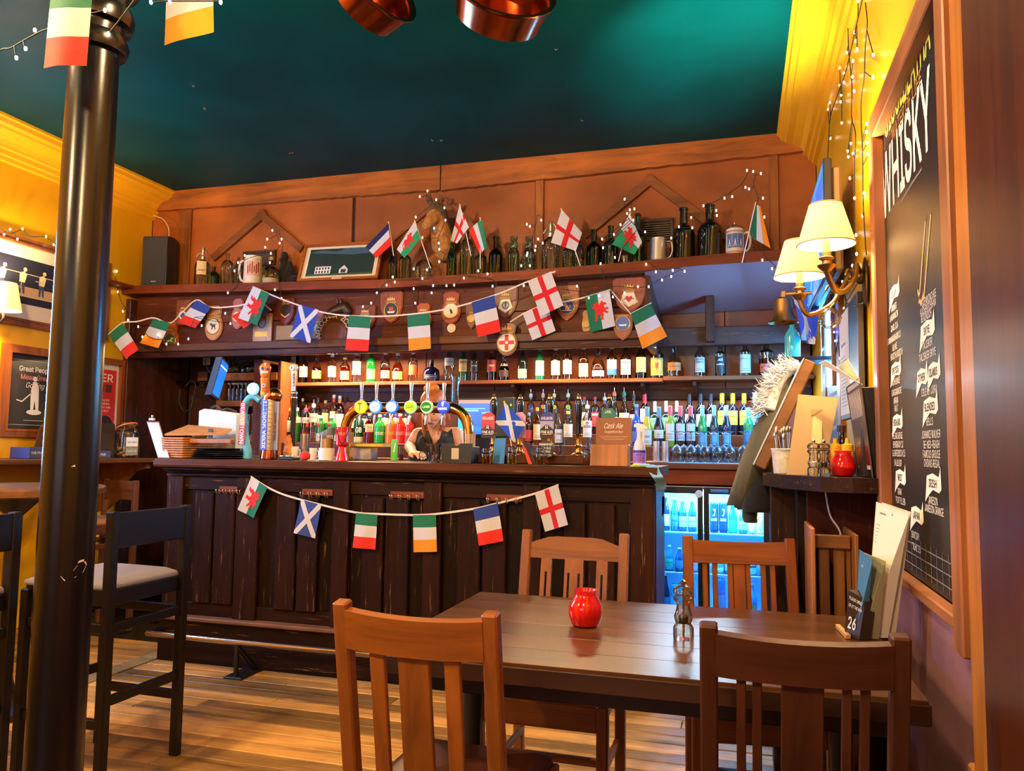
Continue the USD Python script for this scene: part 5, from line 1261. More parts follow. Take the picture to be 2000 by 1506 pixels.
zc_ = at(846, 428, Y=5.08)[2] - (neck[0][:, 1:2] - 5.08) * .9; nb_ = B().add(neck, np.where(neck[0][:, 2:] > zc_, [[104, 80, 56]], [[178, 122, 58]]), True)
dh.part('head_and_neck', nb_, 'fur')
for q, tip in (((842, 404), (832, 378)), ((872, 402), (886, 388))):
    a, e = np.array(dp(*q, 5.1, 1)[:3]), np.array(dp(*tip, 5.11, 1)[:3])
    T = np.eye(4); d = e - a; L = np.linalg.norm(d); z = d / L; x = np.cross([0, 1, 0], z); x /= np.linalg.norm(x); T[:3, :3] = np.c_[x, np.cross(z, x), z]; T[:3, 3] = a
    dh.part('ear', B((96, 66, 42)).lathe([(.001, 0), (.013, L * .2), (.019, L * .5), (.012, L * .8), (.001, L)], 14, T=T @ np.diag([1, .5, 1, 1])), 'fur')
for q, tips in (((848, 402), ((842, 386), (838, 372))), ((861, 401), ((862, 384), (868, 374)))):
    pts = spline([at(*q, Y=5.11)] + [at(*k, Y=5.13) for k in tips], 5)
    dh.part('antler', B((120, 92, 60)).tube(pts, np.linspace(.007, .002, len(pts)), 7), 'satin')
for q, Y in (((851, 415), 5.055), ((838, 414), 5.06)): dh.part('eye', B((10, 7, 6)).ell(at(*q, Y=Y), .009), 'gloss')
dh.part('nose', B((26, 18, 16)).ell(at(827, 440, Y=4.985), (.014, .012, .012)), 'satin')

# ---- ships' crests and plaques on the boarded front
PY = 5.116
GOLD = (206, 160, 72)
SHIELD = Polygon([(-1, .86), (-.8, .98), (.8, .98), (1, .86), (.98, -.05), (.75, -.52), (.35, -.85), (0, -1), (-.35, -.85), (-.75, -.52), (-.98, -.05)])
def round_crest(): return unary_union([Point(0, -.22).buffer(.78), Polygon([(-.55, .2), (.55, .2), (.66, .8), (.4, .98), (-.4, .98), (-.66, .8)])]).buffer(.04)
def CROWN(P, cx, cy, s, col=GOLD):
    P.poly([(cx - s, cy - .3 * s), (cx + s, cy - .3 * s), (cx + s, cy + .1 * s), (cx + .9 * s, cy + .55 * s), (cx + .55 * s, cy + .15 * s), (cx + .3 * s, cy + .75 * s), (cx, cy + .2 * s), (cx - .3 * s, cy + .75 * s), (cx - .55 * s, cy + .15 * s), (cx - .9 * s, cy + .55 * s), (cx - s, cy + .1 * s)], col, 14)
    P.rect(cx - .9 * s, cy - .22 * s, cx + .9 * s, cy - .05 * s, (150, 60, 40), 15)
    for k in (-.6, -.2, .2, .6): P.disc(cx + k * s, cy + .02 * s, .07 * s, (240, 230, 200), 16, n=8)
M_DOG = [(-.5, .35), (-.42, .5), (-.25, .5), (-.1, .3), (.3, .28), (.55, .45), (.6, .4), (.42, .2), (.42, -.05), (.5, -.5), (.36, -.5), (.28, -.15), (.0, -.1), (-.05, -.5), (-.2, -.5), (-.2, .0), (-.3, .15), (-.5, .22)]
M_HORSE = [(-.6, -.1), (-.3, .1), (.0, .12), (.25, .35), (.4, .6), (.5, .45), (.7, .35), (.65, .25), (.45, .25), (.35, 0), (.6, -.2), (.5, -.28), (.25, -.15), (-.1, -.2), (-.4, -.5), (-.5, -.42), (-.35, -.15), (-.75, -.35)]
M_BIRD = [(-.45, .42), (-.2, .55), (0, .45), (.1, .2), (.3, -.1), (.42, -.5), (.25, -.35), (.15, -.4), (.12, -.62), (.0, -.62), (.02, -.4), (-.1, -.2), (-.15, .1), (-.18, .32)]
M_LION = [(-.45, .1), (-.4, .4), (-.2, .55), (.0, .45), (.05, .25), (.2, .1), (.3, -.2), (.45, .0), (.5, .3), (.6, .3), (.55, -.1), (.35, -.4), (.35, -.6), (.15, -.6), (.1, -.3), (-.05, -.35), (-.1, -.6), (-.28, -.6), (-.2, -.1)]
M_SHIP = [(-.62, -.1), (-.5, -.42), (.5, -.42), (.66, -.05), (.4, -.15), (-.4, -.15)]
def plaque(px, py, wpx, hpx, shape, wood, label, field, fcol, ring=True, crown=True, fr_=.56, fc=(0, -.22), Y=PY, tilt=0, pent=False):
    c = at(px, py, Y=Y); k = mpp(c); a, b_ = wpx / 2 * k, hpx / 2 * k
    ct, st_ = math.cos(tilt), math.sin(tilt)
    fr = Frame(c, (ct, 0, st_), (-st_, 0, ct))
    t = Thing('crest_plaque', label, 'plaque', c, group=None)
    S = SHIELD if shape == 'shield' else round_crest() if shape == 'round' else sbox(-1, -1, 1, 1)
    from shapely import affinity
    S2 = affinity.scale(S, a, b_, origin=(0, 0))
    bb_ = B(wood).prism(S2, 0, .010, fr).prism(S2.buffer(-.006), .010, .016, fr)
    t.part('board', bb_, 'wood_z')
    r = fr_ * a; cx, cy = fc[0] * a, fc[1] * b_
    o = fr.p(0, 0, .016)
    P = Print(Frame(o, fr.u, fr.v), step=.0003)
    if pent: P.poly([(cx + r * 1.15 * math.cos(math.radians(90 + 36 + 72 * i)), cy + r * 1.15 * math.sin(math.radians(90 + 36 + 72 * i))) for i in range(5)], fcol, 10)
    elif ring is not None: P.disc(cx, cy, r, fcol, 10, ry=r * 1.05)
    field(P, cx, cy, r)
    if crown: CROWN(P, cx, cy + r * 1.55, r * .62)
    P.rect(cx - r * .8, cy + r * 1.02, cx + r * .8, cy + r * 1.26, shade(GOLD, .8), 13)
    t.part('crest', P.b, 'print')
    if ring:
        if pent: th = np.radians(90 + 36 + 72 * np.arange(6)); rp_ = r * 1.2
        else: th = np.linspace(0, 2 * PI, 29); rp_ = r * 1.06
        pts = np.array([fr.p(cx + rp_ * math.cos(q), cy + rp_ * math.sin(q) * (1.0 if pent else 1.05), .018) for q in th])
        t.part('rope_border', B(GOLD).tube(pts, .0042, 6), 'brass', 'gilt rope border')
    return t
def mot(pts, col, s=.95, extra=None):
    def d(P, cx, cy, r):
        if pts: P.poly([(cx + x * r * s, cy + y * r * s) for x, y in pts], col, 12)
        if extra: extra(P, cx, cy, r)
    return d
WD1, WD2, WD3, WD4 = (150, 82, 44), (176, 84, 28), (96, 40, 26), (186, 128, 82)
plaque(360, 611, 34, 50, 'square', (136, 70, 38), 'square wooden crest plaque with a small blue roundel, half behind the tricolour', mot(None, None, extra=lambda P, x, y, r: P.disc(x, y, r * .6, (60, 80, 140), 11)), (214, 204, 184), fr_=.5)
plaque(419, 631, 49, 66, 'round', WD4, 'pale wooden crest plaque showing a hound on white', mot(M_DOG, (60, 54, 48)), (216, 200, 164))
plaque(335, 659, 44, 60, 'round', WD2, 'orange crest plaque showing a white horse on green', mot(M_HORSE, (220, 214, 190)), (70, 100, 46))
plaque(466, 613, 34, 58, 'round', (170, 96, 84), 'pinkish crest plaque half hidden by the dragon flag', mot(None, None, extra=lambda P, x, y, r: P.rect(x - r * .2, y - r * .7, x + r * .2, y + r * .7, (190, 60, 40), 11)), (220, 204, 176))
plaque(560, 609, 38, 54, 'shield', (104, 36, 24), 'dark red shield plaque with a black badge and gilt chevron', mot(None, None, extra=lambda P, x, y, r: P.poly([(x - r * .9, y - r * .6), (x, y - r * 1.2), (x + r * .9, y - r * .6), (x + r * .9, y - r * .9), (x, y - r * 1.5), (x - r * .9, y - r * .9)], GOLD, 12)), (26, 22, 20), fc=(0, .1), ring=False)
plaque(622, 634, 26, 52, 'shield', (168, 92, 70), 'pinkish shield plaque behind the saltire bunting flag', mot(None, None), (214, 190, 140), fc=(0, -.3))
plaque(715, 623, 44, 54, 'shield', (116, 58, 32), 'brown shield plaque with a gilt crown behind the red-ended flag', mot(None, None), (180, 150, 90))
plaque(766, 600, 48, 64, 'shield', (150, 76, 44), 'wooden crest plaque with a white ship on black', mot(M_SHIP, (226, 220, 206), extra=lambda P, x, y, r: P.rect(x - r * .35, y - r * .1, x + r * .35, y + r * .5, (170, 60, 50), 12)), (26, 26, 28))
plaque(828, 619, 40, 52, 'round', WD2, 'orange wooden crest plaque behind the amber-ended bunting flag', mot(None, None), (200, 150, 70))
plaque(882, 601, 49, 62, 'round', (150, 44, 26), 'red crest plaque with a black bird on cream', mot(M_BIRD, (28, 26, 26), .9), (222, 206, 160))
plaque(922, 617, 24, 52, 'shield', (112, 54, 34), 'brown shield plaque mostly behind the hanging tricolour', mot(None, None), (200, 160, 90))
plaque(989, 590, 47, 66, 'shield', (112, 52, 34), 'brown shield plaque with a gilt pentagon badge', mot(None, None, extra=lambda P, x, y, r: (P.disc(x, y, r * .62, (90, 120, 70), 12, hole=.6), P.poly([(x - .12 * r, y - .3 * r), (x + .12 * r, y - .3 * r), (x + .2 * r, y + .4 * r), (x - .2 * r, y + .4 * r)], (140, 100, 50), 13))), (226, 220, 204), pent=True, fr_=.55)
plaque(991, 663, 51, 62, 'round', (120, 56, 36), 'round crest plaque with a red cross below the gantry ledge', mot(None, None, extra=lambda P, x, y, r: (P.rect(x - .22 * r, y - .9 * r, x + .22 * r, y + .9 * r, (204, 40, 34), 11), P.rect(x - .9 * r, y - .22 * r, x + .9 * r, y + .22 * r, (204, 40, 34), 12), P.disc(x, y, .18 * r, (226, 220, 210), 13))), (226, 216, 196), Y=5.062, fr_=.66)
plaque(1108, 592, 49, 70, 'shield', (168, 96, 52), 'tan shield plaque with a gold lion on blue', mot(M_LION, (214, 160, 70), extra=lambda P, x, y, r: P.rect(x - .7 * r, y - .62 * r, x + .7 * r, y - .5 * r, (226, 222, 214), 12)), (58, 76, 130))
plaque(1229, 577, 64, 70, 'shield', (150, 70, 48), 'red-brown shield plaque with a red heart in a pentagon', mot(None, None, extra=lambda P, x, y, r: (P.poly([(x, y - .5 * r), (x + .5 * r, y + .05 * r), (x + .42 * r, y + .35 * r), (x + .15 * r, y + .38 * r), (x, y + .2 * r), (x - .15 * r, y + .38 * r), (x - .42 * r, y + .35 * r), (x - .5 * r, y + .05 * r)], (190, 34, 40), 12), P.rect(x - .7 * r, y - .1 * r, x + .7 * r, y + .06 * r, (90, 140, 150), 11))), (220, 214, 204), pent=True, fr_=.45)
plaque(1146, 629, 22, 44, 'round', (176, 130, 60), 'small gilt disc plaque mostly behind the second dragon flag', mot(None, None), (196, 160, 80), crown=False)
plaque(1217, 639, 38, 52, 'shield', (150, 78, 46), 'small wooden plaque with a white ship on a blue roundel', mot(M_SHIP, (230, 228, 220)), (66, 104, 180), crown=False, fc=(0, .25), fr_=.68, Y=5.062)
# plain plaque with a brass plate, white coaster, round carved sign
c = at(515, 643, Y=PY); k = mpp(c)
t = Thing('award_plaque', 'pale wooden plaque with a brass plate under a dark oval badge', 'plaque', c)
t.part('board', B((172, 132, 86)).box(c + np.array([-22 * k, -.014, -31 * k]), c + np.array([20 * k, 0, 31 * k]), .003), 'wood_z')
P = Print(Frame(c + (0, -.0142, 0))).rect(-17 * k, -15 * k, 11 * k, -5 * k, (226, 180, 60), 1).disc(-2 * k, 14 * k, 10 * k, (44, 36, 34), 1, ry=13 * k).disc(-2 * k, 14 * k, 7 * k, (120, 100, 84), 2, ry=10 * k)
t.part('badge', P.b, 'print')
c = at(882, 641, Y=PY)
solo('beer_mat', B((214, 204, 192)).lathe([(0, 0), (.032, 0), (.032, .004), (0, .004)], 26, T=Tm(c, rx=PI / 2)), 'paper', 'round white beer mat pinned under the bird crest', 'beer mat')
c = at(654, 651, Y=5.10); k = mpp(c)
t = Thing('carved_sign', 'round carved wooden sign ringed with pale letters, beside the saltire', 'sign', c)
t.part('disc', B((92, 46, 30)).lathe([(0, .002), (26 * k, .002), (27 * k, .014), (24 * k, .018), (22 * k, .010), (0, .010)], 36, T=Tm(c + (0, 0.0, 0), rx=PI / 2)), 'wood_z')
P = Print(Frame(c + (0, -.012, 0)), step=.001)
P.ring_text('HARIOCHAR ZOO', 0, 0, 34 * k, 212, 18, 11 * k, (196, 164, 108), 2).ring_text('CITY', 0, 0, 37 * k, 250, 300, 11 * k, (196, 164, 108), 2, inside=True)
t.part('lettering', P.b, 'print'); t.part('backing', B((84, 48, 34)).lathe([(0, -.01), (42 * k, -.01), (42 * k, .006), (0, .006)], 36, T=Tm(c, rx=PI / 2)), 'wood_z')
c = at(662, 602, Y=5.08); k = mpp(c)
t = Thing('animal_carving', 'small dark carved animal head with upright ears above the round sign', 'carving', c)
t.part('head', B((48, 28, 20)).add(flesh([[(*(c + np.array([-12, 0, -6]) * k), 9 * k), (*(c + np.array([8, 8, 2]) * k), 12 * k)], [(*(c + np.array([-12, 0, -6]) * k), 9 * k), (*(c + np.array([-16, -6, -9]) * k), 6 * k)], [(*(c + np.array([8, 8, 2]) * k), 12 * k), (*(c + np.array([14, 10, -6]) * k), 11 * k)]], .008, 6), None, True), 'satin')
for dx in (-4, 3): t.part('ear', B((70, 44, 30)).tube([c + np.array([dx, 2, 10]) * k, c + np.array([dx - 2, 2, 22]) * k], np.array([3.5, 1]) * k, 7), 'satin')

# ---- bunting and hand flags
def tape(pts, w=.006, col=(206, 198, 190), straight=False):
    s = np.asarray(pts, float) if straight else spline(pts, 6); V = np.vstack([s + (0, -.001, w / 2), s + (0, -.001, -w / 2), s + (0, .001, w / 2), s + (0, .001, -w / 2)]); n = len(s)
    F = [[i, i + 1, n + i + 1, n + i] for i in range(n - 1)] + [[2 * n + i, 3 * n + i, 3 * n + i + 1, 2 * n + i + 1] for i in range(n - 1)]
    return B(col).add((V, F), None, True)
def bunting(label, tape_px, flags, Y, loc=None, w=.011):
    t = Thing('bunting', label, 'bunting', at(*tape_px[0], Y=Y) if len(tape_px[0]) < 3 else at(*tape_px[0][:2], Y=tape_px[0][2]))
    t.part('tape', tape([at(q[0], q[1], Y=(q[2] if len(q) > 2 else Y) + .004) for q in tape_px], w, straight=len(flags) == 3), 'cloth')
    for i, (px, design, lb, *yy) in enumerate(flags):
        t.part('flag', flag_mesh(q4(px, yy[0] if yy else Y), design, .005, seed=len(label) + i), 'cloth', lb)
    return t
TRI_IT, TRI_IE, TRI_FR = stripes([GRN, WHT, RED]), stripes([GRN, WHT, ORG]), stripes([BLU, WHT, RED])
bunting('bunting of six national flags swagged below the top shelf', [(494, 560), (560, 588), (640, 612), (724, 618), (800, 614), (880, 602), (965, 577), (1031, 550), (1085, 530)],
        [([(494, 559), (526, 574), (502, 636), (466, 621)], wales(), 'white and green flag with a red dragon'), ([(584, 595), (622, 605), (605, 670), (567, 658)], saltire(), 'blue flag with a white diagonal cross'),
         ([(682, 616), (724, 619), (719, 686), (674, 684)], TRI_IT, 'green, white and red flag'), ([(795, 616), (839, 612), (842, 681), (798, 685)], TRI_IE, 'green, white and amber flag'),
         ([(921, 591), (965, 577), (978, 647), (934, 659)], TRI_FR, 'blue, white and red flag'), ([(1031, 550), (1076, 530), (1101, 597), (1056, 617)], cross, 'white flag with a red cross')], 4.94)
bunting('shorter bunting string pinned to the crest board at the right', [(996, 629), (1021, 613), (1067, 592), (1100, 590), (1142, 581), (1192, 566), (1212, 590), (1232, 613), (1272, 592)],
        [([(1021, 613), (1067, 592), (1085, 646), (1040, 665)], cross, 'white flag with a red cross'), ([(1142, 581), (1190, 566), (1202, 637), (1153, 649)], wales(True), 'green and white flag with a red dragon'), ([(1232, 613), (1270, 593), (1303, 657), (1255, 682)], TRI_IE, 'green, white and amber flag')], 5.03)
bunting('bunting trailing from the left wall across the first crests', [(211, 654, 4.78), (239, 631, 4.78), (268, 628, 4.85), (300, 621, 4.92), (332, 631, 4.98), (356, 610, 5.02), (384, 586, 5.03), (412, 600, 5.05), (460, 598, 5.04), (505, 590, 5.03), (530, 606, 5.04)],
        [([(211, 654), (239, 631), (270, 682), (247, 702)], TRI_IT, 'green, white and red flag', 4.78), ([(300, 621), (332, 631), (310, 680), (272, 670)], TRI_IE, 'green, white and amber flag', 4.95), ([(384, 586), (412, 600), (381, 641), (349, 630)], TRI_FR, 'blue, white and red flag', 5.03), ([(505, 590), (528, 606), (477, 642), (451, 617)], TRI_FR, 'blue, white and red flag half covered', 5.03)], 5.03)
bunting('bunting of six national flags pinned across the bar front', [(490, 931), (523, 952), (560, 968), (627, 986), (695, 1001), (740, 1004), (806, 1006), (851, 1004), (924, 994), (972, 983), (1045, 964), (1091, 947)],
        [([(490.5, 931.5), (522.6, 952.5), (495, 1012.5), (465, 995.4)], wales(), 'white and green flag with a red dragon'), ([(588.6, 975.6), (627.6, 986.4), (614.4, 1052), (574.5, 1041)], saltire((44, 66, 140)), 'blue flag with a white diagonal cross'),
         ([(695, 1002), (737, 1005.6), (732.6, 1074), (688.5, 1069.5)], TRI_IT, 'green, white and red flag'), ([(806, 1006.5), (851.4, 1005.6), (853.8, 1077.6), (807, 1079)], TRI_IE, 'green, white and amber flag'),
         ([(924, 995), (972, 983), (983, 1057), (936, 1066)], TRI_FR, 'blue, white and red flag'), ([(1045, 965), (1090, 948), (1110, 1025), (1064, 1039)], cross, 'white flag with a red cross')], BF - .06)
bunting('bunting hanging from the ceiling across the top left of the view', [(60, -40, 1.55), (100, -38, 1.6), (182, -40, 1.66), (260, -34, 1.8), (325, -60, 1.95), (415, -95, 2.05), (520, -110, 2.15)],
        [([(102, -40), (182, -42), (166, 127), (83, 132)], TRI_IT, 'green, white and red flag', 1.62), ([(325, -62), (416, -92), (415, 61), (323, 90)], TRI_IE, 'green, white and amber flag', 2.0)], 1.8)
def hand_flag(label, px, design, stick, Y, wave=.012):
    t = flag_cloth('hand_flag', label, q4(px, Y), design, 'flag', None, wave, seed=int(px[0][0]))
    a, e = at(*stick[0], Y=Y), at(*stick[1], Y=Y + .02)
    t.part('stick', B((228, 222, 214)).tube([a, e], .0035, 7), 'satin'); t.part('tip', B((232, 190, 70)).ell(a, .006, sub=1), 'satin'); return t
hand_flag('small tricolour hand flag in a bottle by the framed inn picture', [(735, 504), (714, 482), (759.5, 436), (764, 478)], stripes([RED, WHT, NAV], True), ((759, 434), (769, 500)), 5.06)
hand_flag('dragon hand flag stuck in a bottle left of the deer head', [(775, 487), (810, 432), (822, 468), (788, 503)], wales(False, False), ((810, 431), (841, 524)), 5.05)
hand_flag('red cross hand flag right of the deer head', [(897, 401), (916, 444), (892, 475), (881, 470)], cross, ((898, 399), (920, 500)), 5.06)
hand_flag('green, white and red hand flag in a short bottle mid-shelf', [(915, 449), (941, 428), (953, 485), (936, 495)], stripes([RED, WHT, (30, 130, 100)], True), ((938, 426), (938, 525)), 5.07)
hand_flag('large red cross hand flag leaning by the ribbed syphon', [(1097, 409), (1137, 455), (1124, 489), (1077, 475)], cross, ((1096, 408), (1134, 521)), 5.03)
hand_flag('dragon hand flag in a small glass near the right vent', [(1230, 417), (1254, 473), (1239, 497), (1196, 478)], wales(False, False), ((1231, 416), (1208, 511)), 5.05)
hand_flag('green, white and amber hand flag hooked on the right end of the shelf', [(1475, 399), (1485, 403), (1505, 487), (1464, 458)], stripes([GRN, WHT, ORG], True), ((1476, 396), (1449, 514)), 4.97)

# ---- copper pans under the ceiling, near
def pan(px, py, Y, R, depth, rx, rz, label, hz):
    c = at(px, py, Y=Y); T = Tm(c, rx=rx, rz=rz)
    t = Thing('copper_pan', label, 'pan', c)
    t.part('bowl', B((150, 78, 44)).lathe([(0, -depth), (R * .8, -depth), (R * .9, -depth + .01), (R, -.01), (R * 1.08, 0), (R * 1.08, .006), (R * .98, .004), (R * .9, -.012), (R * .82, -depth + .014), (0, -depth + .006)], 40, T=T), 'copper')
    top = np.array([c[0], c[1], ZC - .004]); a = c + np.array([0, 0, R * .7])
    t.part('hanging_wire', B((160, 150, 130)).tube([a, top], .002, 5), 'metal'); return t
pan(985, -20, 2.45, .17, .11, 1.0, .55, 'large copper pan hanging from the ceiling, mouth towards the room', 0)
pan(742, -30, 2.6, .16, .12, 1.15, 1.15, 'smaller copper pan hanging left of the large one', 0)
# ---- fairy lights along the gantry
FB = lambda *a: a
fairy('fairy_lights', 'fairy lights bunched under the left gable trim', [[(462, 560), (468, 530), (476, 510), (500, 500), (530, 495), (545, 480), (540, 455)], [(545, 455), (552, 475), (548, 500), (540, 525), (545, 552), (550, 590)]], [(465, 513), (478, 499), (532, 450), (522, 467), (550, 467), (546, 475), (518, 483), (529, 495), (527, 513), (458, 529), (537, 566), (445, 572), (550, 583)], ('Y', 4.99), r=.0075)
fairy('fairy_lights', 'fairy lights trailing down the ochre wall to the first crests', [[(216, 520), (226, 545), (232, 575), (242, 598), (262, 620), (282, 648), (300, 662), (330, 660), (352, 650), (372, 638), (380, 620)]], [(228, 530), (222, 552), (230, 570), (240, 608), (250, 625), (270, 638), (278, 658), (308, 654), (325, 672), (348, 672), (368, 662), (394, 636), (440, 612), (450, 632)], ('Y', 4.93), r=.008)
fairy('fairy_lights', 'fairy lights round the deer head and down the shelf front', [[(862, 330), (858, 372), (840, 378), (850, 400), (868, 415), (866, 440), (856, 465), (858, 488), (868, 500), (840, 540), (800, 545), (760, 548), (742, 565), (730, 590), (715, 605)], [(846, 545), (850, 560), (815, 555), (808, 575), (812, 590)], [(905, 538), (960, 545), (972, 560)]],
      [(835, 373), (820, 384), (852, 390), (868, 406), (812, 424), (870, 430), (848, 446), (825, 464), (857, 475), (858, 487), (858, 511), (767, 541), (771, 551), (755, 557), (736, 572), (709, 599), (825, 544), (808, 564), (811, 592), (846, 558), (843, 572), (872, 558), (887, 557), (906, 543), (934, 529), (952, 535), (962, 559), (725, 592), (834, 527), (808, 525)], ('Y', 4.975), r=.0075)
fairy('fairy_lights', 'fairy lights wound up between the marble-stopper bottles', [[(1020, 525), (1028, 500), (1036, 485), (1040, 462), (1046, 440), (1050, 420), (1062, 428)], [(1028, 500), (1045, 490), (1052, 465)], [(1025, 530), (1010, 560), (1022, 558)]], [(1057, 430), (1029, 438), (1035, 442), (1051, 467), (1046, 481), (1045, 489), (1030, 494), (1029, 499), (1035, 519), (1009, 532), (1023, 558), (1018, 519), (1060, 475)], ('Y', 5.03), r=.0075)
fairy('fairy_lights', 'fairy lights running from the right gable to the shelf end', [[(1216, 415), (1222, 392), (1234, 400), (1225, 420), (1240, 440), (1262, 455)], [(1372, 405), (1395, 395), (1420, 380), (1448, 360), (1462, 336), (1470, 333), (1475, 345), (1472, 360), (1480, 385), (1478, 400)], [(1340, 420), (1352, 430), (1350, 448)], [(1480, 420), (1490, 480), (1494, 500), (1512, 518), (1532, 540), (1545, 540)]],
      [(1220, 389), (1239, 408), (1225, 417), (1230, 410), (1237, 430), (1260, 453), (1199, 458), (1212, 439), (1176, 467), (1459, 333), (1471, 335), (1486, 339), (1456, 366), (1463, 369), (1415, 387), (1430, 384), (1490, 387), (1374, 402), (1399, 411), (1400, 421), (1350, 425), (1352, 445), (1326, 443), (1311, 465), (1493, 424), (1475, 464), (1489, 508), (1508, 525), (1527, 549), (1178, 484), (1201, 503)], ('Y', 5.0), r=.0075)
fairy('fairy_lights', 'fairy lights looping under the right end of the top shelf', [[(1262, 510), (1280, 522), (1300, 527), (1328, 524), (1312, 536), (1290, 545), (1266, 558), (1240, 562), (1200, 560), (1150, 570), (1100, 565)]], [(1262, 516), (1281, 531), (1314, 528), (1337, 530), (1311, 540), (1293, 547), (1267, 560), (1246, 560), (1220, 572), (1197, 580), (1170, 577), (1150, 582), (1173, 515), (1127, 559)], ('Y', 4.985), r=.0075)
fairy('fairy_lights', 'fairy lights near the ceiling beside the iron column', [[(-30, 118), (2, 97), (20, 94), (45, 80), (78, 62), (96, 55), (140, 30)], [(270, -20), (296, 2), (330, 2), (430, 2)]], [(68, 59), (50, 95), (32, 113), (205, 20), (212, 66), (295, 4), (332, 3), (431, 4), (150, 18)], ('Y', 1.72), r=.006)
# ================================================================== bottles on the back bar
ORD = ['first', 'second', 'third', 'fourth', 'fifth', 'sixth', 'seventh', 'eighth', 'ninth', 'tenth', 'eleventh', 'twelfth', '13th', '14th', '15th', '16th', '17th', '18th', '19th', '20th', '21st', '22nd', '23rd', '24th', '25th', '26th', '27th', '28th', '29th', '30th', '31st', '32nd', '33rd', '34th', '35th']
AMB, DAMB, PALE, RDB = (226, 132, 40), (180, 84, 24), (238, 206, 130), (150, 52, 26)
CLR = (228, 232, 228); WL = (226, 220, 204); CRM = (228, 212, 164)
GW = 'whisky bottles on the upper back shelf'
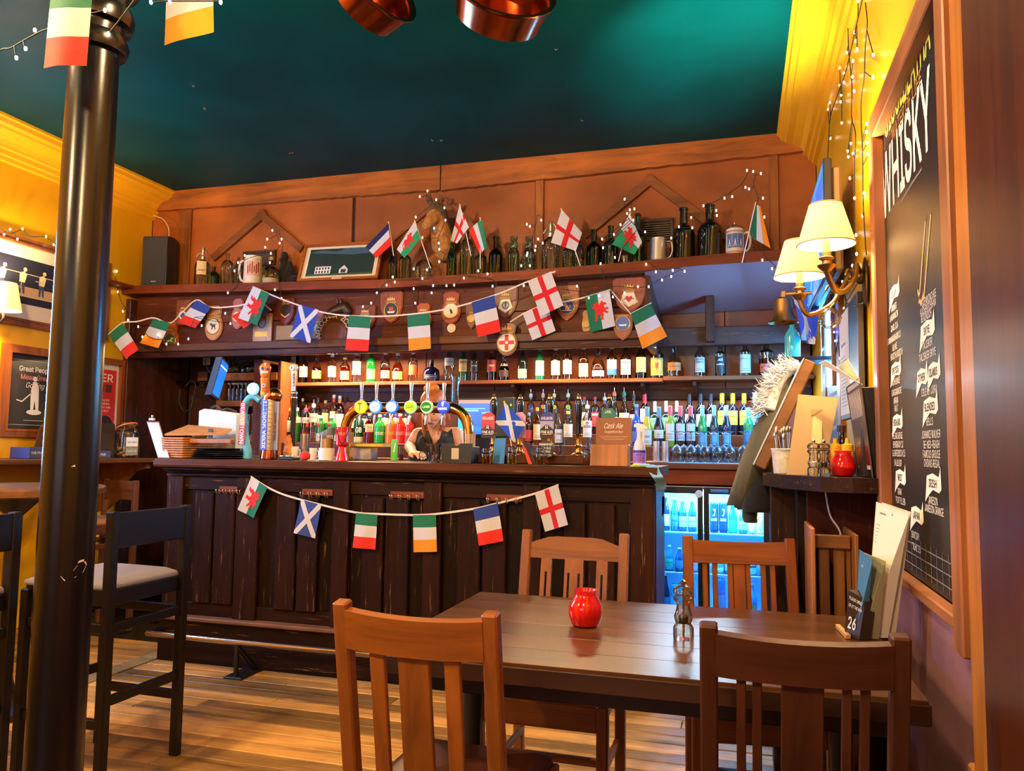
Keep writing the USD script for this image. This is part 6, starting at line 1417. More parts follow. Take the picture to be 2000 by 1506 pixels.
# px, top, width px, shape, liquid (None: clear, or 'dark' + colour), label (z0,z1,colour), cap colour, texts, look
WH = [
 (592, 691, 18, 'spirit', RDB, (.2, .56, WL), (26, 22, 22), [('BELLS', .38, .07, (40, 36, 34), 1.5)], 'red-brown whisky with a white label'),
 (618, 691, 20, 'round', DAMB, (.14, .42, (206, 150, 90)), (150, 40, 40), [], 'round-shouldered amber whisky with a tan picture label'),
 (648, 693, 18, 'spirit', CLR, (.2, .58, CRM), (220, 220, 215), [('ISLAY', .42, .05, (60, 56, 50), 1.3)], 'nearly empty bottle with a cream label'),
 (673, 698, 20, 'spirit', AMB, (.1, .45, (230, 196, 110)), (214, 190, 130), [], 'short amber bottle with a yellow label'),
 (696, 689, 19, 'gin', CLR, (.25, .7, (226, 224, 212)), (220, 218, 210), [('LANE', .6, .05, (60, 70, 60), 1.2)], 'clear bottle with a green and white picture label'),
 (724, 687, 18, 'tall', ('dark', (14, 110, 34)), (.1, .42, (206, 208, 120)), (20, 110, 40), [('12', .26, .12, (120, 120, 60), .8)], 'bright green bottle with a yellow-green 12 label'),
 (752, 688, 19, 'spirit', AMB, (.12, .38, (226, 200, 140)), (220, 214, 206), [('18', .25, .10, (90, 70, 40), .8)], 'amber bottle with a cream 18 label'),
 (776, 690, 22, 'round', (232, 160, 80), (.08, .36, (236, 190, 90)), (214, 206, 196), [], 'rounded pale amber bottle with a gold label'),
 (806, 687, 19, 'tall', (232, 214, 190), (.22, .55, (228, 84, 40)), (210, 214, 216), [], 'clear bottle with a bright orange-red label'),
 (842, 703, 33, 'squat', ('dark', (10, 12, 40)), (.1, .3, (26, 28, 60)), (18, 18, 40), [('DECANTER', .2, .05, (120, 124, 150), 1.3)], 'wide dark blue square decanter'),
 (877, 685, 22, 'gin', CLR, (.5, .75, (196, 200, 198)), (36, 30, 30), [('CIDER', .62, .05, (60, 66, 70), 1.2)], 'heavy clear cut-glass bottle'),
 (904.5, 684, 19, 'spirit', ('dark', (22, 62, 26)), (.3, .7, (224, 196, 120)), (30, 26, 24), [('JAMESON', .6, .05, (60, 40, 30), 1.6)], 'dark green bottle with a large cream label'),
 (926, 686, 17, 'gin', (206, 204, 200), (.3, .62, (44, 40, 42)), (26, 24, 24), [('WALKER', .5, .045, (210, 200, 180), 1.3)], 'slim clear bottle with a black slanted label'),
 (960, 686, 20, 'gin', RDB, (.3, .7, (176, 34, 26)), (150, 30, 26), [('RED', .5, .06, (230, 200, 150), 1.0)], 'bottle with a dark red slanted label'),
 (984, 694, 22, 'round', DAMB, (.14, .4, (60, 34, 26)), (30, 24, 22), [('JURA', .6, .09, (214, 206, 196), 1.4)], 'waisted red-brown bottle lettered in white'),
 (1020, 683, 20, 'spirit', ('dark', (22, 26, 24)), (.06, .36, (210, 206, 160)), (20, 18, 18), [], 'near-black bottle with a pale green label'),
 (1054, 682, 19, 'spirit', ('dark', (22, 90, 52)), (.14, .62, (196, 206, 200)), (40, 120, 70), [('LAPHROAIG', .5, .04, (50, 70, 60), 1.6)], 'green bottle with a tall grey-white label'),
 (1085, 679, 20, 'spirit', PALE, (.14, .58, (210, 204, 176)), (206, 200, 190), [], 'pale bottle with a cream label'),
 (1108, 677, 20, 'spirit', (238, 200, 130), (.16, .58, (196, 208, 196)), (60, 66, 62), [('LEDAIG', .46, .045, (50, 60, 56), 1.4)], 'pale bottle with a pale green bird label'),
 (1139.5, 677, 21, 'spirit', PALE, (.08, .48, (222, 212, 160)), (200, 190, 170), [], 'pale bottle with a yellow-cream label'),
 (1168, 678, 27, 'round', (224, 200, 180), (.08, .26, (206, 196, 190)), (60, 30, 40), [('OBAN', .34, .06, (70, 60, 60), 1.2)], 'broad bell-shaped bottle with a plum cap'),
 (1195, 676, 21, 'spirit', (238, 190, 120), (.3, .58, (224, 222, 216)), (224, 220, 214), [('GLENLIVET', .5, .035, (60, 66, 80), 1.5)], 'bottle with a white label banded blue below'),
 (1222, 676, 22, 'spirit', DAMB, (.12, .58, (226, 222, 214)), (26, 24, 26), [('SHEEP', .48, .09, (40, 44, 56), 1.6), ('DOG', .31, .09, (40, 44, 56), 1.3)], 'bottle with a white label in big capitals'),
 (1252, 673, 22, 'spirit', (120, 62, 24), (.18, .62, (226, 204, 110)), (190, 150, 70), [('12', .4, .06, (90, 70, 40), .6)], 'dark amber bottle with a yellow label'),
 (1283, 672, 27, 'gin', (240, 190, 90), (.08, .58, (238, 190, 60)), (150, 24, 22), [('FIREBALL', .56, .05, (120, 50, 20), 1.7)], 'bottle with a yellow label and red dragon'),
 (1317, 671, 28, 'round', (240, 206, 150), (.18, .42, (238, 130, 28)), (240, 140, 60), [('GLAYVA', .3, .05, (90, 40, 20), 1.5)], 'flared bottle with an orange label and orange cap'),
 (1367, 670, 21, 'spirit', (206, 190, 184), (.12, .56, (216, 210, 206)), (204, 200, 196), [('SOUTHERN', .5, .04, (40, 40, 44), 1.5), ('COMFORT', .42, .04, (40, 40, 44), 1.5)], 'bottle with a white and black label'),
 (1407, 672, 20, 'gin', (120, 96, 84), (.08, .6, (44, 42, 44)), (24, 22, 24), [('JACK', .5, .07, (220, 216, 210), 1.0), ('DANIELS', .36, .05, (220, 216, 210), 1.5)], 'square bottle with a black and white label'),
 (1456, 668, 23, 'gin', (230, 214, 170), (.08, .62, (206, 214, 200)), (40, 36, 40), [('JACK DANIELS', .5, .035, (70, 80, 76), 1.6)], 'square bottle with a pale green-white label'),
 (1497, 668, 28, 'gin', (130, 30, 20), (.1, .34, (226, 100, 70)), (34, 24, 24), [('BULLEIT', .24, .05, (130, 30, 24), 1.5)], 'wide dark red bottle with a coral label'),
]
for i, (px, top, wpx, shp, liq, lab, cap, tx, look) in enumerate(WH):
    Y = 5.705; x = at(px, 740, Y=Y)[0]; z = 1.7655 if x < -.52 else 1.7755
    b = np.array([x, Y, z]); h = at(px, top, Y=Y)[2] - z; R = wpx / 2 * mpp(b)
    dark = isinstance(liq[0], str)
    lab2 = (.12, .3, (40, 120, 190)) if px == 1195 else None
    t = bottle('whisky_bottle', f'{look}, {ORD[i]} from left on whisky shelf', b, h, R, shp, liq[1] if dark else CLR, None if dark else liq, rng.uniform(.42, .66), cap, None, dark, lab, [(q[0], q[1], q[2], q[3], q[4]) for q in tx], lab2=lab2, n=18)
    if px == 1283:
        P = Print(Bent(b, R * 1.012, look_at(b))); P.poly([(R * (.9 * x_ - .45), h * (.16 + .34 * y_)) for x_, y_ in DRAGON], (200, 60, 20), 4); t.part('label_emblem', P.b, 'print')
b = np.array([at(1524, 700, Y=5.72)[0], 5.72, 1.7755])
bottle('whisky_bottle', 'small clear bottle at the far right end of the whisky shelf by the hood', b, .15, .03, 'gin', CLR, (220, 230, 226), .4, (214, 224, 226), lab=(.2, .6, (170, 200, 190)))
# --- spirits on the two steps behind the bar
F_Z, R_Z, F_Y, R_Y = 1.2765, 1.3615, 5.56, 5.755
SP = [  # px, top, width, shape, row, liquid/dark, label, cap, pourer, texts, look
 (562, 796, 14, 'spirit', 'f', (224, 220, 214), (.3, .62, WL), None, (232, 140, 70), [], 'clear spirit with an orange pourer collar, far left behind the bar'),
 (578, 796, 19, 'spirit', 'f', ('dark', (30, 84, 20)), (.56, .72, (222, 218, 190)), (214, 210, 180), (214, 210, 180), [('GORDON', .64, .04, (60, 80, 50), 1.4)], 'green gin bottle with a cream neck label'),
 (589, 778, 13, 'tall', 'r', CLR, None, (226, 222, 210), None, [], 'tall clear bottle with a white cap at the left'),
 (596, 797, 18, 'spirit', 'f', (236, 150, 130), (.56, .72, (224, 216, 200)), (200, 70, 80), (206, 60, 84), [('GORDON', .64, .04, (120, 80, 70), 1.4)], 'pink gin bottle with a cream neck label'),
 (602, 794, 12, 'spirit', 'r', (228, 120, 60), (.2, .5, (226, 210, 190)), (226, 84, 30), None, [], 'slim bottle with an orange-red cap'),
 (611, 788, 18, 'spirit', 'f', (224, 224, 214), (.52, .74, (224, 220, 186)), None, (206, 200, 186), [('GORDON', .64, .04, (60, 70, 50), 1.4)], 'clear gin bottle with a wide cream label'),
 (619, 777, 14, 'spirit', 'r', (190, 190, 180), (.2, .5, (206, 196, 190)), (70, 70, 90), None, [], 'clear bottle with a slate-blue cap'),
 (626, 812, 20, 'gin', 'f', ('dark', (16, 92, 34)), (.06, .34, (216, 214, 190)), (206, 210, 180), None, [('TANQ', .2, .06, (60, 80, 60), 1.3)], 'green bottle with a round red seal, left of two'),
 (634, 782, 15, 'gin', 'r', (232, 214, 176), (.3, .6, (230, 190, 130)), (216, 206, 180), None, [], 'bottle with a patterned tan neck and cream cap'),
 (646.5, 812, 20, 'gin', 'f', ('dark', (20, 112, 40)), (.06, .34, (216, 214, 190)), (206, 210, 180), None, [('TANQ', .2, .06, (60, 80, 60), 1.3)], 'green bottle with a round red seal, right of two'),
 (650.5, 771, 17, 'spirit', 'r', (196, 170, 130), (.2, .55, (220, 214, 190)), (222, 216, 210), None, [('SPA', .5, .06, (60, 80, 60), 1.0)], 'tall bottle with a white cap and red collar'),
 (662, 773, 18, 'spirit', 'r', (206, 140, 80), (.14, .5, (214, 200, 184)), (222, 218, 210), None, [], 'tall amber bottle with a white cap and orange collar'),
 (688, 800, 18, 'gin', 'r', (200, 206, 190), (.2, .6, (222, 214, 180)), (210, 180, 140), None, [], 'clear bottle with a cream label behind the arch, leftmost'),
 (700, 805, 20, 'gin', 'f', ('dark', (14, 52, 34)), (.02, .2, (206, 206, 160)), (190, 200, 170), None, [('GB', .42, .16, (226, 228, 220), 1.2)], 'dark green bottle with two large white letters'),
 (721, 806, 18, 'spirit', 'f', (222, 96, 50), (.36, .62, (230, 206, 160)), (222, 206, 150), None, [('OLD', .52, .05, (120, 70, 40), 1.0)], 'orange-red bottle with a square cream label'),
 (741, 810, 21, 'spirit', 'f', ('dark', (16, 140, 44)), None, (206, 206, 190), None, [('SOURZ', .34, .1, (196, 226, 190), 1.6)], 'bright green liqueur bottle'),
 (763, 808, 21, 'spirit', 'f', ('dark', (220, 96, 26)), None, (206, 200, 190), None, [('SOURZ', .34, .1, (240, 180, 110), 1.6)], 'orange liqueur bottle behind the tap arch'),
 (781, 808, 21, 'spirit', 'f', ('dark', (206, 34, 18)), None, (206, 196, 186), None, [('SOURZ', .34, .1, (240, 170, 150), 1.6)], 'red liqueur bottle, left of two'),
 (799, 812, 20, 'spirit', 'f', ('dark', (190, 30, 26)), None, (206, 196, 186), None, [('SOURZ', .34, .1, (240, 190, 180), 1.6)], 'red liqueur bottle, right of two beside the woman'),
 (712, 800, 15, 'gin', 'r', (210, 206, 196), (.2, .6, (196, 180, 160)), (190, 186, 180), (170, 170, 170), [], 'clear bottle behind the arch with a steel pourer'),
 (752, 802, 19, 'spirit', 'r', ('dark', (26, 34, 60)), (.3, .66, (190, 206, 176)), (30, 40, 66), None, [], 'dark blue bottle with a pale green diamond label'),
 (773, 802, 19, 'spirit', 'r', ('dark', (40, 40, 76)), (.3, .66, (206, 170, 170)), (40, 44, 80), None, [], 'dark blue bottle with a pale pink diamond label'),
 (793, 803, 18, 'spirit', 'r', ('dark', (30, 30, 34)), (.3, .66, (196, 190, 160)), (60, 56, 50), None, [], 'near-black bottle with a cream diamond label'),
 (1036, 768, 15, 'gin', 'r', (220, 222, 224), None, None, (196, 200, 204), [], 'tall clear vodka bottle with a blue medallion'),
 (1060, 768, 15, 'gin', 'r', (224, 222, 220), None, None, (236, 160, 110), [], 'tall clear vodka bottle with an orange medallion'),
 (1082, 768, 15, 'gin', 'r', (224, 224, 216), None, None, (226, 206, 110), [], 'tall clear vodka bottle with a yellow medallion'),
 (1109, 768, 16, 'gin', 'r', (216, 226, 222), None, None, (200, 220, 150), [], 'tall clear vodka bottle with a green medallion'),
 (1033, 806, 15, 'spirit', 'f', ('dark', (40, 24, 22)), (.12, .46, (200, 50, 46)), (90, 140, 200), None, [], 'dark bottle with a red label and pale blue cap'),
 (1049, 796, 17, 'spirit', 'f', (236, 200, 120), (.14, .55, (226, 214, 180)), (232, 150, 60), None, [], 'golden rum bottle with a white label and orange top'),
 (1091, 808, 17, 'spirit', 'f', ('dark', (50, 40, 40)), (.08, .5, (216, 216, 210)), (50, 44, 46), None, [('KRAKEN', .36, .05, (50, 50, 50), 1.4)], 'dark ringed bottle with a white label'),
 (1109.5, 803, 20, 'gin', 'f', (226, 232, 232), (.24, .62, (224, 216, 190)), (232, 170, 70), None, [], 'clear rum bottle with a white label and amber top'),
 (1141, 775, 17, 'gin', 'r', (222, 226, 226), (.2, .58, (206, 214, 214)), (206, 40, 40), None, [('SMIRNOFF', .4, .05, (160, 40, 40), 1.5)], 'clear vodka bottle with a red cap, left of two'),
 (1147, 790, 19, 'spirit', 'f', (222, 230, 230), (.2, .6, (224, 224, 220)), None, (200, 196, 180), [('BACARDI', .46, .06, (60, 60, 64), 1.6)], 'clear white rum bottle with a round red emblem'),
 (1162, 775, 17, 'gin', 'r', (222, 216, 220), (.2, .58, (190, 60, 80)), (200, 44, 70), None, [('SMIRNOFF', .52, .05, (226, 210, 210), 1.5)], 'clear vodka bottle with a red label, right of two'),
 (1181, 775, 17, 'gin', 'r', (206, 214, 206), None, None, (206, 200, 186), [], 'clear bottle with a steel pourer behind the rightmost hand pump'),
 (1200, 765, 21, 'round', 'r', (224, 226, 224), (.18, .4, (206, 206, 190)), None, (236, 140, 50), [], 'clear round-shouldered bottle with an orange collar'),
 (1219, 765, 22, 'round', 'r', (224, 222, 222), (.12, .5, (216, 186, 176)), None, (40, 140, 90), [], 'clear round-shouldered bottle with a green collar'),
 (1238, 771, 19, 'round', 'r', (216, 214, 200), (.2, .5, (220, 218, 214)), None, (40, 36, 44), [], 'clear round-shouldered bottle with a black collar'),
 (1243, 790, 18, 'wine', 'f', ('dark', (16, 60, 170)), (.1, .35, (60, 110, 210)), (50, 130, 220), None, [], 'tall bright blue bottle behind the suggestion box'),
]
for i, (px, top, wpx, shp, row, liq, lab, cap, pour, tx, look) in enumerate(SP):
    Y, z = (F_Y, F_Z) if row == 'f' else (R_Y, R_Z)
    x = at(px, 850, Y=Y)[0]; b = np.array([x, Y, z]); h = at(px, top, Y=Y)[2] - z; R = wpx / 2 * mpp(b); dark = isinstance(liq[0], str)
    t = bottle('spirit_bottle', f'{look}', b, h, R, shp, liq[1] if dark else CLR, None if dark else liq, rng.uniform(.5, .8), cap, None, dark, lab, [(q[0], q[1], q[2], q[3], q[4]) for q in tx], pourer=pour, n=16)
    med = {1036: (40, 50, 170), 1060: (240, 150, 30), 1082: (236, 200, 30), 1109: (110, 200, 60)}.get(px)
    if med: t.part('medallion', Print(Bent(b, R * 1.01, look_at(b))).disc(0, h * .66, R * .5, med, 1, n=16).b, 'print')
    if px in (626, 646.5): t.part('seal', B((206, 30, 44)).ell(b + np.array([0, -R * 1.0, h * .66]), (.016, .006, .016)), 'satin', 'round red seal')
    if px == 1147: t.part('emblem', Print(Bent(b, R * 1.012, look_at(b))).disc(0, h * .54, R * .3, (190, 50, 44), 3, n=16).b, 'print')
    if px in (650.5, 662): t.part('collar', B((206, 70, 50) if px == 650.5 else (240, 160, 60)).lathe([(R * .38, h * .8), (R * .38, h * .9)], 12, loc=b), 'satin')
# --- wine bottles, rear row then front row
WN = [(1259, 768, 20, 'wine', 'r', (30, 16, 18), (.3, .62, (222, 220, 222)), (190, 40, 50), 'dark wine bottle with a red capsule and white label'),
 (1279, 784, 23, 'squat', 'r', (18, 34, 34), (.1, .5, (126, 186, 156)), (196, 216, 196), 'squat dark bottle with a mint label, first of three'),
 (1301, 783, 23, 'squat', 'r', (18, 34, 34), (.1, .5, (126, 186, 156)), (196, 216, 196), 'squat dark bottle with a mint label, second of three'),
 (1322, 783, 23, 'squat', 'r', (18, 34, 34), (.1, .5, (126, 186, 156)), (196, 216, 196), 'squat dark bottle with a mint label, third of three'),
 (1347, 769, 20, 'wine', 'r', (16, 16, 22), (.2, .5, (196, 204, 214)), (22, 22, 28), 'dark wine bottle with a black capsule, first of three'),
 (1369, 769, 20, 'wine', 'r', (16, 16, 22), (.2, .5, (196, 204, 214)), (22, 22, 28), 'dark wine bottle with a black capsule, second of three'),
 (1389, 769, 20, 'wine', 'r', (16, 16, 22), (.2, .5, (196, 204, 214)), (22, 22, 28), 'dark wine bottle with a black capsule, third of three'),
 (1411, 768, 20, 'wine', 'r', (14, 20, 36), (.24, .58, (232, 214, 70)), (240, 200, 20), 'wine bottle with a yellow cap and yellow label, first of three'),
 (1432, 768, 20, 'wine', 'r', (14, 20, 36), (.24, .58, (232, 214, 70)), (240, 200, 20), 'wine bottle with a yellow cap and yellow label, second of three'),
 (1454, 768, 20, 'wine', 'r', (14, 20, 36), (.24, .58, (232, 214, 70)), (240, 200, 20), 'wine bottle with a yellow cap and yellow label, third of three'),
 (1475, 766, 20, 'wine', 'r', (44, 34, 36), (.24, .55, (150, 180, 206)), (150, 160, 180), 'dark wine bottle with a silver capsule'),
 (1497, 783, 19, 'wine', 'r', (16, 22, 40), (.24, .5, (170, 200, 220)), (30, 40, 60), 'dark wine bottle half behind the fur hood'),
 (1264, 795, 21, 'hock', 'f', (150, 140, 40), (.04, .42, (206, 214, 222)), (90, 130, 160), 'gold-green wine bottle with a white label'),
 (1287, 795, 21, 'hock', 'f', (16, 26, 44), (.2, .42, (206, 214, 222)), (80, 120, 150), 'dark hock-shaped wine bottle beside the gold-green one'),
 (1309, 793, 20, 'wine', 'f', (96, 130, 40), (.14, .56, (206, 212, 220)), (190, 80, 90), 'green wine bottle with a pink capsule'),
 (1329, 793, 20, 'wine', 'f', (20, 20, 36), (.14, .56, (180, 200, 222)), (190, 80, 90), 'dark wine bottle with a pink capsule, left of two'),
 (1349, 793, 20, 'wine', 'f', (20, 20, 36), (.14, .56, (180, 200, 222)), (190, 80, 90), 'dark wine bottle with a pink capsule, right of two'),
 (1372, 792, 19, 'hock', 'f', (24, 120, 60), (.04, .34, (110, 180, 220)), (120, 180, 226), 'green hock-shaped bottle with a pale blue capsule'),
 (1395, 792, 19, 'hock', 'f', (22, 40, 50), (.04, .34, (110, 180, 220)), (120, 180, 226), 'dark hock-shaped bottle with a pale blue capsule, left of two'),
 (1419, 792, 19, 'hock', 'f', (18, 26, 56), (.04, .34, (110, 180, 220)), (150, 190, 226), 'dark hock-shaped bottle with a pale blue capsule, right of two'),
 (1462, 796, 19, 'wine', 'f', (24, 130, 76), (.04, .42, (60, 130, 210)), (90, 160, 220), 'green wine bottle with a blue label near the hood'),
 (1484, 796, 19, 'wine', 'f', (20, 40, 100), (.04, .42, (60, 130, 210)), (70, 140, 220), 'blue-black wine bottle with a blue label near the hood')]
for px, top, wpx, shp, row, col, lab, cap, look in WN:
    Y, z = (F_Y - .02, F_Z) if row == 'f' else (R_Y, R_Z)
    x = at(px, 850, Y=Y)[0]; b = np.array([x, Y, z]); h = at(px, top, Y=Y)[2] - z; R = wpx / 2 * mpp(b)
    tx = [('CAMPO', .44, .035, (120, 90, 30), 1.6)] if lab[2] == (232, 214, 70) else [('RARE', .24, .05, (60, 60, 70), 1.0)] if px == 1264 else [('VINO', .4 if row == 'r' else .3, .03, (90, 90, 100), 1.0)]
    bottle('wine_bottle', look + ', by the glasses', b, h, R, shp, col, None, .6, cap, .60 if shp == 'squat' else .74, True, lab, tx, cap_r=1.14, n=16)
# --- wine glasses upside down on the back counter
def wine_glass(name, label, b, h, R, col=(226, 232, 236), group=None, inverted=True):
    t = Thing(name, label, 'wine glass', b, group=group, world=False)
    pr = [(R * .82, 0), (R * .95, h * .12), (R, h * .26), (R * .86, h * .42), (R * .4, h * .53), (R * .1, h * .58), (R * .08, h * .64), (R * .08, h * .93), (R * .3, h * .97), (R * .85, h * .995), (R * .85, h), (0, h)]
    t.part('bowl', B(col).lathe(pr[:6], 22), 'glass'); t.part('stem', B(col).lathe(pr[5:9], 10), 'glass'); t.part('foot', B(col).lathe(pr[8:], 22), 'glass')
    return t
z = 1.1715
b = at(1322, 903, Y=5.30); b[2] = z; R = 13.5 * mpp(b); h = .205
GG = 'upturned wine glasses on the back counter'
wg = wine_glass('wine_glass', 'upturned clear wine glass, first from left in the front row on the back counter', b, h, R, group=GG)
for i, (px, Y) in enumerate(((1350, 5.30), (1376, 5.30), (1401, 5.30), (1426, 5.30), (1452, 5.30), (1336, 5.405), (1363, 5.405), (1389, 5.405), (1413, 5.405))):
    q = at(px, 903, Y=Y); q[2] = z; copy_of(wg, q, .3 * i, f'upturned clear wine glass, {ORD[i + 1] if i < 5 else ORD[i - 5]} from left in the {"front" if i < 5 else "second"} row on the back counter')
# glass mat under them, tin cups, small tray
a, c = at(1306, 903, Y=5.22), at(1466, 903, Y=5.22)
solo('glass_mat', B((120, 170, 210)).box((a[0], 5.17, 1.1701), (c[0], 5.45, 1.1712), 0), 'satin', 'pale blue mat under the upturned wine glasses', 'mat')
a, c = at(1264, 897, Y=5.2), at(1305, 897, Y=5.2)
solo('tin_tray', B((190, 180, 190)).box((a[0], 5.175, 1.1702), (c[0], 5.29, 1.178), .002), 'brushed', 'low metal tray under the stacked tin cups', 'tray')
for s_i, px in enumerate((1282, 1299)):
    q = at(px, 893, Y=5.23); R = 7.5 * mpp(q)
    for k in range(3):
        t = Thing('tin_cup', ('bottom', 'middle', 'top')[k] + ' silvery cup of the ' + ('left' if s_i == 0 else 'right') + ' stack beside the spray bottle', 'cup', (q[0], 5.23, 1.1785 + .036 * k))
        t.part('cup', B((196, 198, 206)).lathe([(0, .002), (R * .86, 0), (R * (1 - .06 * k), .058), (R * (.94 - .06 * k), .058), (R * .8, .004)], 18, loc=(q[0], 5.23, 1.1785 + .036 * k)), 'brushed')
# --- glass rack at the left end of the back bar
gr = Thing('glass_rack', 'wooden glass rack with three shelves left of the bottles', 'shelf unit', at(490, 800, Y=5.5))
RY = 5.45
def rz(py, px=480): return at(px, py, Y=RY)[2]
x0, x1 = at(436, 750, Y=RY)[0], at(546, 750, Y=RY)[0]
for y0, y1 in ((729, 744), (783, 794), (850, 863)):
    gr.part('shelf_board', B((150, 92, 46)).box((x0, RY - .04, rz(y1)), (x1, RY + .22, rz(y0)), .004), 'bar_x')
gr.part('upright', B((156, 92, 46)).box((x0 - .04, RY - .03, 1.1715), (x0, RY + .22, rz(729)), .004), 'bar_z')
gr.part('upright', B((120, 66, 36)).box((x1, RY - .03, 1.1715), (x1 + .03, RY + .22, 1.92), .004), 'bar_z')
q = at(467, 728, Y=RY + .05); q[2] = rz(729) + .001; h = at(467, 684, Y=RY + .05)[2] - q[2]
wr_ = wine_glass('wine_glass', 'upturned wine glass on the glass rack, second of the front row', q, h, 12 * mpp(q), (226, 222, 190), group='upturned wine glasses on the glass rack')
for px, dy, w in ((448, .04, 'left end of the front row'), (489, .05, 'third of the front row'), (507, .05, 'right end of the front row'), (478, .14, 'middle of the rear row'), (458, .15, 'left end of the rear row'), (498, .15, 'right end of the rear row')):
    k = at(px, 728, Y=RY + dy); k[2] = q[2]; copy_of(wr_, k, px, 'upturned wine glass on the glass rack, ' + w)
def tumbler(name, label, b, h, R, col=(216, 220, 226), group=None, cat='glass'):
    t = Thing(name, label, cat, b, group=group, world=False)
    t.part('glass', B(col).lathe([(0, .006), (R * .8, .003), (R * .84, 0), (R, h), (R * .93, h), (R * .78, .012), (0, .012)], 18), 'glass'); return t
T0 = None
for y0, y1, pxs, gname in ((783, 748, (448, 456, 464, 472, 480, 489, 498), 'pint glasses on the middle rack shelf'), (850, 808, (486, 494, 503, 512, 521), 'pint glasses on the bottom rack shelf')):
    T0 = None
    for j, px in enumerate(pxs):
        for dy in (.02, .12):
            lb = f'clear pint glass, {ORD[j]} from left in the {"front" if dy < .1 else "rear"} row on the {"middle" if y0 == 783 else "bottom"} rack shelf'
            q = at(px, y0, Y=RY + dy); q[2] = rz(y0) + .001; h = at(px, y1, Y=RY)[2] - q[2]
            if T0 is None: T0 = tumbler('pint_glass', lb, q, h, 6.2 * mpp(q), group=gname)
            else: copy_of(T0, q, px * .1, lb)
# --- bottle fridge
fg = Thing('bottle_fridge', 'black double-door bottle fridge glowing blue under the back counter', 'fridge', (-.15, 5.4, 0))
FX0, FX1, FY = -.555, .262, 5.205
fg.part('back', B((206, 222, 236)).box((FX0, 5.60, .06), (FX1, 5.62, 1.02), .002), 'satin')
for nm, lo, hi in (('side', (FX0, FY, .02), (FX0 + .02, 5.6, 1.02)), ('side', (FX1 - .02, FY, .02), (FX1, 5.6, 1.02)), ('top', (FX0, FY, 1.0), (FX1, 5.6, 1.02)), ('base', (FX0, FY, .02), (FX1, 5.6, .10))):
    fg.part(nm, B((190, 204, 216) if nm != 'base' else (20, 20, 24)).box(lo, hi, .002), 'satin')
dxs = [at(p, 1000, Y=FY)[0] for p in (1281, 1363, 1385, 1501)]
for i, (xa, xb, ga, gb) in enumerate(((FX0, (dxs[1] + dxs[2]) / 2 - .004, dxs[0] + .004, dxs[1]), ((dxs[1] + dxs[2]) / 2 + .004, FX1, dxs[2], dxs[3] - .03))):
    d = fg.part('door', B((16, 17, 22)).prism(sbox(xa, .10, xb, 1.015).difference(sbox(ga, .15, gb, .975)), 0, .03, Frame((0, FY, 0))), 'satin')
    fg.part('pane', B((214, 232, 240)).box((ga, FY - .012, .15), (gb, FY - .008, .975), 0), 'window', parent=d)
    if i: fg.part('handle', B((70, 110, 160)).box((ga + .01, FY - .045, .985), (ga + .12, FY - .03, 1.005), .003), 'satin', parent=d)
    else: fg.part('lock', B((120, 130, 140)).lathe([(0, 0), (.014, 0), (.014, .008), (0, .008)], 16, T=Tm((dxs[0] + .075, FY - .03, .995), rx=PI / 2)), 'metal', parent=d)
SHZ = [at(1330, 1036, Y=5.33)[2], at(1330, 1114, Y=5.33)[2]]
for k, zz_ in enumerate(SHZ):
    fg.part('shelf', B((226, 238, 246)).box((FX0 + .025, 5.25, zz_ - .006), (FX1 - .025, 5.58, zz_), 0), 'glass', 'glass shelf')
    fg.part('shelf_lip', B((206, 220, 232)).box((FX0 + .025, 5.24, zz_ - .010), (FX1 - .025, 5.25, zz_), .001), 'satin')
solo('fridge_thermometer', B((200, 214, 226)).lathe([(0, 0), (.022, 0), (.024, .004), (.022, .008), (0, .008)], 20, T=Tm((at(1365, 965, Y=FY - .03)[0], FY - .031, at(1365, 965, Y=FY - .03)[2]), rx=PI / 2)), 'satin', 'small round white dial stuck on the fridge frame', 'thermometer')
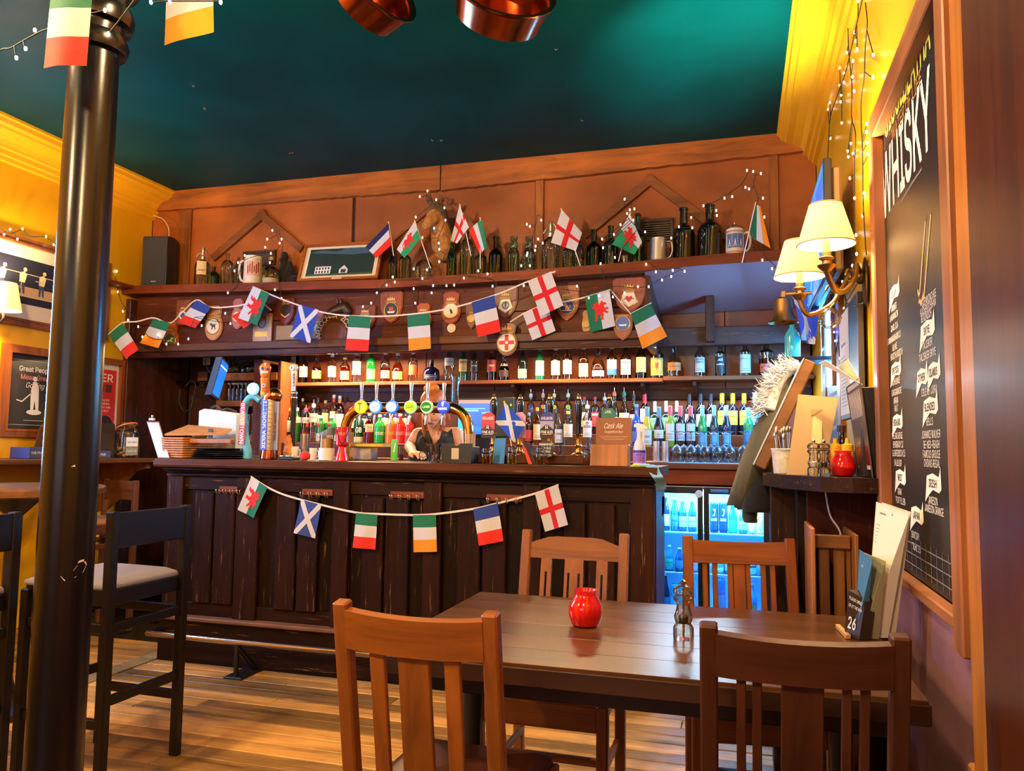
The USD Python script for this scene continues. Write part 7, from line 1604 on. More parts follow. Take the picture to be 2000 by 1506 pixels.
FRB = [  # px, base shelf index, width, top y, kind, colour, label colour, text
 (1285, 0, 15, 975, 'b', (20, 90, 50), (206, 226, 220), ''), (1299.6, 0, 17, 968, 'b', (14, 30, 50), (206, 226, 230), ''), (1317.5, 0, 16, 972, 'b', (30, 60, 150), (60, 90, 190), 'TENNENT'), (1333, 0, 16, 976, 'b', (24, 50, 70), (180, 214, 216), 'DAYS'), (1352, 0, 16, 976, 'b', (24, 50, 70), (180, 214, 216), 'DAYS'),
 (1394.6, 0, 17, 982, 'c', (22, 40, 72), (22, 40, 72), 'GUINNESS'), (1412.6, 0, 17, 982, 'c', (22, 40, 72), (22, 40, 72), 'GUINNESS'), (1431, 0, 17, 984, 'b', (16, 110, 60), (40, 170, 110), ''), (1451, 0, 16, 990, 'b', (40, 80, 130), (170, 206, 226), '6'), (1468, 0, 13, 1000, 'c', (206, 190, 170), (220, 80, 70), ''), (1484, 0, 14, 990, 'b', (190, 180, 60), (220, 210, 90), ''),
 (1290, 1, 17, 1075, 'c', (220, 206, 90), (230, 214, 90), 'B'), (1307, 1, 15, 1065, 'b', (40, 90, 130), (30, 180, 140), '0'), (1327, 1, 17, 1070, 'b', (30, 60, 90), (90, 130, 170), ''), (1354, 1, 14, 1072, 'c', (214, 120, 190), (224, 140, 200), ''), (1404, 1, 18, 1080, 'c', (190, 206, 206), (120, 150, 160), ''), (1422, 1, 17, 1080, 'b', (40, 90, 150), (170, 200, 214), ''), (1443, 1, 17, 1080, 'b', (40, 90, 150), (170, 200, 214), ''), (1467, 1, 19, 1078, 'c', (150, 190, 210), (40, 50, 60), 'BREW'), (1489, 1, 14, 1080, 'b', (60, 130, 180), (190, 220, 230), ''),
 (1299, 2, 17, 1120, 'b', (24, 40, 60), (90, 140, 190), ''), (1316, 2, 15, 1140, 'c', (120, 190, 210), (170, 220, 230), ''), (1328, 2, 15, 1140, 'c', (60, 190, 210), (100, 220, 230), ''), (1349, 2, 17, 1140, 'c', (120, 150, 210), (170, 190, 226), ''), (1404, 2, 22, 1130, 'c', (70, 130, 200), (110, 170, 220), ''), (1430, 2, 20, 1130, 'c', (70, 130, 200), (110, 170, 220), ''), (1467, 2, 18, 1140, 'b', (90, 150, 210), (226, 200, 120), ''), (1491, 2, 14, 1130, 'c', (120, 90, 190), (170, 120, 210), '')]
shn = ('top', 'middle', 'bottom'); cnt = {}
for px, s_i, wpx, top, kind, col, lc, tx in FRB:
    Y = 5.34; z = (SHZ[s_i] + .001) if s_i < 2 else at(1330, 1188, Y=Y)[2]
    if s_i == 2: z = .16
    b = np.array([at(px, 1000, Y=Y)[0], Y, z]); h = at(px, top, Y=Y)[2] - z; R = wpx / 2 * mpp(b)
    dr = 'left' if px < 1370 else 'right'; cnt[s_i, dr] = cnt.get((s_i, dr), 0) + 1
    lb = f'{"bottle" if kind == "b" else "can"} of drink behind the {dr} fridge door, {shn[s_i]} shelf, {ORD[cnt[s_i, dr] - 1]} from its left'
    if kind == 'b': bottle('beer_bottle', lb, b, h, R, 'beer', col, None, .6, (206, 206, 196), .95, True, (.12, .46, lc), [(tx, .3, .06, (30, 50, 70), 1.5)] if tx else (), n=14)
    else:
        t = Thing('drink_can', lb, 'can', b)
        t.part('can', B(col).lathe([(R * .8, 0), (R * .98, .008), (R, .016), (R, h * .93), (R * .86, h)], 16, loc=b), 'gloss'); t.part('lid', B((220, 224, 226)).lathe([(R * .86, h), (R * .8, h - .003), (0, h - .003)], 16, loc=b), 'metal')
        P = Print(Bent(b, R * 1.008, look_at(b)))
        if lc != col: P.rect(-R, h * .3, R, h * .62, lc, 1, 8)
        if tx: P.text(tx, 0, h * .42, h * .09, (206, 214, 220), 2, width=R * 1.5)
        if tx == 'GUINNESS':
            P.poly([(-R * .4, h * .56), (R * .1, h * .54), (R * .4, h * .78), (R * .2, h * .8), (-R * .3, h * .8), (-R * .15, h * .74), (R * .15, h * .74), (R * .0, h * .6)], (206, 200, 170), 2)
        if P.b.n: t.part('label', P.b, 'print')
if True:  # the floor of the fridge raised to carry the bottom row
    fg.part('bottom_rack', B((190, 206, 220)).box((FX0 + .025, 5.24, .102), (FX1 - .025, 5.58, .158), .001), 'satin')
# ================================================================== things on the bar counter
BZ = 1.1665
def onbar(px, Y, z=BZ):
    p = at(px, 880, Y=Y); p[2] = z; return p
def zy(py, px, Y): return at(px, py, Y=Y)[2]
CHR = (206, 204, 200)
# --- the arched six-tap beer font
TY = 4.30
ft = Thing('beer_font', 'polished brass arch with six beer taps on the bar', 'beer font', onbar(795, TY))
r = 10.5 * mpp(at(795, 800, Y=TY))
pl = [onbar(676, TY)] + [at(*q, Y=TY) for q in ((675, 850), (676, 832), (684, 812), (702, 799), (726, 797), (800, 797), (868, 797), (892, 801), (908, 815), (915, 836), (916, 860))] + [onbar(918, TY)]
ft.part('arch', B((214, 164, 84)).tube(spline(pl, 8), r, 18), 'brass_bright')
for e in (pl[0], pl[-1]): ft.part('foot', B((206, 160, 90)).lathe([(r * 1.5, 0), (r * 1.5, .008), (r * 1.1, .02), (0, .02)], 22, loc=e), 'brass_bright')
TAPS = [(706, (214, 226, 40), (224, 232, 70), 'T', (206, 40, 40), .95), (735, (70, 140, 226), (224, 232, 240), 'ASAHI', (60, 110, 190), .3), (767, (40, 110, 240), (250, 252, 255), '', (0, 0, 0), 0), (803, (150, 210, 150), (150, 206, 40), 'CIDER', (60, 110, 30), .28), (835, (170, 190, 160), (24, 110, 44), 'LAGER', (206, 220, 130), .28), (867, (40, 70, 170), (44, 76, 190), 'GUINNESS', (236, 238, 240), .2)]
for px, c0, c1, tx, tc, th in TAPS:
    p = at(px, 795, Y=TY - r); k = mpp(p)
    fr = Frame(p + (0, -.022, 0))
    bd = ft.part('badge', B(c0).lathe([(0, 0), (12.5 * k, 0), (13.4 * k, .006), (12.5 * k, .018), (11 * k, .02), (0, .02)], 30, T=Tm(p, rx=PI / 2)), 'badge', {'': 'blank white glowing tap badge', 'T': 'yellow tap badge with a red T'}.get(tx))
    P = Print(fr).disc(0, 0, 10.6 * k, c1, 1, ry=9.6 * k, n=30)
    if tx == 'GUINNESS':
        P.text(tx, 0, -3.5 * k, 4.2 * k, tc, 2, width=19 * k).poly([(-2.5 * k, 9 * k), (2.5 * k, 9 * k), (1.8 * k, 2 * k), (0, 0), (-1.8 * k, 2 * k)], tc, 2)
    elif tx: P.text(tx, 0, 0, 20 * k * th * (.75 if tx == 'T' else .8), tc, 2, width=9 * k if tx == 'T' else 15 * k)
    ft.part('badge_face', P.b, 'badge', parent=bd)
    hb = at(px, 784, Y=TY - .01)
    ft.part('tap_handle', B(CHR).lathe([(2.0 * k, 0), (2.4 * k, 2 * k), (3.4 * k, 3 * k), (3.4 * k, 5 * k), (2.6 * k, 6 * k), (2.6 * k, 12 * k), (3.2 * k, 20 * k), (4.2 * k, 34 * k), (3.6 * k, 36.5 * k), (0, 37 * k)], 16, loc=hb), 'metal', 'chrome flared tap handle')
    sp_ = at(px - 2, 806, Y=TY - .02)
    ft.part('spout', B(CHR).tube([sp_ + (0, 0, 0), sp_ + (0, -.012, -.03), sp_ + (0, -.014, -24 * k)], 2.2 * k, 10), 'metal')
# glasses standing on the arch
for i, px in enumerate((889, 899)):
    b = at(px, 787, Y=TY + .0); R = 8.5 * mpp(b); h = 50 * mpp(b)
    tumbler('pint_glass', 'tall pint glass standing on the brass arch, %s of two' % ('left' if i == 0 else 'right'), b + (0, .012 * i, .002), h, R, (214, 226, 236)) if i == 0 else None
# --- left-hand taps
c0 = onbar(484, 4.10); k = mpp(c0)
t = Thing('beer_tap', 'curved sky-blue beer tap with a red lettered panel', 'beer tap', c0)
pts = spline([c0, c0 + np.array([0, 0, 14 * k]), *[at(*q, Y=4.10) for q in ((478, 850), (476, 812), (478, 794), (486, 779), (498, 775), (508, 784))]], 8)
t.part('body', B((92, 176, 200)).tube(pts, np.interp(np.linspace(0, 1, len(pts)), [0, .2, .8, 1], [9.5 * k, 8 * k, 7 * k, 5 * k]), 16), 'gloss')
V = [at(*q, Y=4.095 - 8.5 * k) for q in ((470, 786), (480, 786), (477, 868), (465, 868))]
P = Print(QF(V), step=.0006).poly([(0, 0), (1, 0), (1, 1), (0, 1)], (196, 60, 40), 0)
w_, h_ = np.linalg.norm(V[1] - V[0]), np.linalg.norm(V[3] - V[0])
class Stretch:
    def __init__(s, fr, w, h): s.fr, s.w, s.h = fr, w, h
    def __call__(s, uv, h=0): return s.fr(np.asarray(uv) / [s.w, s.h], h)
P2 = Print(Stretch(QF(V), w_, h_), P.b, .0006); P2.rect(0, h_ * .45, w_, h_ * .75, (196, 150, 84), 1); P2.text('BEAVERTOWN', w_ / 2, h_ / 2, w_ * .62, (234, 230, 226), 2, width=h_ * .96, rot=-PI / 2)
t.part('panel', P.b, 'print', 'red lettered panel')
p = at(496, 760, Y=4.08)
bd = t.part('badge', B((150, 206, 226)).lathe([(0, 0), (12 * k, 0), (12.5 * k, .01), (11 * k, .022), (0, .022)], 28, T=Tm(p, rx=PI / 2)), 'badge', 'round lit badge')
t.part('badge_face', Print(Frame(p + (0, -.023, 0))).disc(0, 0, 10 * k, (226, 240, 246), 1).text('NECK', 0, 3 * k, 4 * k, (90, 140, 170), 2, width=11 * k).text('OIL', 0, -3.5 * k, 4 * k, (90, 140, 170), 2, width=8 * k).b, 'badge', parent=bd)
c0 = onbar(514, 4.22); k = mpp(c0)
t = Thing('beer_tap', 'beer tap with a painted multicoloured skull-shaped handle', 'beer tap', c0)
t.part('stem', B((150, 160, 170)).tube([c0, at(514, 790, Y=4.22)], 4 * k, 10), 'metal')
hb = at(514, 775, Y=4.22)
t.part('handle', B((240, 130, 40)).lathe([(5 * k, -14 * k), (5 * k, 0), (6 * k, 6 * k), (5.4 * k, 18 * k), (7 * k, 36 * k), (5 * k, 40 * k)], 16, loc=hb), 'gloss')
t.part('skull', B((236, 130, 60)).add(flesh([[(*(hb + np.array([2, 0, 56]) * k), 11.5 * k), (*(hb + np.array([2, -2, 44]) * k), 8 * k)]], .006, 3), None, True), 'gloss', 'bright orange and white skull')
P = Print(Bent(hb + np.array([2, 0, 0]) * k, 11.6 * k, look_at(hb)), step=.0006)
P.disc(-5 * k, 55 * k, 3 * k, (30, 36, 130), 1, n=14).disc(5 * k, 54 * k, 2.4 * k, (40, 60, 150), 1, n=14).rect(-1.5 * k, 60 * k, 1.5 * k, 66 * k, (236, 236, 240), 1).rect(-8 * k, 46 * k, 6 * k, 50 * k, (220, 226, 236), 1, 6)
P3 = Print(Bent(hb, 6.6 * k, look_at(hb)), P.b, .0006); P3.disc(0, 22 * k, 3.6 * k, (226, 232, 240), 1, n=14).disc(0, 22 * k, 1.6 * k, (40, 60, 120), 2, n=10).rect(-5 * k, 2 * k, 5 * k, 9 * k, (226, 220, 40), 1, 5).rect(-5 * k, -12 * k, 5 * k, -2 * k, (60, 110, 200), 1, 5)
t.part('painting', P.b, 'print')
c0 = onbar(526, 4.06); k = mpp(c0); R = 18 * k
t = Thing('beer_tap', 'broad tap tower with a copper dome and blue lettered side', 'beer tap', c0)
z1, z2 = zy(781, 527, 4.06) - BZ, zy(879, 527, 4.06) - BZ
t.part('base', B((150, 84, 56)).lathe([(0, 0), (R * .95, 0), (R * .98, .01), (R * .9, z2)], 26, loc=c0), 'copper', 'copper base')
t.part('tower', B((176, 160, 140)).lathe([(R, z2), (R, z1)], 30, loc=c0), 'brushed')
t.part('dome', B((206, 124, 70)).add(flesh([[(*(c0 + (0, 0, z1 + 2 * k)), R * .98), (*(c0 + np.array([8 * k, -2 * k, z1 + 8 * k])), R * .86)]], .01, 4), None, True), 'copper', 'domed copper top')
a0 = look_at(c0)
P = Print(Bent(c0, R * 1.012, a0), step=.0006)
P.rect(-R * 1.1, z2, -R * .3, z1 - .004, (70, 90, 190), 1, 8).text('BIRRA MORETTI', -R * .68, (z1 + z2) / 2, R * .42, (236, 242, 250), 2, width=(z1 - z2) * .93, rot=PI / 2).text('SALE DI MARE', R * .5, (z1 + z2) / 2 - .01, R * .22, (90, 60, 40), 2, bold=True, width=(z1 - z2) * .55, rot=PI / 2)
for i in range(12):
    for j in range(3): P.rect(R * (-.22 + .12 * j), z2 + (z1 - z2) * (i + .3) / 12, R * (-.16 + .12 * j), z2 + (z1 - z2) * (i + .65) / 12, (110, 92, 74), 2)
P.rect(R * .68, z2, R * .95, z1, (206, 196, 186), 1, 4)
t.part('lettering', P.b, 'print')
c0 = onbar(571, 4.25); k = mpp(c0)
t = Thing('beer_tap', 'slim white tap handle with a round top on a black stem', 'beer tap', c0)
t.part('stem', B((24, 22, 22)).lathe([(9 * k, 0), (9 * k, .01), (5 * k, .03), (5 * k, zy(800, 571, 4.25) - BZ), (7 * k, zy(782, 571, 4.25) - BZ), (6 * k, zy(764, 571, 4.25) - BZ)], 16, loc=c0), 'gloss')
for yy in (768, 777): t.part('ring', B(CHR).lathe([(7 * k, -1.5 * k), (7.5 * k, 0), (7 * k, 1.5 * k)], 16, loc=(c0[0], c0[1], zy(yy, 571, 4.25))), 'metal')
hb = at(573, 764, Y=4.25)
t.part('handle', B((226, 206, 186)).lathe([(5 * k, 0), (4.5 * k, 12 * k), (5.5 * k, 34 * k), (6 * k, 40 * k)], 16, loc=hb).ell(hb + np.array([0, 0, 46]) * k, np.array([9, 7, 8]) * k), 'gloss')
P = Print(Frame(hb + np.array([-1, -7.4, 46]) * k)).disc(0, 0, 5.5 * k, (214, 214, 216), 1).poly([(-2 * k, -2 * k), (2 * k, -2 * k), (0, 3 * k)], (60, 60, 64), 2)
P3 = Print(Bent(hb, 6 * k, look_at(hb)), P.b); P3.text('LAGER', 0, 22 * k, 4 * k, (90, 80, 76), 3, width=24 * k, rot=PI / 2)
t.part('emblem', P.b, 'print')
p = at(572, 704, Y=5.0)
solo('light_switch', B((226, 214, 178)).box(at(572, 704, Y=5.837) + (-.026, 0, -.038), at(572, 704, Y=5.837) + (.026, .0125, .038), .006), 'satin', 'small cream box on the upright above the white tap handle', 'switch')

# --- left end of the bar
t = Thing('clipboard', 'clipboard with a printed sheet leaning at the left end of the bar', 'clipboard', onbar(318, 4.05))
V = [at(286, 823, Y=4.10), at(309, 823, Y=4.10), onbar(332, 3.98), onbar(309, 3.99)]
t.part('board', sheet(V, .012, (140, 84, 60)), 'satin')
t.part('sheet', Print(QF(V)).poly([(.05, .02), (.97, .02), (.97, .96), (.05, .96)], (214, 206, 196), 1).poly([(.2, .5), (.5, .7), (.8, .3), (.8, .36), (.5, .78), (.2, .56)], (170, 160, 150), 2).b, 'paper')
q = at(297, 818, Y=4.09); t.part('clip', B((190, 186, 180)).box(q - (.02, .008, .012), q + (.02, .008, .006), .003).ell(q + (0, 0, .014), (.008, .006, .012)), 'metal')
a, c = onbar(326, 4.05), onbar(452, 4.05); w = c[0] - a[0]; h = zy(854, 350, 4.05) - BZ
t = Thing('wicker_basket', 'open wicker hamper with raised lid on the bar beside the trays', 'basket', (a + c) / 2)
bb_ = B((190, 120, 60))
n = 9
for i in range(n):
    z = BZ + h * (i + .5) / n; ins = .012 * (1 - i / n)
    loop = [(a[0] + ins, 4.0 + ins), (a[0] + w * .36 - ins, 4.0 + ins), (a[0] + w * .36 - ins, 4.3 - ins), (a[0] + ins, 4.3 - ins), (a[0] + ins, 4.0 + ins)]
    bb_.tube(np.array([(x, y, z) for x, y in np.vstack([np.linspace(loop[j], loop[j + 1], 9)[:-1] + np.array([[0, (.004 if m % 2 else -.004)] for m in range(8)]) for j in range(4)] + [[loop[0]]])]), h / n * .5, 6)
t.part('weave', bb_, 'wicker', kind=None)
t.part('core', B((120, 70, 34)).box((a[0] + .016, 4.016, BZ), (a[0] + w * .36 - .016, 4.284, BZ + h * .96), .003), 'wicker')
V = [at(322, 852, Y=4.02), at(366, 832, Y=4.28), at(452, 842, Y=4.28), at(452, 846, Y=4.1)]
t.part('lid', sheet([at(322, 851, Y=4.02), at(368, 833, Y=4.26), at(453, 841, Y=4.30), at(440, 850, Y=4.06)], -.012, (206, 136, 66)), 'wicker')
t.part('rim', B((170, 104, 60)).box((a[0] + w * .36, 4.04, zy(866, 400, 4.05)), (c[0], 4.08, zy(857, 400, 4.05)), .004), 'wicker')
t.part('contents', B((226, 176, 60)).add(flesh([[(*at(385, 852, Y=4.16), .03), (*at(398, 850, Y=4.16), .025)]], .012, 2)), 'satin', 'crumpled yellow packet')
t.part('strap', B((70, 66, 56)).box(at(411, 856, Y=4.075) - (.018, .002, .01), at(411, 838, Y=4.075) + (.018, .004, 0), .002), 'leather')
ctr = onbar(424, 4.06); k = mpp(ctr)
for i in range(6):
    R = (57 - 2.5 * i) * k; zz_ = BZ + .0105 * i; hh = .010
    y = 4.09
    t = Thing('tray', f'round black serving tray, {ORD[i]} from the bottom of its stack on the bar', 'tray', (ctr[0], y, zz_))
    t.part('tray', B((16, 15, 16)).lathe([(0, 0), (R * .94, 0), (R, .0085), (R * .98, .0095), (R * .92, .003), (0, .003)], 40, loc=(ctr[0], y, zz_)), 'gloss')
a, c = at(394, 866, Y=4.40), at(467, 866, Y=4.40)
t = Thing('white_case', 'cream plastic case with a black strap standing behind the trays', 'case', ((a[0] + c[0]) / 2, 4.42, BZ))
t.part('body', B((222, 208, 178)).prism(Polygon([(a[0], BZ), (c[0], BZ), (c[0], zy(808, 460, 4.4)), (a[0] + .04, zy(799, 400, 4.4)), (a[0], zy(803, 396, 4.4))]).buffer(-.01).buffer(.01), 0, -.1, Frame((0, 4.36, 0))), 'satin')
t.part('strap', B((50, 48, 40)).tube(spline([at(412, 797, Y=4.38), at(424, 792, Y=4.36), at(434, 801, Y=4.36), at(444, 798, Y=4.36), at(462, 804, Y=4.38)], 6), .007, 6), 'leather')
# monitor on its arm
t = Thing('till_monitor', 'blue till screen on a wall arm seen nearly edge-on at the left', 'monitor', at(430, 740, Y=5.1))
V = [at(434, 697, Y=4.9), at(448, 712, Y=5.2), at(427, 782, Y=5.2), at(412, 771, Y=4.9)]
V2 = [np.array(v) + np.array([-.055, .0, .0]) for v in V]
t.part('casing', B((44, 42, 44)).add((np.array(V + V2), [[0, 3, 2, 1], [4, 5, 6, 7], [0, 1, 5, 4], [1, 2, 6, 5], [2, 3, 7, 6], [3, 0, 4, 7]])), 'satin')
t.part('screen', Print(QF(V), step=.001).poly([(.06, .05), (.94, .05), (.94, .95), (.06, .95)], (20, 90, 235), 2).poly([(.06, .78), (.94, .78), (.94, .82), (.06, .82)], (150, 180, 245), 3).b, 'screen', 'lit blue screen')
A = [at(338, 746, Y=5.7), at(362, 748, Y=5.5), at(400, 752, Y=5.3), at(418, 748, Y=5.12)]
t.part('arm', B((60, 58, 50)).tube(A, .016, 10).box(A[2] - (.03, .03, .025), A[2] + (.05, .03, .025), .004), 'metal')
p0 = at(338, 735, Y=5.765); t.part('wall_plate', B((196, 188, 170)).box(p0 - (.03, 0, .10), p0 + (.03, .02, .10), .004).box(p0 - (.05, .03, -.05), p0 + (.04, .02, .08), .004).box(p0 - (.05, .03, .11), p0 + (.04, .02, -.06), .004), 'satin', 'pale wall bracket')
cb_ = B((30, 26, 22))
for pts in ([(405, 690), (402, 712), (412, 730), (418, 728)], [(412, 688), (425, 705), (430, 715)], [(352, 760), (350, 785), (360, 803), (374, 795), (376, 775)], [(362, 755), (372, 745), (382, 752), (378, 775), (372, 800), (370, 830)]):
    cb_.tube(spline([at(*q, Y=5.35) for q in pts], 6), .0055, 6)
t.part('cables', cb_, 'wire', kind='stuff')
for (px, py, w, h, c) in ((404, 700, 16, 26, (196, 170, 110)), (425, 682, 14, 12, (226, 196, 90)), (396, 735, 22, 18, (150, 90, 40)), (358, 700, 12, 18, (120, 90, 70))):
    p = at(px, py, Y=5.74); k = mpp(p)
    t = Thing('pinned_note', {404: 'tan note pinned above the till arm', 425: 'yellow note pinned beside the wine glasses', 396: 'brown card pinned behind the till screen', 358: 'dull brown card pinned at the top left of the recess'}[px], 'note', p)
    t.part('note', B(c).box(p - np.array([w / 2 * k, .004, h / 2 * k]), p + np.array([w / 2 * k, .004, h / 2 * k]), .001), 'paper')

# --- middle of the bar
p = onbar(563, 4.2); k = mpp(p)
t = Thing('snack_bag', 'orange paper-wrapped packet standing left of the shaker', 'packet', p)
v, f = flesh([[(*(p + np.array([-5, 0, 12]) * k), 6 * k), (*(p + np.array([5, 0, 12]) * k), 6 * k), (*(p + np.array([0, 0, 44]) * k), 4 * k)]], .008, 2); v = v + (meshkit.fbm(v * 60, 3)[:, None] - .5) * .012; v[:, 2] = np.maximum(v[:, 2], BZ + .0005)
t.part('packet', B((240, 132, 30)).add((v, f)), 'satin')
p = onbar(594, 4.2); k = mpp(p)
t = Thing('cocktail_shaker', 'tall polished steel shaker behind the red ball', 'shaker', p)
t.part('body', B((200, 186, 170)).lathe([(0, 0), (6.5 * k, 0), (7 * k, 2 * k), (8.6 * k, 44 * k), (8.6 * k, 50 * k), (7.6 * k, 50 * k), (6 * k, 4 * k)], 24, loc=p), 'metal')
for px, top, wpx, lb in ((576, 872, 16, 'white espresso cup left of the red ball'), (612, 875, 16, 'white espresso cup between shaker and collecting jar')):
    p = onbar(px, 4.12); h = zy(top, px, 4.12) - BZ; R = wpx / 2 * mpp(p)
    t = Thing('espresso_cup', lb, 'cup', p); t.part('cup', B((226, 214, 190)).lathe([(0, .002), (R * .7, 0), (R * .96, h * .6), (R, h), (R * .92, h), (R * .8, h * .3), (0, .008)], 20, loc=p), 'gloss')
    t.part('handle', B((226, 214, 190)).tube(spline([p + (R * .9, 0, h * .8), p + (R * 1.4, 0, h * .7), p + (R * 1.3, 0, h * .3), p + (R * .85, 0, h * .25)], 5), R * .12, 6), 'gloss')
p = onbar(596, 3.98); solo('red_ball', B((226, 50, 36)).ell(p + (0, 0, .026), (.032, .028, .026)), 'cloth', 'small red knitted ball on the bar edge', 'ball')
p = onbar(565, 4.0); t = Thing('token_tray', 'low black tray of coloured tokens beside the copper tap base', 'tray', p)
t.part('tray', B((40, 38, 40)).box(p + (-.05, -.04, 0), p + (.05, .04, .02), .004), 'satin')
for i in range(5): t.part('token', B([(230, 220, 190), (70, 90, 220), (226, 200, 150), (120, 150, 220), (214, 210, 200)][i]).lathe([(0, .02), (.009, .02), (.009, .028), (0, .028)], 12, loc=p + (-.038 + .019 * i, -.02, 0)), 'gloss')
p = onbar(638, 3.99); k = mpp(p); R = 15 * k; h = zy(850, 638, 3.99) - BZ
t = Thing('collecting_jar', 'clear charity jar with a slanted grey lid and paper band', 'jar', p)
t.part('jar', B((228, 226, 220)).lathe([(0, .004), (R * .96, .0), (R, .006), (R * .94, h)], 26, loc=p), 'glass')
t.part('coins', B((216, 170, 110)).lathe([(0, h * .5), (R * .85, h * .5), (R * .85, h * .85), (0, h * .9)], 18, loc=p), 'matte')
t.part('paper_band', Print(Bent(p, R * 1.01, look_at(p))).rect(-R * 1.5, .004, R * 1.5, h * .5, (216, 210, 208), 1, 14).b, 'paper')
T = Tm(p + (0, 0, h), ry=-.0)
lid = B((112, 120, 134)); n = 28; th = np.arange(n) * 2 * PI / n; Rl = R * 1.02
top = h + 8 * k + 7 * k * np.cos(th)
Vb = np.c_[Rl * np.cos(th), Rl * np.sin(th), np.full(n, h)]; Vt_ = np.c_[Rl * np.cos(th), Rl * np.sin(th), top]
lid.add((np.vstack([Vb, Vt_]) + p, [[i, (i + 1) % n, n + (i + 1) % n, n + i] for i in range(n)]), None, True)
lid.add((np.vstack([Vt_, [[0, 0, h + 8 * k]]]) + p, [[i, (i + 1) % n, n] for i in range(n)]), (206, 190, 150))
t.part('lid', lid, 'satin', 'slanted grey lid with a coin slot')
p = onbar(668, 3.99); k = mpp(p); h = zy(834, 668, 3.99) - BZ
t = Thing('collecting_pot', 'red plastic charity pot with a flared foot on the bar', 'collecting pot', p)
t.part('pot', B((206, 22, 34)).lathe([(0, 0), (13 * k, 0), (13.5 * k, 2 * k), (8 * k, h * .36), (8 * k, h * .42), (13 * k, h * .48), (13.6 * k, h * .98), (13 * k, h), (12 * k, h), (11.6 * k, h * .5), (0, h * .46)], 28, loc=p), 'gloss')
t.part('cord', B((50, 20, 24)).tube(spline([p + np.array([-8 * k, -11 * k, h]), p + np.array([-2 * k, -14.5 * k, h * .75]), p + np.array([6 * k, -13 * k, h * .5]), p + np.array([13 * k, -5 * k, h * .8]), p + np.array([13 * k, 0, h])], 6), .0025, 5), 'wire')
t.part('label', Print(Bent(p, 13.7 * k, look_at(p))).text('HELP', -2 * k, h * .80, 5 * k, (230, 150, 150), 1, width=14 * k).rect(8 * k, h * .55, 13 * k, h * .92, (170, 170, 190), 1, 4).b, 'print')
a, c = at(684, 893, Y=4.46), at(733, 893, Y=4.46)
t = Thing('drip_box', 'steel drip box with a pale yellow grille behind the arch', 'drip tray', ((a[0] + c[0]) / 2, 4.42, BZ))
t.part('box', B((206, 204, 196)).box((a[0], 4.40, BZ), (c[0], 4.49, zy(873, 700, 4.43)), .003), 'brushed')
a, c = at(683, 868, Y=4.4), at(754, 868, Y=4.4)
t.part('grille', B((226, 206, 110)).box((a[0], 4.36, zy(873, 700, 4.43)), (c[0], 4.50, zy(866, 700, 4.43)), .003), 'brass')
p = onbar(770, 4.36); h = zy(858, 770, 4.36) - BZ; R = 7 * mpp(p)
t = Thing('drink_can', 'slim bright green can on the bar by the woman', 'can', p)
t.part('can', B((110, 196, 70)).lathe([(R * .8, 0), (R, .006), (R, h * .94), (R * .8, h), (0, h)], 20, loc=p), 'gloss'); t.part('print', Print(Bent(p, R * 1.01, look_at(p))).poly([(-R * .3, h * .4), (0, h * .4), (R * .5, h * .85), (R * .1, h * .8)], (226, 236, 226), 1).b, 'print')
p = onbar(784, 4.40); h = zy(873, 784, 4.4) - BZ
t = Thing('shot_glass', 'small glass of red drink beside the green can', 'glass', p); R = 4.6 * mpp(p)
t.part('liquid', B((206, 70, 50)).lathe([(0, .003), (R * .8, .003), (R * .88, h * .45), (0, h * .45)], 16, loc=p), 'liquid'); t.part('glass', B(CLR).lathe([(R * .82, 0), (R, h)], 16, loc=p), 'glass')
p = onbar(849, 3.97); h = zy(867, 849, 3.97) - BZ; R = 12.5 * mpp(p)
t = Thing('tumbler', 'clear cut-glass tumbler left of the black caddy', 'glass', p)
cg = B((226, 224, 222)); cg.lathe([(0, .012), (R * .82, .008), (R * .84, 0), (R, h), (R * .95, h), (R * .78, .018), (0, .018)], 24, loc=p)
for i in range(10):
    a_ = i * 2 * PI / 10; cg.tube([p + (R * .88 * math.cos(a_), R * .88 * math.sin(a_), .01), p + (R * .95 * math.cos(a_), R * .95 * math.sin(a_), h * .55)], .003, 5)
t.part('glass', cg, 'glass')
a, c = onbar(863, 3.98), onbar(921, 3.98); h = zy(866, 890, 3.98) - BZ
t = Thing('bar_caddy', 'black plastic bar caddy holding straws and a card', 'caddy', ((a[0] + c[0]) / 2, 4.05, BZ))
m_ = [(a[0], BZ), (c[0], BZ), (c[0] + .006, BZ + h), (c[0] - .06, BZ + h), (c[0] - .08, BZ + h * .88), (a[0] + .08, BZ + h * .88), (a[0] + .06, BZ + h), (a[0] - .004, BZ + h)]
t.part('front', B((18, 17, 18)).prism(m_, 0, .006, Frame((0, 3.98, 0))), 'satin')
t.part('body', B((18, 17, 18)).box((a[0], 3.98, BZ), (c[0], 4.12, BZ + h * .86), .004), 'satin')
P = Print(Frame(((a[0] + c[0]) / 2 - .005, 3.9735, BZ + h * .46))).rect(-.022, -.028, .020, .032, (190, 178, 168), 1)
for i in range(5): P.rect(-.018, .02 - .011 * i, .016, .021 - .011 * i, (110, 100, 96), 2)
t.part('card', P.b, 'paper')
st_ = B((190, 160, 140))
for i in range(12):
    q = np.array([c[0] - .055 + .0045 * i, 4.05 + .012 * math.sin(i * 2.1), BZ + h * .5]); st_.tube([q, q + (.004 * (i - 6) / 6, 0, h * 1.0)], .0022, 5)
t.part('straws', st_, 'satin', kind='stuff')
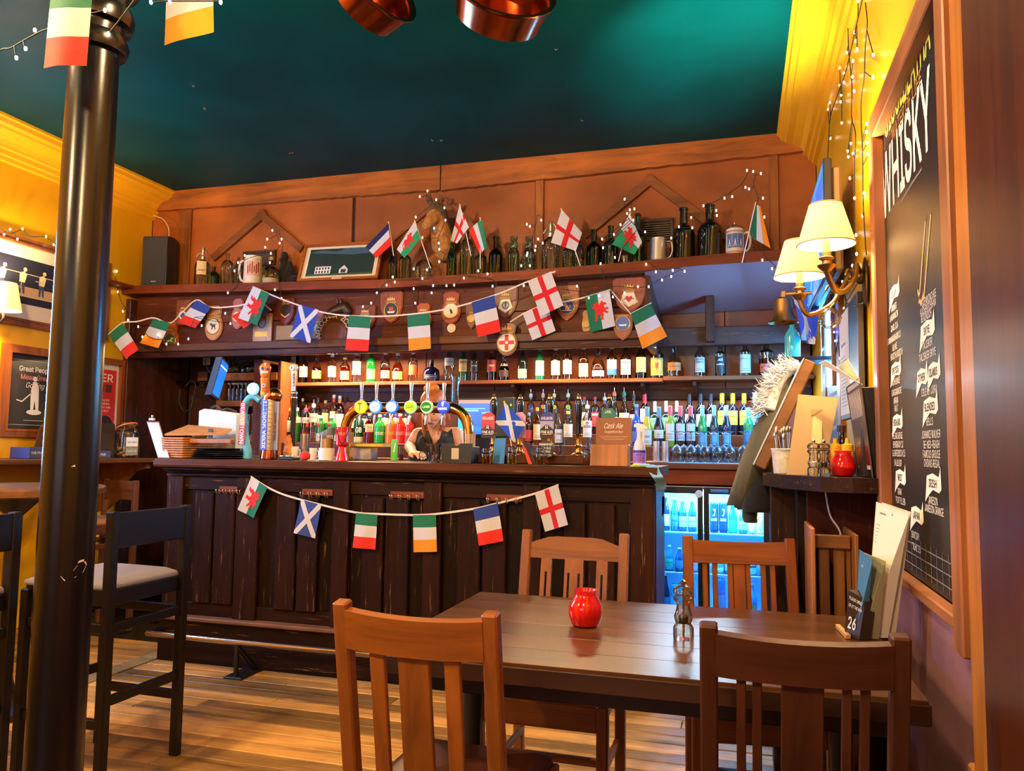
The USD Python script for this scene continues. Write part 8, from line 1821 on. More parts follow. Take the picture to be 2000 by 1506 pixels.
# till on the back counter behind the woman's shoulder
a, c = at(892, 850, Y=5.35), at(1003, 850, Y=5.35)
t = Thing('till', 'till with a lit blue screen on the back counter', 'till', ((a[0] + c[0]) / 2, 5.38, 1.1705))
z0, z1 = zy(848, 930, 5.35), zy(776, 930, 5.35)
t.part('casing', B((16, 16, 18)).box((a[0] - .01, 5.36, z0 - .02), (c[0], 5.42, z1), .006), 'satin'); t.part('base', B((22, 20, 20)).box((a[0] + .05, 5.30, 1.1705), (c[0] - .05, 5.45, 1.19), .004).box((a[0] + .14, 5.37, 1.19), (c[0] - .14, 5.41, z0), .003), 'satin')
x0, x1 = at(894, 810, Y=5.35)[0], at(960, 810, Y=5.35)[0]
P = Print(Frame((x0, 5.3595, z0)), step=.0005); W_, H_ = x1 - x0, z1 - z0
P.rect(0, 0, W_, H_ * .84, (52, 96, 200), 1).rect(0, H_ * .84, W_, H_ * .93, (226, 120, 110), 1).rect(0, H_ * .68, W_ * .8, H_ * .71, (80, 190, 250), 2).rect(W_ * .2, H_ * .62, W_ * .6, H_ * .66, (110, 190, 245), 2).rect(W_ * .7, H_ * .56, W_ * .95, H_ * .6, (90, 190, 250), 2).rect(0, H_ * .12, W_ * .2, H_ * .5, (40, 160, 240), 2).rect(W_ * .4, H_ * .08, W_ * .7, H_ * .2, (40, 120, 235), 2)
t.part('screen', P.b, 'screen', 'lit blue screen')
q = at(998, 791, Y=5.355); t.part('indicator', B((70, 240, 60)).box(q - (.005, .002, .008), q + (.005, .004, .008), .001), 'screen', 'green indicator light')
# --- hand pumps on their wooden rail
HY = 4.16
a, c = onbar(934, HY), onbar(1152, HY)
rail = Thing('pump_rail', 'long dark wooden rail carrying the ale hand pumps', 'rail', ((a[0] + c[0]) / 2, HY, BZ))
RZ_ = zy(889, 1050, HY - .07) - BZ
rail.part('board', B((84, 48, 24)).box((a[0], HY - .07, BZ), (c[0] + .18, HY + .07, BZ + RZ_), .006), 'bar_x')
CL = {963: ('HIGHLANDER', (206, 52, 66), (190, 60, 76), 'red', 953), 1015: ('', (226, 150, 160), (226, 150, 160), 'pink', 1013), 1073: ('AVALANCHE', (40, 56, 150), (150, 160, 206), 'blue', 1068), 1130: None, 1190: ('JARL', (44, 120, 96), (44, 120, 96), 'green', 1188)}
for i, (px, cl) in enumerate(CL.items()):
    b = onbar(px, HY, BZ + RZ_ + .0005); k = mpp(b)
    lb = {963: 'ale hand pump with a red pump clip, leftmost', 1015: 'ale hand pump with a pink clip behind the saltire', 1073: 'ale hand pump with a blue and white mountain clip', 1130: 'ale hand pump showing its brass stem, without a clip', 1190: 'ale hand pump with a green clip behind the suggestion box'}[px]
    t = Thing('hand_pump', lb, 'hand pump', b)
    zt = zy(768, px, HY) - b[2]
    t.part('stem', B((206, 150, 70)).lathe([(0, 0), (15 * k, 0), (15 * k, 2 * k), (8 * k, 6 * k), (6 * k, 14 * k), (7.5 * k, 18 * k), (5 * k, 22 * k), (5 * k, 36 * k), (7 * k, 40 * k), (6 * k, 42 * k)], 22, loc=b), 'brass_bright', 'brass stem')
    t.part('handle', B((12, 10, 11)).lathe([(5.4 * k, 41 * k), (5 * k, 56 * k), (5.6 * k, 70 * k), (7.6 * k, zt - 28 * k), (7.2 * k, zt - 18 * k), (4.6 * k, zt - 11 * k)], 22, loc=b), 'gloss', 'glossy black handle')
    t.part('finial', B((226, 184, 110)).lathe([(4.6 * k, zt - 11 * k), (4.4 * k, zt - 8 * k), (2.2 * k, zt - 6 * k), (2.8 * k, zt - 2.5 * k), (0, zt)], 16, loc=b), 'brass_bright')
    if cl:
        tx, ca, cb2, nm, cx = cl
        p = at(cx, 830 if nm != 'green' else 822, Y=HY - .05); hw, hh = 13.5 * k, 25 * k
        fr = Frame(p)
        out = [(-hw, -hh), (hw, -hh), (hw, hh * .7), (hw * .5, hh), (-hw * .3, hh * .96), (-hw, hh * .72)]
        cp_ = t.part('pump_clip', B(ca).prism(out, -.004, 0, fr), 'satin', f'{nm} pump clip')
        P = Print(fr, step=.0005).poly(out, ca, 1)
        if tx in ('HIGHLANDER', 'AVALANCHE'):
            P.rect(-hw, -hh, hw, -hh * .35, (34, 22, 30), 2).rect(-hw, -hh * .35, hw, hh * .3, cb2, 2).poly([(-hw, -hh * .36), (hw, -hh * .36), (hw * .4, -hh * .1), (0, hh * .05), (-hw * .5, -hh * .12)], shade(ca, .6), 3)
            P.text(tx, 0, hh * .52, hh * .22, (236, 226, 230), 3, width=hw * 1.7).text('FYNE ALES', 0, -hh * .56, hh * .22, (236, 232, 232), 3, width=hw * 1.75).rect(-hw * .7, -hh * .75, hw * .7, -hh * .72, (200, 196, 196), 3).rect(-hw * .34, -hh * .36, hw * .34, -hh * .02, (34, 22, 30), 4).text('R', 0, -hh * .18, hh * .26, (230, 226, 226), 5, width=hw * .42)
        elif tx: P.text(tx, 0, hh * .7, hh * .2, (220, 226, 220), 2, width=hw)
        t.part('clip_print', P.b, 'print', parent=cp_)
hand_flag('saltire hand flag standing among the hand pumps on the bar', [(986, 786), (1027, 829), (1006, 865), (967, 825)], saltire((18, 70, 190)), ((985, 785), (1001, 884)), 4.05, .01)
for px, bot, top, liq, lb in ((950, 902, 875, (214, 140, 70), 'first'), (1000, 901, 872, (226, 206, 130), 'second'), (1055, 902, 873, (206, 160, 80), 'third'), (1147, 905, 878, (214, 150, 50), 'fourth')):
    p = onbar(px, 3.955); h = zy(top, px, 3.955) - BZ; R = 10 * mpp(p) if px != 1147 else 8 * mpp(p)
    t = Thing('sample_jar', f'small glass jar of ale sample before the hand pumps, {lb} from the left', 'jar', p)
    t.part('ale', B(liq).lathe([(0, .002), (R * .96, .002), (R, .008), (R, h * .5)], 18, loc=p), 'liquid'); t.part('glass', B(CLR).lathe([(R, h * .5), (R, h * .62), (R * .78, h * .7), (R * .78, h * .8)], 18, loc=p), 'glass')
    t.part('lid', B((206, 206, 200)).lathe([(R * .86, h * .8), (R * .86, h * .96), (R * .7, h), (0, h)], 18, loc=p), 'glass'); t.part('clip', B(CHR).tube([p + (R * .9, -.004, h * .45), p + (R * .98, -.006, h * .8), p + (0, -R * .9, h * .9), p + (-R * .98, -.006, h * .8), p + (-R * .9, -.004, h * .5)], .0016, 5), 'metal')
t = Thing('card_stand', 'blue card standing between the first two hand pumps', 'card', onbar(978, 4.02))
t.part('card', sheet([at(966, 856, Y=4.07), at(988, 856, Y=4.02), onbar(984, 3.99, BZ + .001), onbar(962, 4.04, BZ + .001)], .003, (60, 120, 160)), 'paper')
t = Thing('folded_leaflet', 'black and red folded leaflet leaning by the second sample jar', 'leaflet', onbar(1034, 4.0))
t.part('page', sheet([at(1022, 866, Y=4.05), at(1031, 862, Y=4.05), onbar(1047, 4.0, BZ + .002), onbar(1036, 4.0, BZ + .002)], .003, (44, 30, 28)), 'paper')
t.part('page', sheet([at(1020, 872, Y=4.04), at(1024, 868, Y=4.05), onbar(1040, 3.99, BZ + .002), onbar(1032, 3.99, BZ + .002)], .002, (196, 60, 50)), 'paper')
p = at(1067, 877, Y=4.03); k = mpp(p)
t = Thing('chalk_sign', 'small round chalk sign propped before the blue pump clip', 'sign', p)
t.part('board', B((40, 36, 34)).lathe([(0, 0), (17 * k, 0), (17 * k, .01), (0, .01)], 30, T=Tm(p, rx=PI / 2)), 'satin')
P = Print(Frame(p + (0, -.0105, 0)))
for i, tx in enumerate(('ENAMARONE', 'RED ALE', 'CITENS', 'NOW ON')): P.text(tx, 0, (9 - 7 * i) * k, 4.2 * k, (222, 220, 214), 1, width=(26, 20, 18, 22)[i] * k)
t.part('lettering', P.b, 'print')
for px, top in ((1037, 866), (1095, 868), (1149, 866)):
    p = onbar(px, 4.22, BZ + RZ_ + .001); h = zy(top, px, 4.22) - p[2]; R = 4.5 * mpp(p)
    t = Thing('tasting_glass', 'slim clear tasting glass on the pump rail, %s' % {1037: 'left one', 1095: 'middle one', 1149: 'right one'}[px], 'glass', p); t.part('glass', B((196, 214, 236)).lathe([(0, .002), (R * .7, 0), (R, h)], 16, loc=p), 'glass')
# --- right end: suggestion box, spray bottle
a, c = onbar(1153, 3.93), onbar(1226, 3.93); h = zy(868, 1190, 3.93) - BZ
t = Thing('suggestion_box', 'pale wooden suggestion box with a brown lettered sign on top', 'box', ((a[0] + c[0]) / 2, 3.97, BZ))
t.part('box', B((186, 126, 72)).box((a[0], 3.93, BZ), (c[0], 4.03, BZ + h), .002), 'wood_z')
x0, x1 = at(1164, 840, Y=3.95)[0], at(1234, 840, Y=3.95)[0]; z0, z1 = BZ + h, zy(816, 1200, 3.95)
t.part('sign_board', B((140, 84, 42)).box((x0, 3.95, z0), (x1, 3.956, z1), .001), 'satin')
P = Print(Frame(((x0 + x1) / 2, 3.9498, (z0 + z1) / 2))); W_, H_ = x1 - x0, z1 - z0
P.text('Cask Ale', 0, H_ * .2, H_ * .2, (238, 226, 210), 1, bold=False, width=W_ * .52, shear=.3).text('Suggestion Box', 0, -H_ * .02, H_ * .09, (230, 214, 190), 1, bold=False, width=W_ * .52)
for i in range(3): P.rect(-W_ * (.4 - .06 * i), -H_ * (.2 + .06 * i), W_ * (.4 - .06 * i), -H_ * (.19 + .06 * i), (214, 190, 160), 1)
t.part('lettering', P.b, 'print', 'white lettering reading Cask Ale Suggestion Box')
p = onbar(1251, 3.96); k = mpp(p)
cl_ = Thing('cleaning_cloth', 'folded yellow cloth under the spray bottle at the bar end', 'cloth', p)
cl_.part('cloth', B((226, 220, 60)).box(p + np.array([-17 * k, -.05, 0]), p + np.array([20 * k, .07, .006]), .003).box(p + np.array([-14 * k, -.04, .006]), p + np.array([16 * k, .06, .014]), .004), 'cloth')
p = p + (-.006, .0, .0145); h = zy(826, 1248, 3.96) - p[2]; R = 12.5 * k
t = Thing('spray_bottle', 'white trigger spray bottle with a purple label on the bar end', 'spray bottle', p)
t.part('bottle', B((206, 206, 226)).lathe([(0, 0), (R * .96, 0), (R, .006), (R, h * .34), (R * .8, h * .48), (R * .4, h * .62), (R * .34, h * .8)], 24, loc=p), 'satin')
t.part('trigger', B((220, 226, 236)).prism([(-R * .4, h * .78), (R * .4, h * .78), (R * .5, h * .84), (R * 1.1, h * .86), (R * .7, h * .96), (-R * .3, h), (-R * .8, h * .96), (-R * .8, h * .9), (-R * .4, h * .88)], -.008, .008, Frame(p)), 'satin')
P = Print(Bent(p, R * 1.01, look_at(p))); P.rect(-R * 1.2, h * .02, R * 1.2, h * .33, (150, 110, 206), 1, 10).rect(-R * 1.2, h * .27, R * 1.2, h * .33, (40, 50, 190), 2, 10).text('Sanitiser', -R * .1, h * .22, h * .04, (60, 40, 120), 2, width=R).rect(-R * .8, h * .05, R * .9, h * .18, (130, 90, 196), 2, 8)
t.part('label', P.b, 'print')
pts = [at(1234, 909, Y=3.86), at(1262, 911, Y=3.86), at(1270, 925, Y=3.838), at(1276, 934, Y=3.83), at(1282, 945, Y=3.90), at(1281, 958, Y=3.93)]
tw = B((120, 180, 230)); ww = np.array([.10, .02, .0])
S_ = spline(pts, 5); V = np.vstack([S_, S_ + (.045, .03, .006)]); n = len(S_)
tw.add((V, [[i, i + 1, n + i + 1, n + i] for i in range(n - 1)]), None, True); tw.add((V + (0, -.002, -.002), [[i, n + i, n + i + 1, i + 1] for i in range(n - 1)]), None, True)
solo('bar_towel', tw, 'cloth', 'pale blue bar cloth draped over the right end of the counter', 'cloth')

# ================================================================== the woman behind the bar
WY = 4.80
hc = at(846, 800, Y=WY - .06); k = mpp(hc); WX = hc[0]
wm = Thing('person', 'woman with reddish hair in a black sleeveless shirt, head bowed behind the bar', 'person', (WX, WY, 0))
def J(px, py, Y, r): q = at(px, py, Y=Y); return (*q, r)
neck, chin_ = J(850, 842, WY - .0, .050), J(848, 826, WY - .07, .030)
shL, shR = J(818, 850, WY, .050), J(892, 850, WY, .052)
elL, elR = J(801, 872, WY - .06, .038), J(905, 888, WY - .05, .040)
wrL = (at(806, 886, Y=4.52)[0], 4.52, BZ + .045, .025)
wrR = (at(880, 892, Y=4.56)[0], 4.56, BZ + .035, .026)
hip = (WX, WY + .02, .92, .14)
bones = [[neck, (WX + .01, WY - .02, hc[2] - .02, .075)], [shL, shR], [shL, (WX - .09, WY, 1.2, .085), (WX + .11, WY, 1.2, .085), shR], [(WX - .09, WY, 1.2, .085), (WX + .11, WY, 1.2, .085), (WX - .08, WY + .02, .95, .12), (WX + .08, WY + .02, .95, .12)], [neck, J(848, 852, WY, .062)],
         [shL, (elL[0], elL[1], elL[2], .036)], [elL, wrL], [shR, elR], [elR, wrR],
         [(WX - .085, WY + .02, .9, .1), (WX - .09, WY, .48, .065)], [(WX - .09, WY, .48, .065), (WX - .09, WY + .03, .08, .045)], [(WX + .085, WY + .02, .9, .1), (WX + .09, WY, .48, .065)], [(WX + .09, WY, .48, .065), (WX + .09, WY + .03, .08, .045)],
         [(WX - .09, WY + .04, .045, .04), (WX - .09, WY - .12, .035, .033)], [(WX + .09, WY + .04, .045, .04), (WX + .09, WY - .12, .035, .033)]]
# head: skull, face, jaw (tilted down towards her hands)
H0 = np.array(hc); fwd = np.array([.05, -.86, -.5]); fwd /= np.linalg.norm(fwd); up = np.array([0, -.5, .86]); up -= (up @ fwd) * fwd; up /= np.linalg.norm(up); sd = np.cross(fwd, up)
def hp(a, b_, c_, r): return (*(H0 + sd * a + up * b_ + fwd * c_), r)
bones += [[hp(0, .035, -.035, .078), hp(0, .03, .02, .072)], [hp(0, .03, .02, .070), hp(.028, -.02, .05, .035), hp(-.028, -.02, .05, .035)], [hp(.026, -.03, .04, .034), hp(-.026, -.03, .04, .034), hp(0, -.085, .058, .022)], [hp(0, -.0, .088, .008), hp(0, -.03, .104, .0105)], [hp(.035, .0, .07, .016), hp(-.035, .0, .07, .016)], [hp(0, -.052, .086, .010), hp(.014, -.054, .080, .008), hp(-.014, -.054, .080, .008)]]
def hand(wr, d, curl, side):
    """Palm and five bent fingers from the wrist along d; thumb leaves the side of the palm."""
    wr3, d = np.array(wr[:3]), np.array(d, float); d /= np.linalg.norm(d); s = np.cross(d, [0, 0, 1]); s /= np.linalg.norm(s); s *= side; n = np.array([0, 0, -1.0])
    out = [[wr, (*(wr3 + d * .03 - s * .012), .017), (*(wr3 + d * .03 + s * .016), .017)], [(*(wr3 + d * .03 - s * .014), .016), (*(wr3 + d * .03 + s * .018), .016), (*(wr3 + d * .072 - s * .026), .011), (*(wr3 + d * .075 + s * .026), .011)]]
    for i, (o, L) in enumerate(((-.027, .060), (-.009, .072), (.009, .068), (.026, .054))):
        a = wr3 + d * .074 + s * o; b1 = a + d * L * .42 + n * .004; b2 = b1 + d * L * .3 * math.cos(curl) + n * L * .33 * math.sin(curl); b3 = b2 + d * L * .22 * math.cos(curl * 1.8) + n * L * .26 * math.sin(curl * 1.8)
        for p0, p1, r0, r1 in ((a, b1, .0088, .0082), (b1, b2, .0082, .0076), (b2, b3, .0076, .0066)): out.append([(*p0, r0), (*p1, r1)])
    t0 = wr3 + d * .022 - s * .024; t1 = t0 + d * .03 - s * .022 + n * .008; t2 = t1 + d * .03 + s * .002 + n * .010
    return out + [[(*t0, .013), (*t1, .010)], [(*t1, .010), (*t2, .008)]]
bones += hand(wrL, (.75, -.6, -.02), .5, -1) + hand(wrR, (-.8, -.55, -.02), .5, 1)
SKIN = (232, 176, 140)
v, f = flesh(bones, .0085, 8, 18)
wm.part('body', B(SKIN).add((v, f), None, True), 'skin')
tb2 = [[J(826, 852, WY, .056), J(884, 852, WY, .058), (WX - .09, WY, 1.2, .097), (WX + .11, WY, 1.2, .097)], [(WX - .09, WY, 1.2, .097), (WX + .11, WY, 1.2, .097), (WX - .08, WY + .02, .95, .13), (WX + .08, WY + .02, .95, .13)], [J(836, 868, WY - .05, .075), J(868, 868, WY - .05, .075)]]
v2, f2 = flesh(tb2, .012, 6)
# open neckline: a V cut in front of the chest
nkz = J(850, 880, WY, 0)[2]; fc = v2[f2].mean(1)
keep = ~((fc[:, 1] < WY - .02) & (np.abs(fc[:, 0] - (WX + .012)) < np.clip((fc[:, 2] - nkz) * .75, 0, None)) & (fc[:, 2] > nkz))
wm.part('shirt', B((46, 41, 30)).add((v2, f2[keep]), None, True), 'cloth', 'black sleeveless shirt')
for s in (-1, 1):
    o = J(850, 880, WY - .10, 0); q = J(850 + s * 24, 844, WY - .055, 0)
    V = [np.array(o[:3]), np.array(J(850 + s * 12, 856, WY - .115, 0)[:3]), np.array(J(850 + s * 30, 852, WY - .085, 0)[:3]), np.array(q[:3]), np.array(J(850 + s * 14, 840, WY - .06, 0)[:3])]
    cb3 = B((62, 54, 38)); c3 = np.mean(V, 0)
    cb3.add((np.array(V + [v_ + (0, .004, 0) for v_ in V]), [[0, 1, 2], [0, 2, 3], [0, 3, 4], [5, 7, 6], [5, 8, 7], [5, 9, 8]])); wm.part('collar', cb3, 'cloth')
wm.part('trousers', B((24, 24, 28)).add(flesh([[(WX - .08, WY + .02, .95, .132), (WX + .08, WY + .02, .95, .132), (WX - .085, WY + .02, .86, .11), (WX + .085, WY + .02, .86, .11)], [(WX - .085, WY + .02, .9, .11), (WX - .09, WY, .48, .075), ], [(WX - .09, WY, .48, .075), (WX - .09, WY + .03, .12, .06)], [(WX + .085, WY + .02, .9, .11), (WX + .09, WY, .48, .075)], [(WX + .09, WY, .48, .075), (WX + .09, WY + .03, .12, .06)]], .025, 5), None, True), 'cloth')
for s in (-1, 1): wm.part('shoe', B((20, 18, 18)).add(flesh([[(WX + s * .09, WY + .045, .05, .048), (WX + s * .09, WY - .13, .038, .037)]], .012, 4), None, True), 'leather')
# hair: cap, bun and long strands
HAIR = (176, 92, 32)
hv, hf = flesh([[hp(0, .05, -.04, .083), hp(0, .062, .01, .072)], [hp(0, .06, .02, .066), hp(.045, .03, .03, .030), hp(-.045, .03, .03, .030)], [hp(.066, .02, -.015, .026), hp(.074, -.07, -.02, .02)], [hp(-.066, .02, -.015, .026), hp(-.076, -.08, -.02, .022)], [hp(0, .03, -.07, .07), hp(0, -.05, -.06, .06)]], .010, 4)
hb_ = B(HAIR).add((hv, hf), None, True); r5 = random.Random(2)
for s in (-1, 1):
    for i in range(16):
        a_ = .064 + r5.uniform(0, .016); q0 = np.array(hp(s * a_, -.03 + r5.uniform(-.02, .04), r5.uniform(-.06, .005), 0)[:3]); dz = r5.uniform(.10, .2)
        hb_.tube(spline([q0, q0 + (s * .012 * (1 if s < 0 else .6), -.01, -dz * .5), q0 + (s * r5.uniform(.0, .03), -.02, -dz)], 4), np.linspace(.010, .003, 9), 6)
wm.part('hair', hb_, 'hair', 'reddish-blonde hair with long loose strands')
bq = hp(.0, .135, -.03, .04)
wm.part('bun', B((206, 118, 36)).add(flesh([[(bq[0] - .022, bq[1], bq[2], .028), (bq[0] + .026, bq[1], bq[2] + .004, .03)]], .008, 3), None, True), 'hair', 'top knot of orange hair')
for s in (-1, 1):
    wm.part('eye', B((70, 50, 40)).ell(hp(s * .031, .008, .083, 0)[:3], (.011, .005, .004), sub=1), 'satin'); wm.part('eyebrow', B((140, 80, 40)).tube([hp(s * .018, .026, .086, 0)[:3], hp(s * .034, .030, .083, 0)[:3], hp(s * .048, .024, .070, 0)[:3]], .003, 5), 'hair')
wm.part('lips', B((176, 80, 76)).tube([hp(-.020, -.054, .086, 0)[:3], hp(-.008, -.051, .0955, 0)[:3], hp(0, -.053, .097, 0)[:3], hp(.008, -.051, .0955, 0)[:3], hp(.020, -.054, .086, 0)[:3]], [.002, .005, .0052, .005, .002], 8), 'skin')
gl = Thing('spectacles', 'folded spectacles held in the hands of the woman behind the bar', 'glasses', (wrL[0] + .1, 4.45, BZ + .03))
g0 = np.array([at(826, 888, Y=4.42)[0], 4.42, BZ + .04])
for s in (0, 1):
    th = np.linspace(0, 2 * PI, 17); gl.part('rim', B((30, 28, 28)).tube(g0 + np.c_[.024 * np.cos(th) + .055 * s, 0 * th, .018 * np.sin(th)], .002, 5), 'satin'); gl.part('arm', B((40, 36, 34)).tube(spline([g0 + (-.024 + .103 * s, 0, .006), g0 + (-.02 + .1 * s, .05, .012), g0 + (-.015 + .09 * s, .10, -.0)], 4), .0018, 5), 'satin')
gl.part('bridge', B((30, 28, 28)).tube([g0 + (.022, 0, .006), g0 + (.033, 0, .006)], .002, 5), 'satin')

# ================================================================== left-hand wall
lg = Thing('wall_ledge', 'dark brown drinks ledge along the ochre left wall', 'ledge', (-4.45, 4, 1.14))
LEZ = 1.145
lg.part('top', B((84, 50, 28)).box((XL + .001, 2.2, LEZ - .035), (-4.17, 4.93, LEZ), .008), 'bar_y')
lg.part('bracket', B((150, 84, 34)).prism([(0, 0), (.46, 0), (.46, -.04), (.34, -.07), (.24, -.16), (.2, -.28), (.1, -.36), (0, -.38)], -.02, .02, Frame((XL + .001, 4.86, LEZ - .036), (1, 0, 0))), 'wood_z')
lg.part('bracket', B((150, 84, 34)).prism([(0, 0), (.46, 0), (.46, -.04), (.34, -.07), (.24, -.16), (.2, -.28), (.1, -.36), (0, -.38)], -.02, .02, Frame((XL + .001, 3.6, LEZ - .036), (1, 0, 0))), 'wood_z')
def wall_pic(name, label, y0, y1, z0, z1, fw, fcol, draw, mat_='gloss_print'):
    t = Thing(name, label, 'picture', (XL, (y0 + y1) / 2, (z0 + z1) / 2)); fr = Frame((XL + .002, y0, z0), (0, 1, 0)); W_, H_ = y1 - y0, z1 - z0
    o = sbox(0, 0, W_, H_).difference(sbox(fw, fw, W_ - fw, H_ - fw)); t.part('frame', B(fcol).prism(o, 0, .028, fr).prism(sbox(fw * .7, fw * .7, W_ - fw * .7, H_ - fw * .7).difference(sbox(fw, fw, W_ - fw, H_ - fw)), .028, .034, fr), 'wood_z')
    P = Print(fr, step=.0005); draw(P, fw * .95, fw * .95, W_ - fw * .95, H_ - fw * .95); t.part('print', P.b, mat_); return t
def golf(P, x0, y0, x1, y1):
    P.rect(x0, y0, x1, y1, (214, 200, 170), 4); m = .11; a, b_, c_, d = x0 + m, y0 + m, x1 - m * .7, y1 - m * .8
    P.rect(a, b_, c_, d, (36, 38, 54), 5).rect(a + .02, b_ + .05, c_ - .02, d - .1, (206, 180, 120), 6).rect(a + .026, b_ + .056, c_ - .026, d - .106, (40, 42, 56), 7).rect(a + .026, b_ + .056, c_ - .026, b_ + .12, (190, 160, 116), 8)
    for i in range(7):
        x = a + .09 + .155 * i; y = b_ + .07; h = .17
        P.poly([(x - .02, y), (x - .006, y), (x, y + h * .4), (x + .01, y), (x + .024, y), (x + .02, y + h * .5), (x - .018, y + h * .5)], (70, 74, 100), 9).poly([(x - .022, y + h * .45), (x + .022, y + h * .45), (x + .036, y + h * .8), (x + .012, y + h * .9), (x - .02, y + h * .82)], (226, 208, 150), 10).disc(x + .02, y + h * .98, .015, (226, 196, 140), 10, n=10).poly(LineString([(x, y + h * .6), (x - .05 + .02 * (i % 3), y + h * (.2 + .4 * (i % 2)))]).buffer(.003), (200, 190, 170), 11)
    P.disc(c_ - .2, d - .06, .06, (196, 120, 84), 9, ry=.035)
wall_pic('picture', 'wide framed print of a row of golfers on navy, left wall', 3.55, 4.86, 2.035, 2.64, .05, (130, 74, 34), golf)
def poster_l(P, x0, y0, x1, y1):
    P.rect(x0, y0, x1, y1, (44, 42, 42), 4); W_ = x1 - x0; H_ = y1 - y0; cx = (x0 + x1) / 2 + .02
    P.rect(x0 + .02, y0 + .03, x0 + .024, y1 - .04, (150, 148, 146), 5).rect(x0 + .02, y1 - .044, x1 - .02, y1 - .04, (150, 148, 146), 5).rect(x0 + .02, y0 + .03, x1 - .02, y0 + .034, (150, 148, 146), 5)
    P.text('Great People', cx, y1 - .10, .034, (214, 206, 200), 5, width=W_ * .66).text('Mean Great', cx, y1 - .155, .034, (190, 120, 110), 5, width=W_ * .58).text('Golfing', cx, y1 - .21, .036, (214, 206, 200), 5, bold=False, width=W_ * .36, shear=.3)
    P.disc(cx, y0 + .12, .06, (206, 200, 196), 5, ry=.018).poly([(cx - .03, y0 + .12), (cx - .01, y0 + .12), (cx, y0 + .2), (cx + .015, y0 + .12), (cx + .035, y0 + .12), (cx + .03, y0 + .28), (cx + .01, y0 + .33), (cx - .02, y0 + .33), (cx - .035, y0 + .26)], (206, 200, 196), 6).disc(cx - .005, y0 + .35, .018, (206, 200, 196), 6, n=12).poly(LineString([(cx - .03, y0 + .25), (cx - .1, y0 + .19), (cx - .14, y0 + .2)]).buffer(.004), (206, 200, 196), 6).rect(cx - .08, y0 + .06, cx + .08, y0 + .065, (150, 146, 144), 6)
wall_pic('picture', 'wood-framed black poster with a golfer statue left of the column', 3.99, 4.50, 1.285, 1.905, .055, (150, 82, 36), poster_l)
def poster_r(P, x0, y0, x1, y1):
    P.rect(x0, y0, x1, y1, (196, 190, 186), 4); P.rect(x0 + .02, y0 + .01, x1 - .025, y1 - .045, (196, 54, 52), 5); W_ = x1 - x0; cx = (x0 + x1) / 2
    P.text('UNDER', cx - .01, y1 - .11, .06, (230, 222, 218), 6, width=W_ * .78).text('25?', cx - .09, y1 - .19, .06, (230, 222, 218), 6, width=W_ * .3).rect(cx + .06, y1 - .215, cx + .075, y1 - .16, (70, 40, 44), 6).rect(cx + .09, y1 - .22, cx + .15, y1 - .16, (90, 60, 64), 6)
    for i, tx in enumerate(('IF YOU ARE LUCKY', 'ENOUGH TO LOOK UNDER', '25 YOU WILL BE ASKED', 'TO PROVE THAT YOU ARE', 'OVER 18 WHEN YOU BUY', 'ALCOHOL.')): P.text(tx, x0 + .04, y1 - .255 - .027 * i, .015, (226, 196, 190), 6, left=True, width=min(.0155 * len(tx), W_ * .82))
    P.disc(cx + .1, y0 + .06, .075, (60, 44, 50), 6).text('25', cx + .11, y0 + .04, .05, (226, 214, 210), 7, width=.11)
wall_pic('picture', 'wood-framed red age-check poster right of the column', 4.54, 5.06, 1.285, 1.905, .045, (140, 74, 34), poster_r)
wlp = Thing('wall_lamp', 'wall lamp with a glowing cream shade at the far left edge', 'wall lamp', (XL, 3.86, 2.12))
c = np.array([-4.52, 3.84, 2.07])
wlp.part('arm', B((128, 104, 70)).tube(spline([(XL, 3.84, 2.06), (-4.6, 3.84, 2.0), (-4.52, 3.84, 2.03), c], 6), .009, 8).ell((XL + .01, 3.84, 2.06), (.012, .04, .07)), 'brass')
wlp.part('shade', B((250, 236, 205)).lathe([(.105, .02), (.07, .20), (.068, .20), (.103, .02)], 30, loc=c), 'shade', 'glowing cream lamp shade'); wlp.part('bulb', B((255, 220, 160)).ell(c + (0, 0, .10), (.018, .018, .03)), 'lamp_bulb')
def onl(px, X, z=LEZ + .001): p = at(px, 880, X=X); p[2] = z; return p
for px0, px1, col, X, h, lb in ((57, 88, (44, 56, 110), -4.40, .075, 'dark blue shallow box left of the iron column on the ledge'), (176, 217, (52, 66, 124), -4.35, .05, 'blue shallow box right of the iron column on the ledge')):
    a, c = onl(px0, X), onl(px1, X); t = Thing('box', lb, 'box', (a + c) / 2); t.part('box', B(col).box((X - .16, a[1], LEZ + .001), (X, c[1], LEZ + h), .003), 'satin')
    t.part('print', Print(Frame((X + .0005, (a[1] + c[1]) / 2, LEZ + h / 2), (0, 1, 0))).text('THE PUB', 0, 0, .016, (206, 206, 214), 1, width=.09).b, 'print')
a, c = onl(66, -4.58), onl(90, -4.58); t = Thing('display_card', 'brown arched display card behind the left blue box', 'card', (a + c) / 2)
t.part('card', B((74, 44, 34)).prism([(0, 0), (.2, 0), (.2, .2), (.12, .28), (.05, .2)], 0, .006, Frame((-4.6, a[1], LEZ + .001), (0, 1, 0))), 'paper')
a, c = onl(186, -4.56), onl(236, -4.5); V = [at(188, 826, X=-4.60), at(223, 828, X=-4.58), onl(236, -4.46), onl(187, -4.48)]
t = Thing('display_card', 'dark card picturing a brown bear beside the glass jar', 'card', (a + c) / 2); t.part('card', sheet(V, -.004, (54, 40, 36)), 'paper')
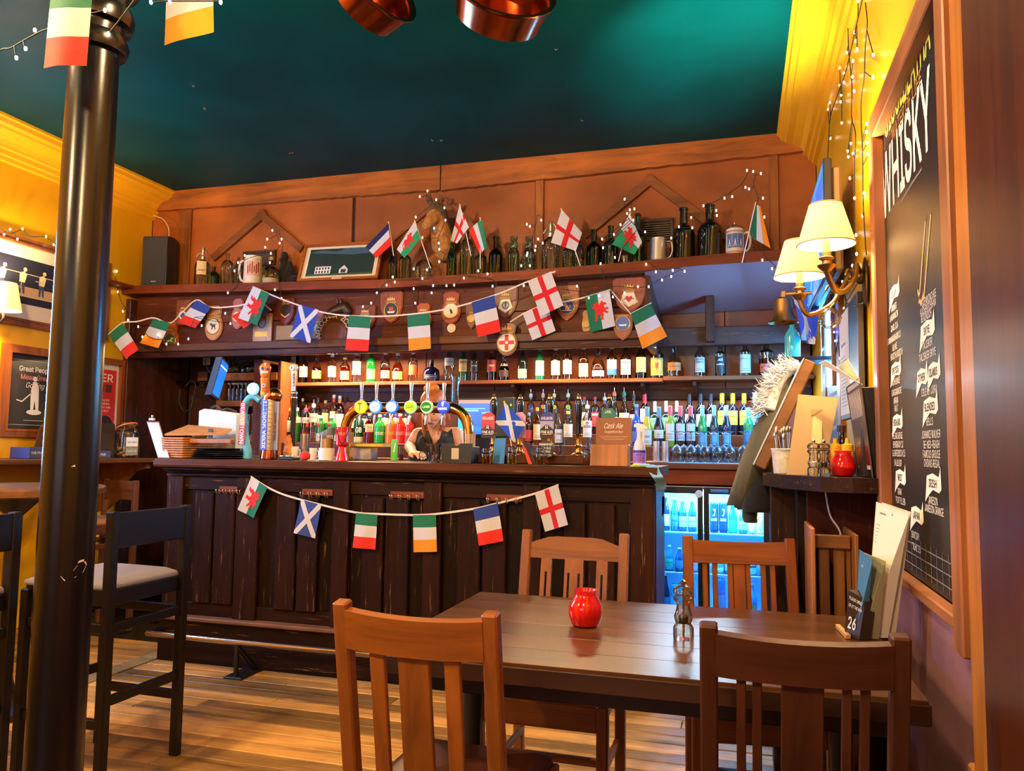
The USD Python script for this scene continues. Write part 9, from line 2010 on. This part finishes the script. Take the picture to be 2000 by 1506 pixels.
P = Print(QF([V[0], V[1], V[2], V[3]]), step=.001); P.disc(.45, .62, .22, (126, 76, 50), 2, ry=.2).disc(.45, .56, .09, (196, 170, 150), 3, ry=.07).disc(.45, .6, .03, (30, 20, 18), 4).disc(.28, .8, .07, (126, 76, 50), 2).disc(.62, .8, .07, (126, 76, 50), 2).poly([(.25, .2), (.75, .2), (.8, .42), (.3, .42)], (150, 70, 50), 2).text('TREATS', .7, .12, .09, (220, 214, 210), 3, width=.5).rect(.3, .9, .75, .93, (190, 170, 150), 3)
t.part('print', P.b, 'gloss_print')
p = onl(248, -4.40); k = mpp(p); h = zy(834, 248, p[1]) - p[2]; R = 23 * k
t = Thing('biscuit_jar', 'clip-top glass jar of dog biscuits on the left ledge', 'jar', p)
t.part('jar', B((226, 226, 216)).lathe([(0, .003), (R * .92, 0), (R, .012), (R, h * .78), (R * .78, h * .94), (R * .74, h)], 26, loc=p), 'glass')
bk_ = B((206, 150, 90))
for i in range(46):
    a_ = rng.uniform(0, 2 * PI); rr = R * .8 * math.sqrt(rng.random()); bk_.ell(p + (rr * math.cos(a_), rr * math.sin(a_), .012 + rng.random() * h * .3), (.012, .009, .007), sub=1)
t.part('biscuits', bk_, 'matte', kind='stuff')
t.part('lid', B((226, 222, 210)).lathe([(R * .8, 0), (R * .82, .012), (R * .5, .022), (0, .026)], 24, T=Tm(p + (-.01, 0, h + .01), ry=-.35)), 'glass'); th = np.linspace(0, 2 * PI, 25)
t.part('seal', B((226, 130, 50)).tube((np.c_[R * .8 * np.cos(th), R * .8 * np.sin(th), 0 * th] @ Tm((0, 0, 0), ry=-.35)[:3, :3].T) + p + (-.01, 0, h + .006), .006, 6), 'satin', 'orange rubber seal')
P = Print(Bent(p, R * 1.01, look_at(p))); P.rect(-R * .1, h * .36, R * .95, h * .66, (206, 204, 200), 1, 8).rect(-R * .1, h * .08, R * .95, h * .34, (120, 120, 100), 1, 8).text('DOG TREATS', R * .42, h * .5, h * .06, (90, 90, 100), 2, width=R * .8).text('PLEASE TAKE', R * .42, h * .22, h * .05, (206, 204, 190), 2, width=R * .8)
t.part('label', P.b, 'print')
fairy('fairy_lights', 'fairy lights draped along the top of the golfers print', [[(-20, 440, -4.62), (0, 447, -4.62), (20, 456, -4.62), (44, 449, -4.62), (60, 462, -4.62), (88, 463, -4.62), (112, 478, -4.62)]], [(8, 458), (34, 467), (44, 447), (90, 462), (105, 478), (20, 448)], ('X', -4.62), r=.008)
# dark purple wall lead at the corner
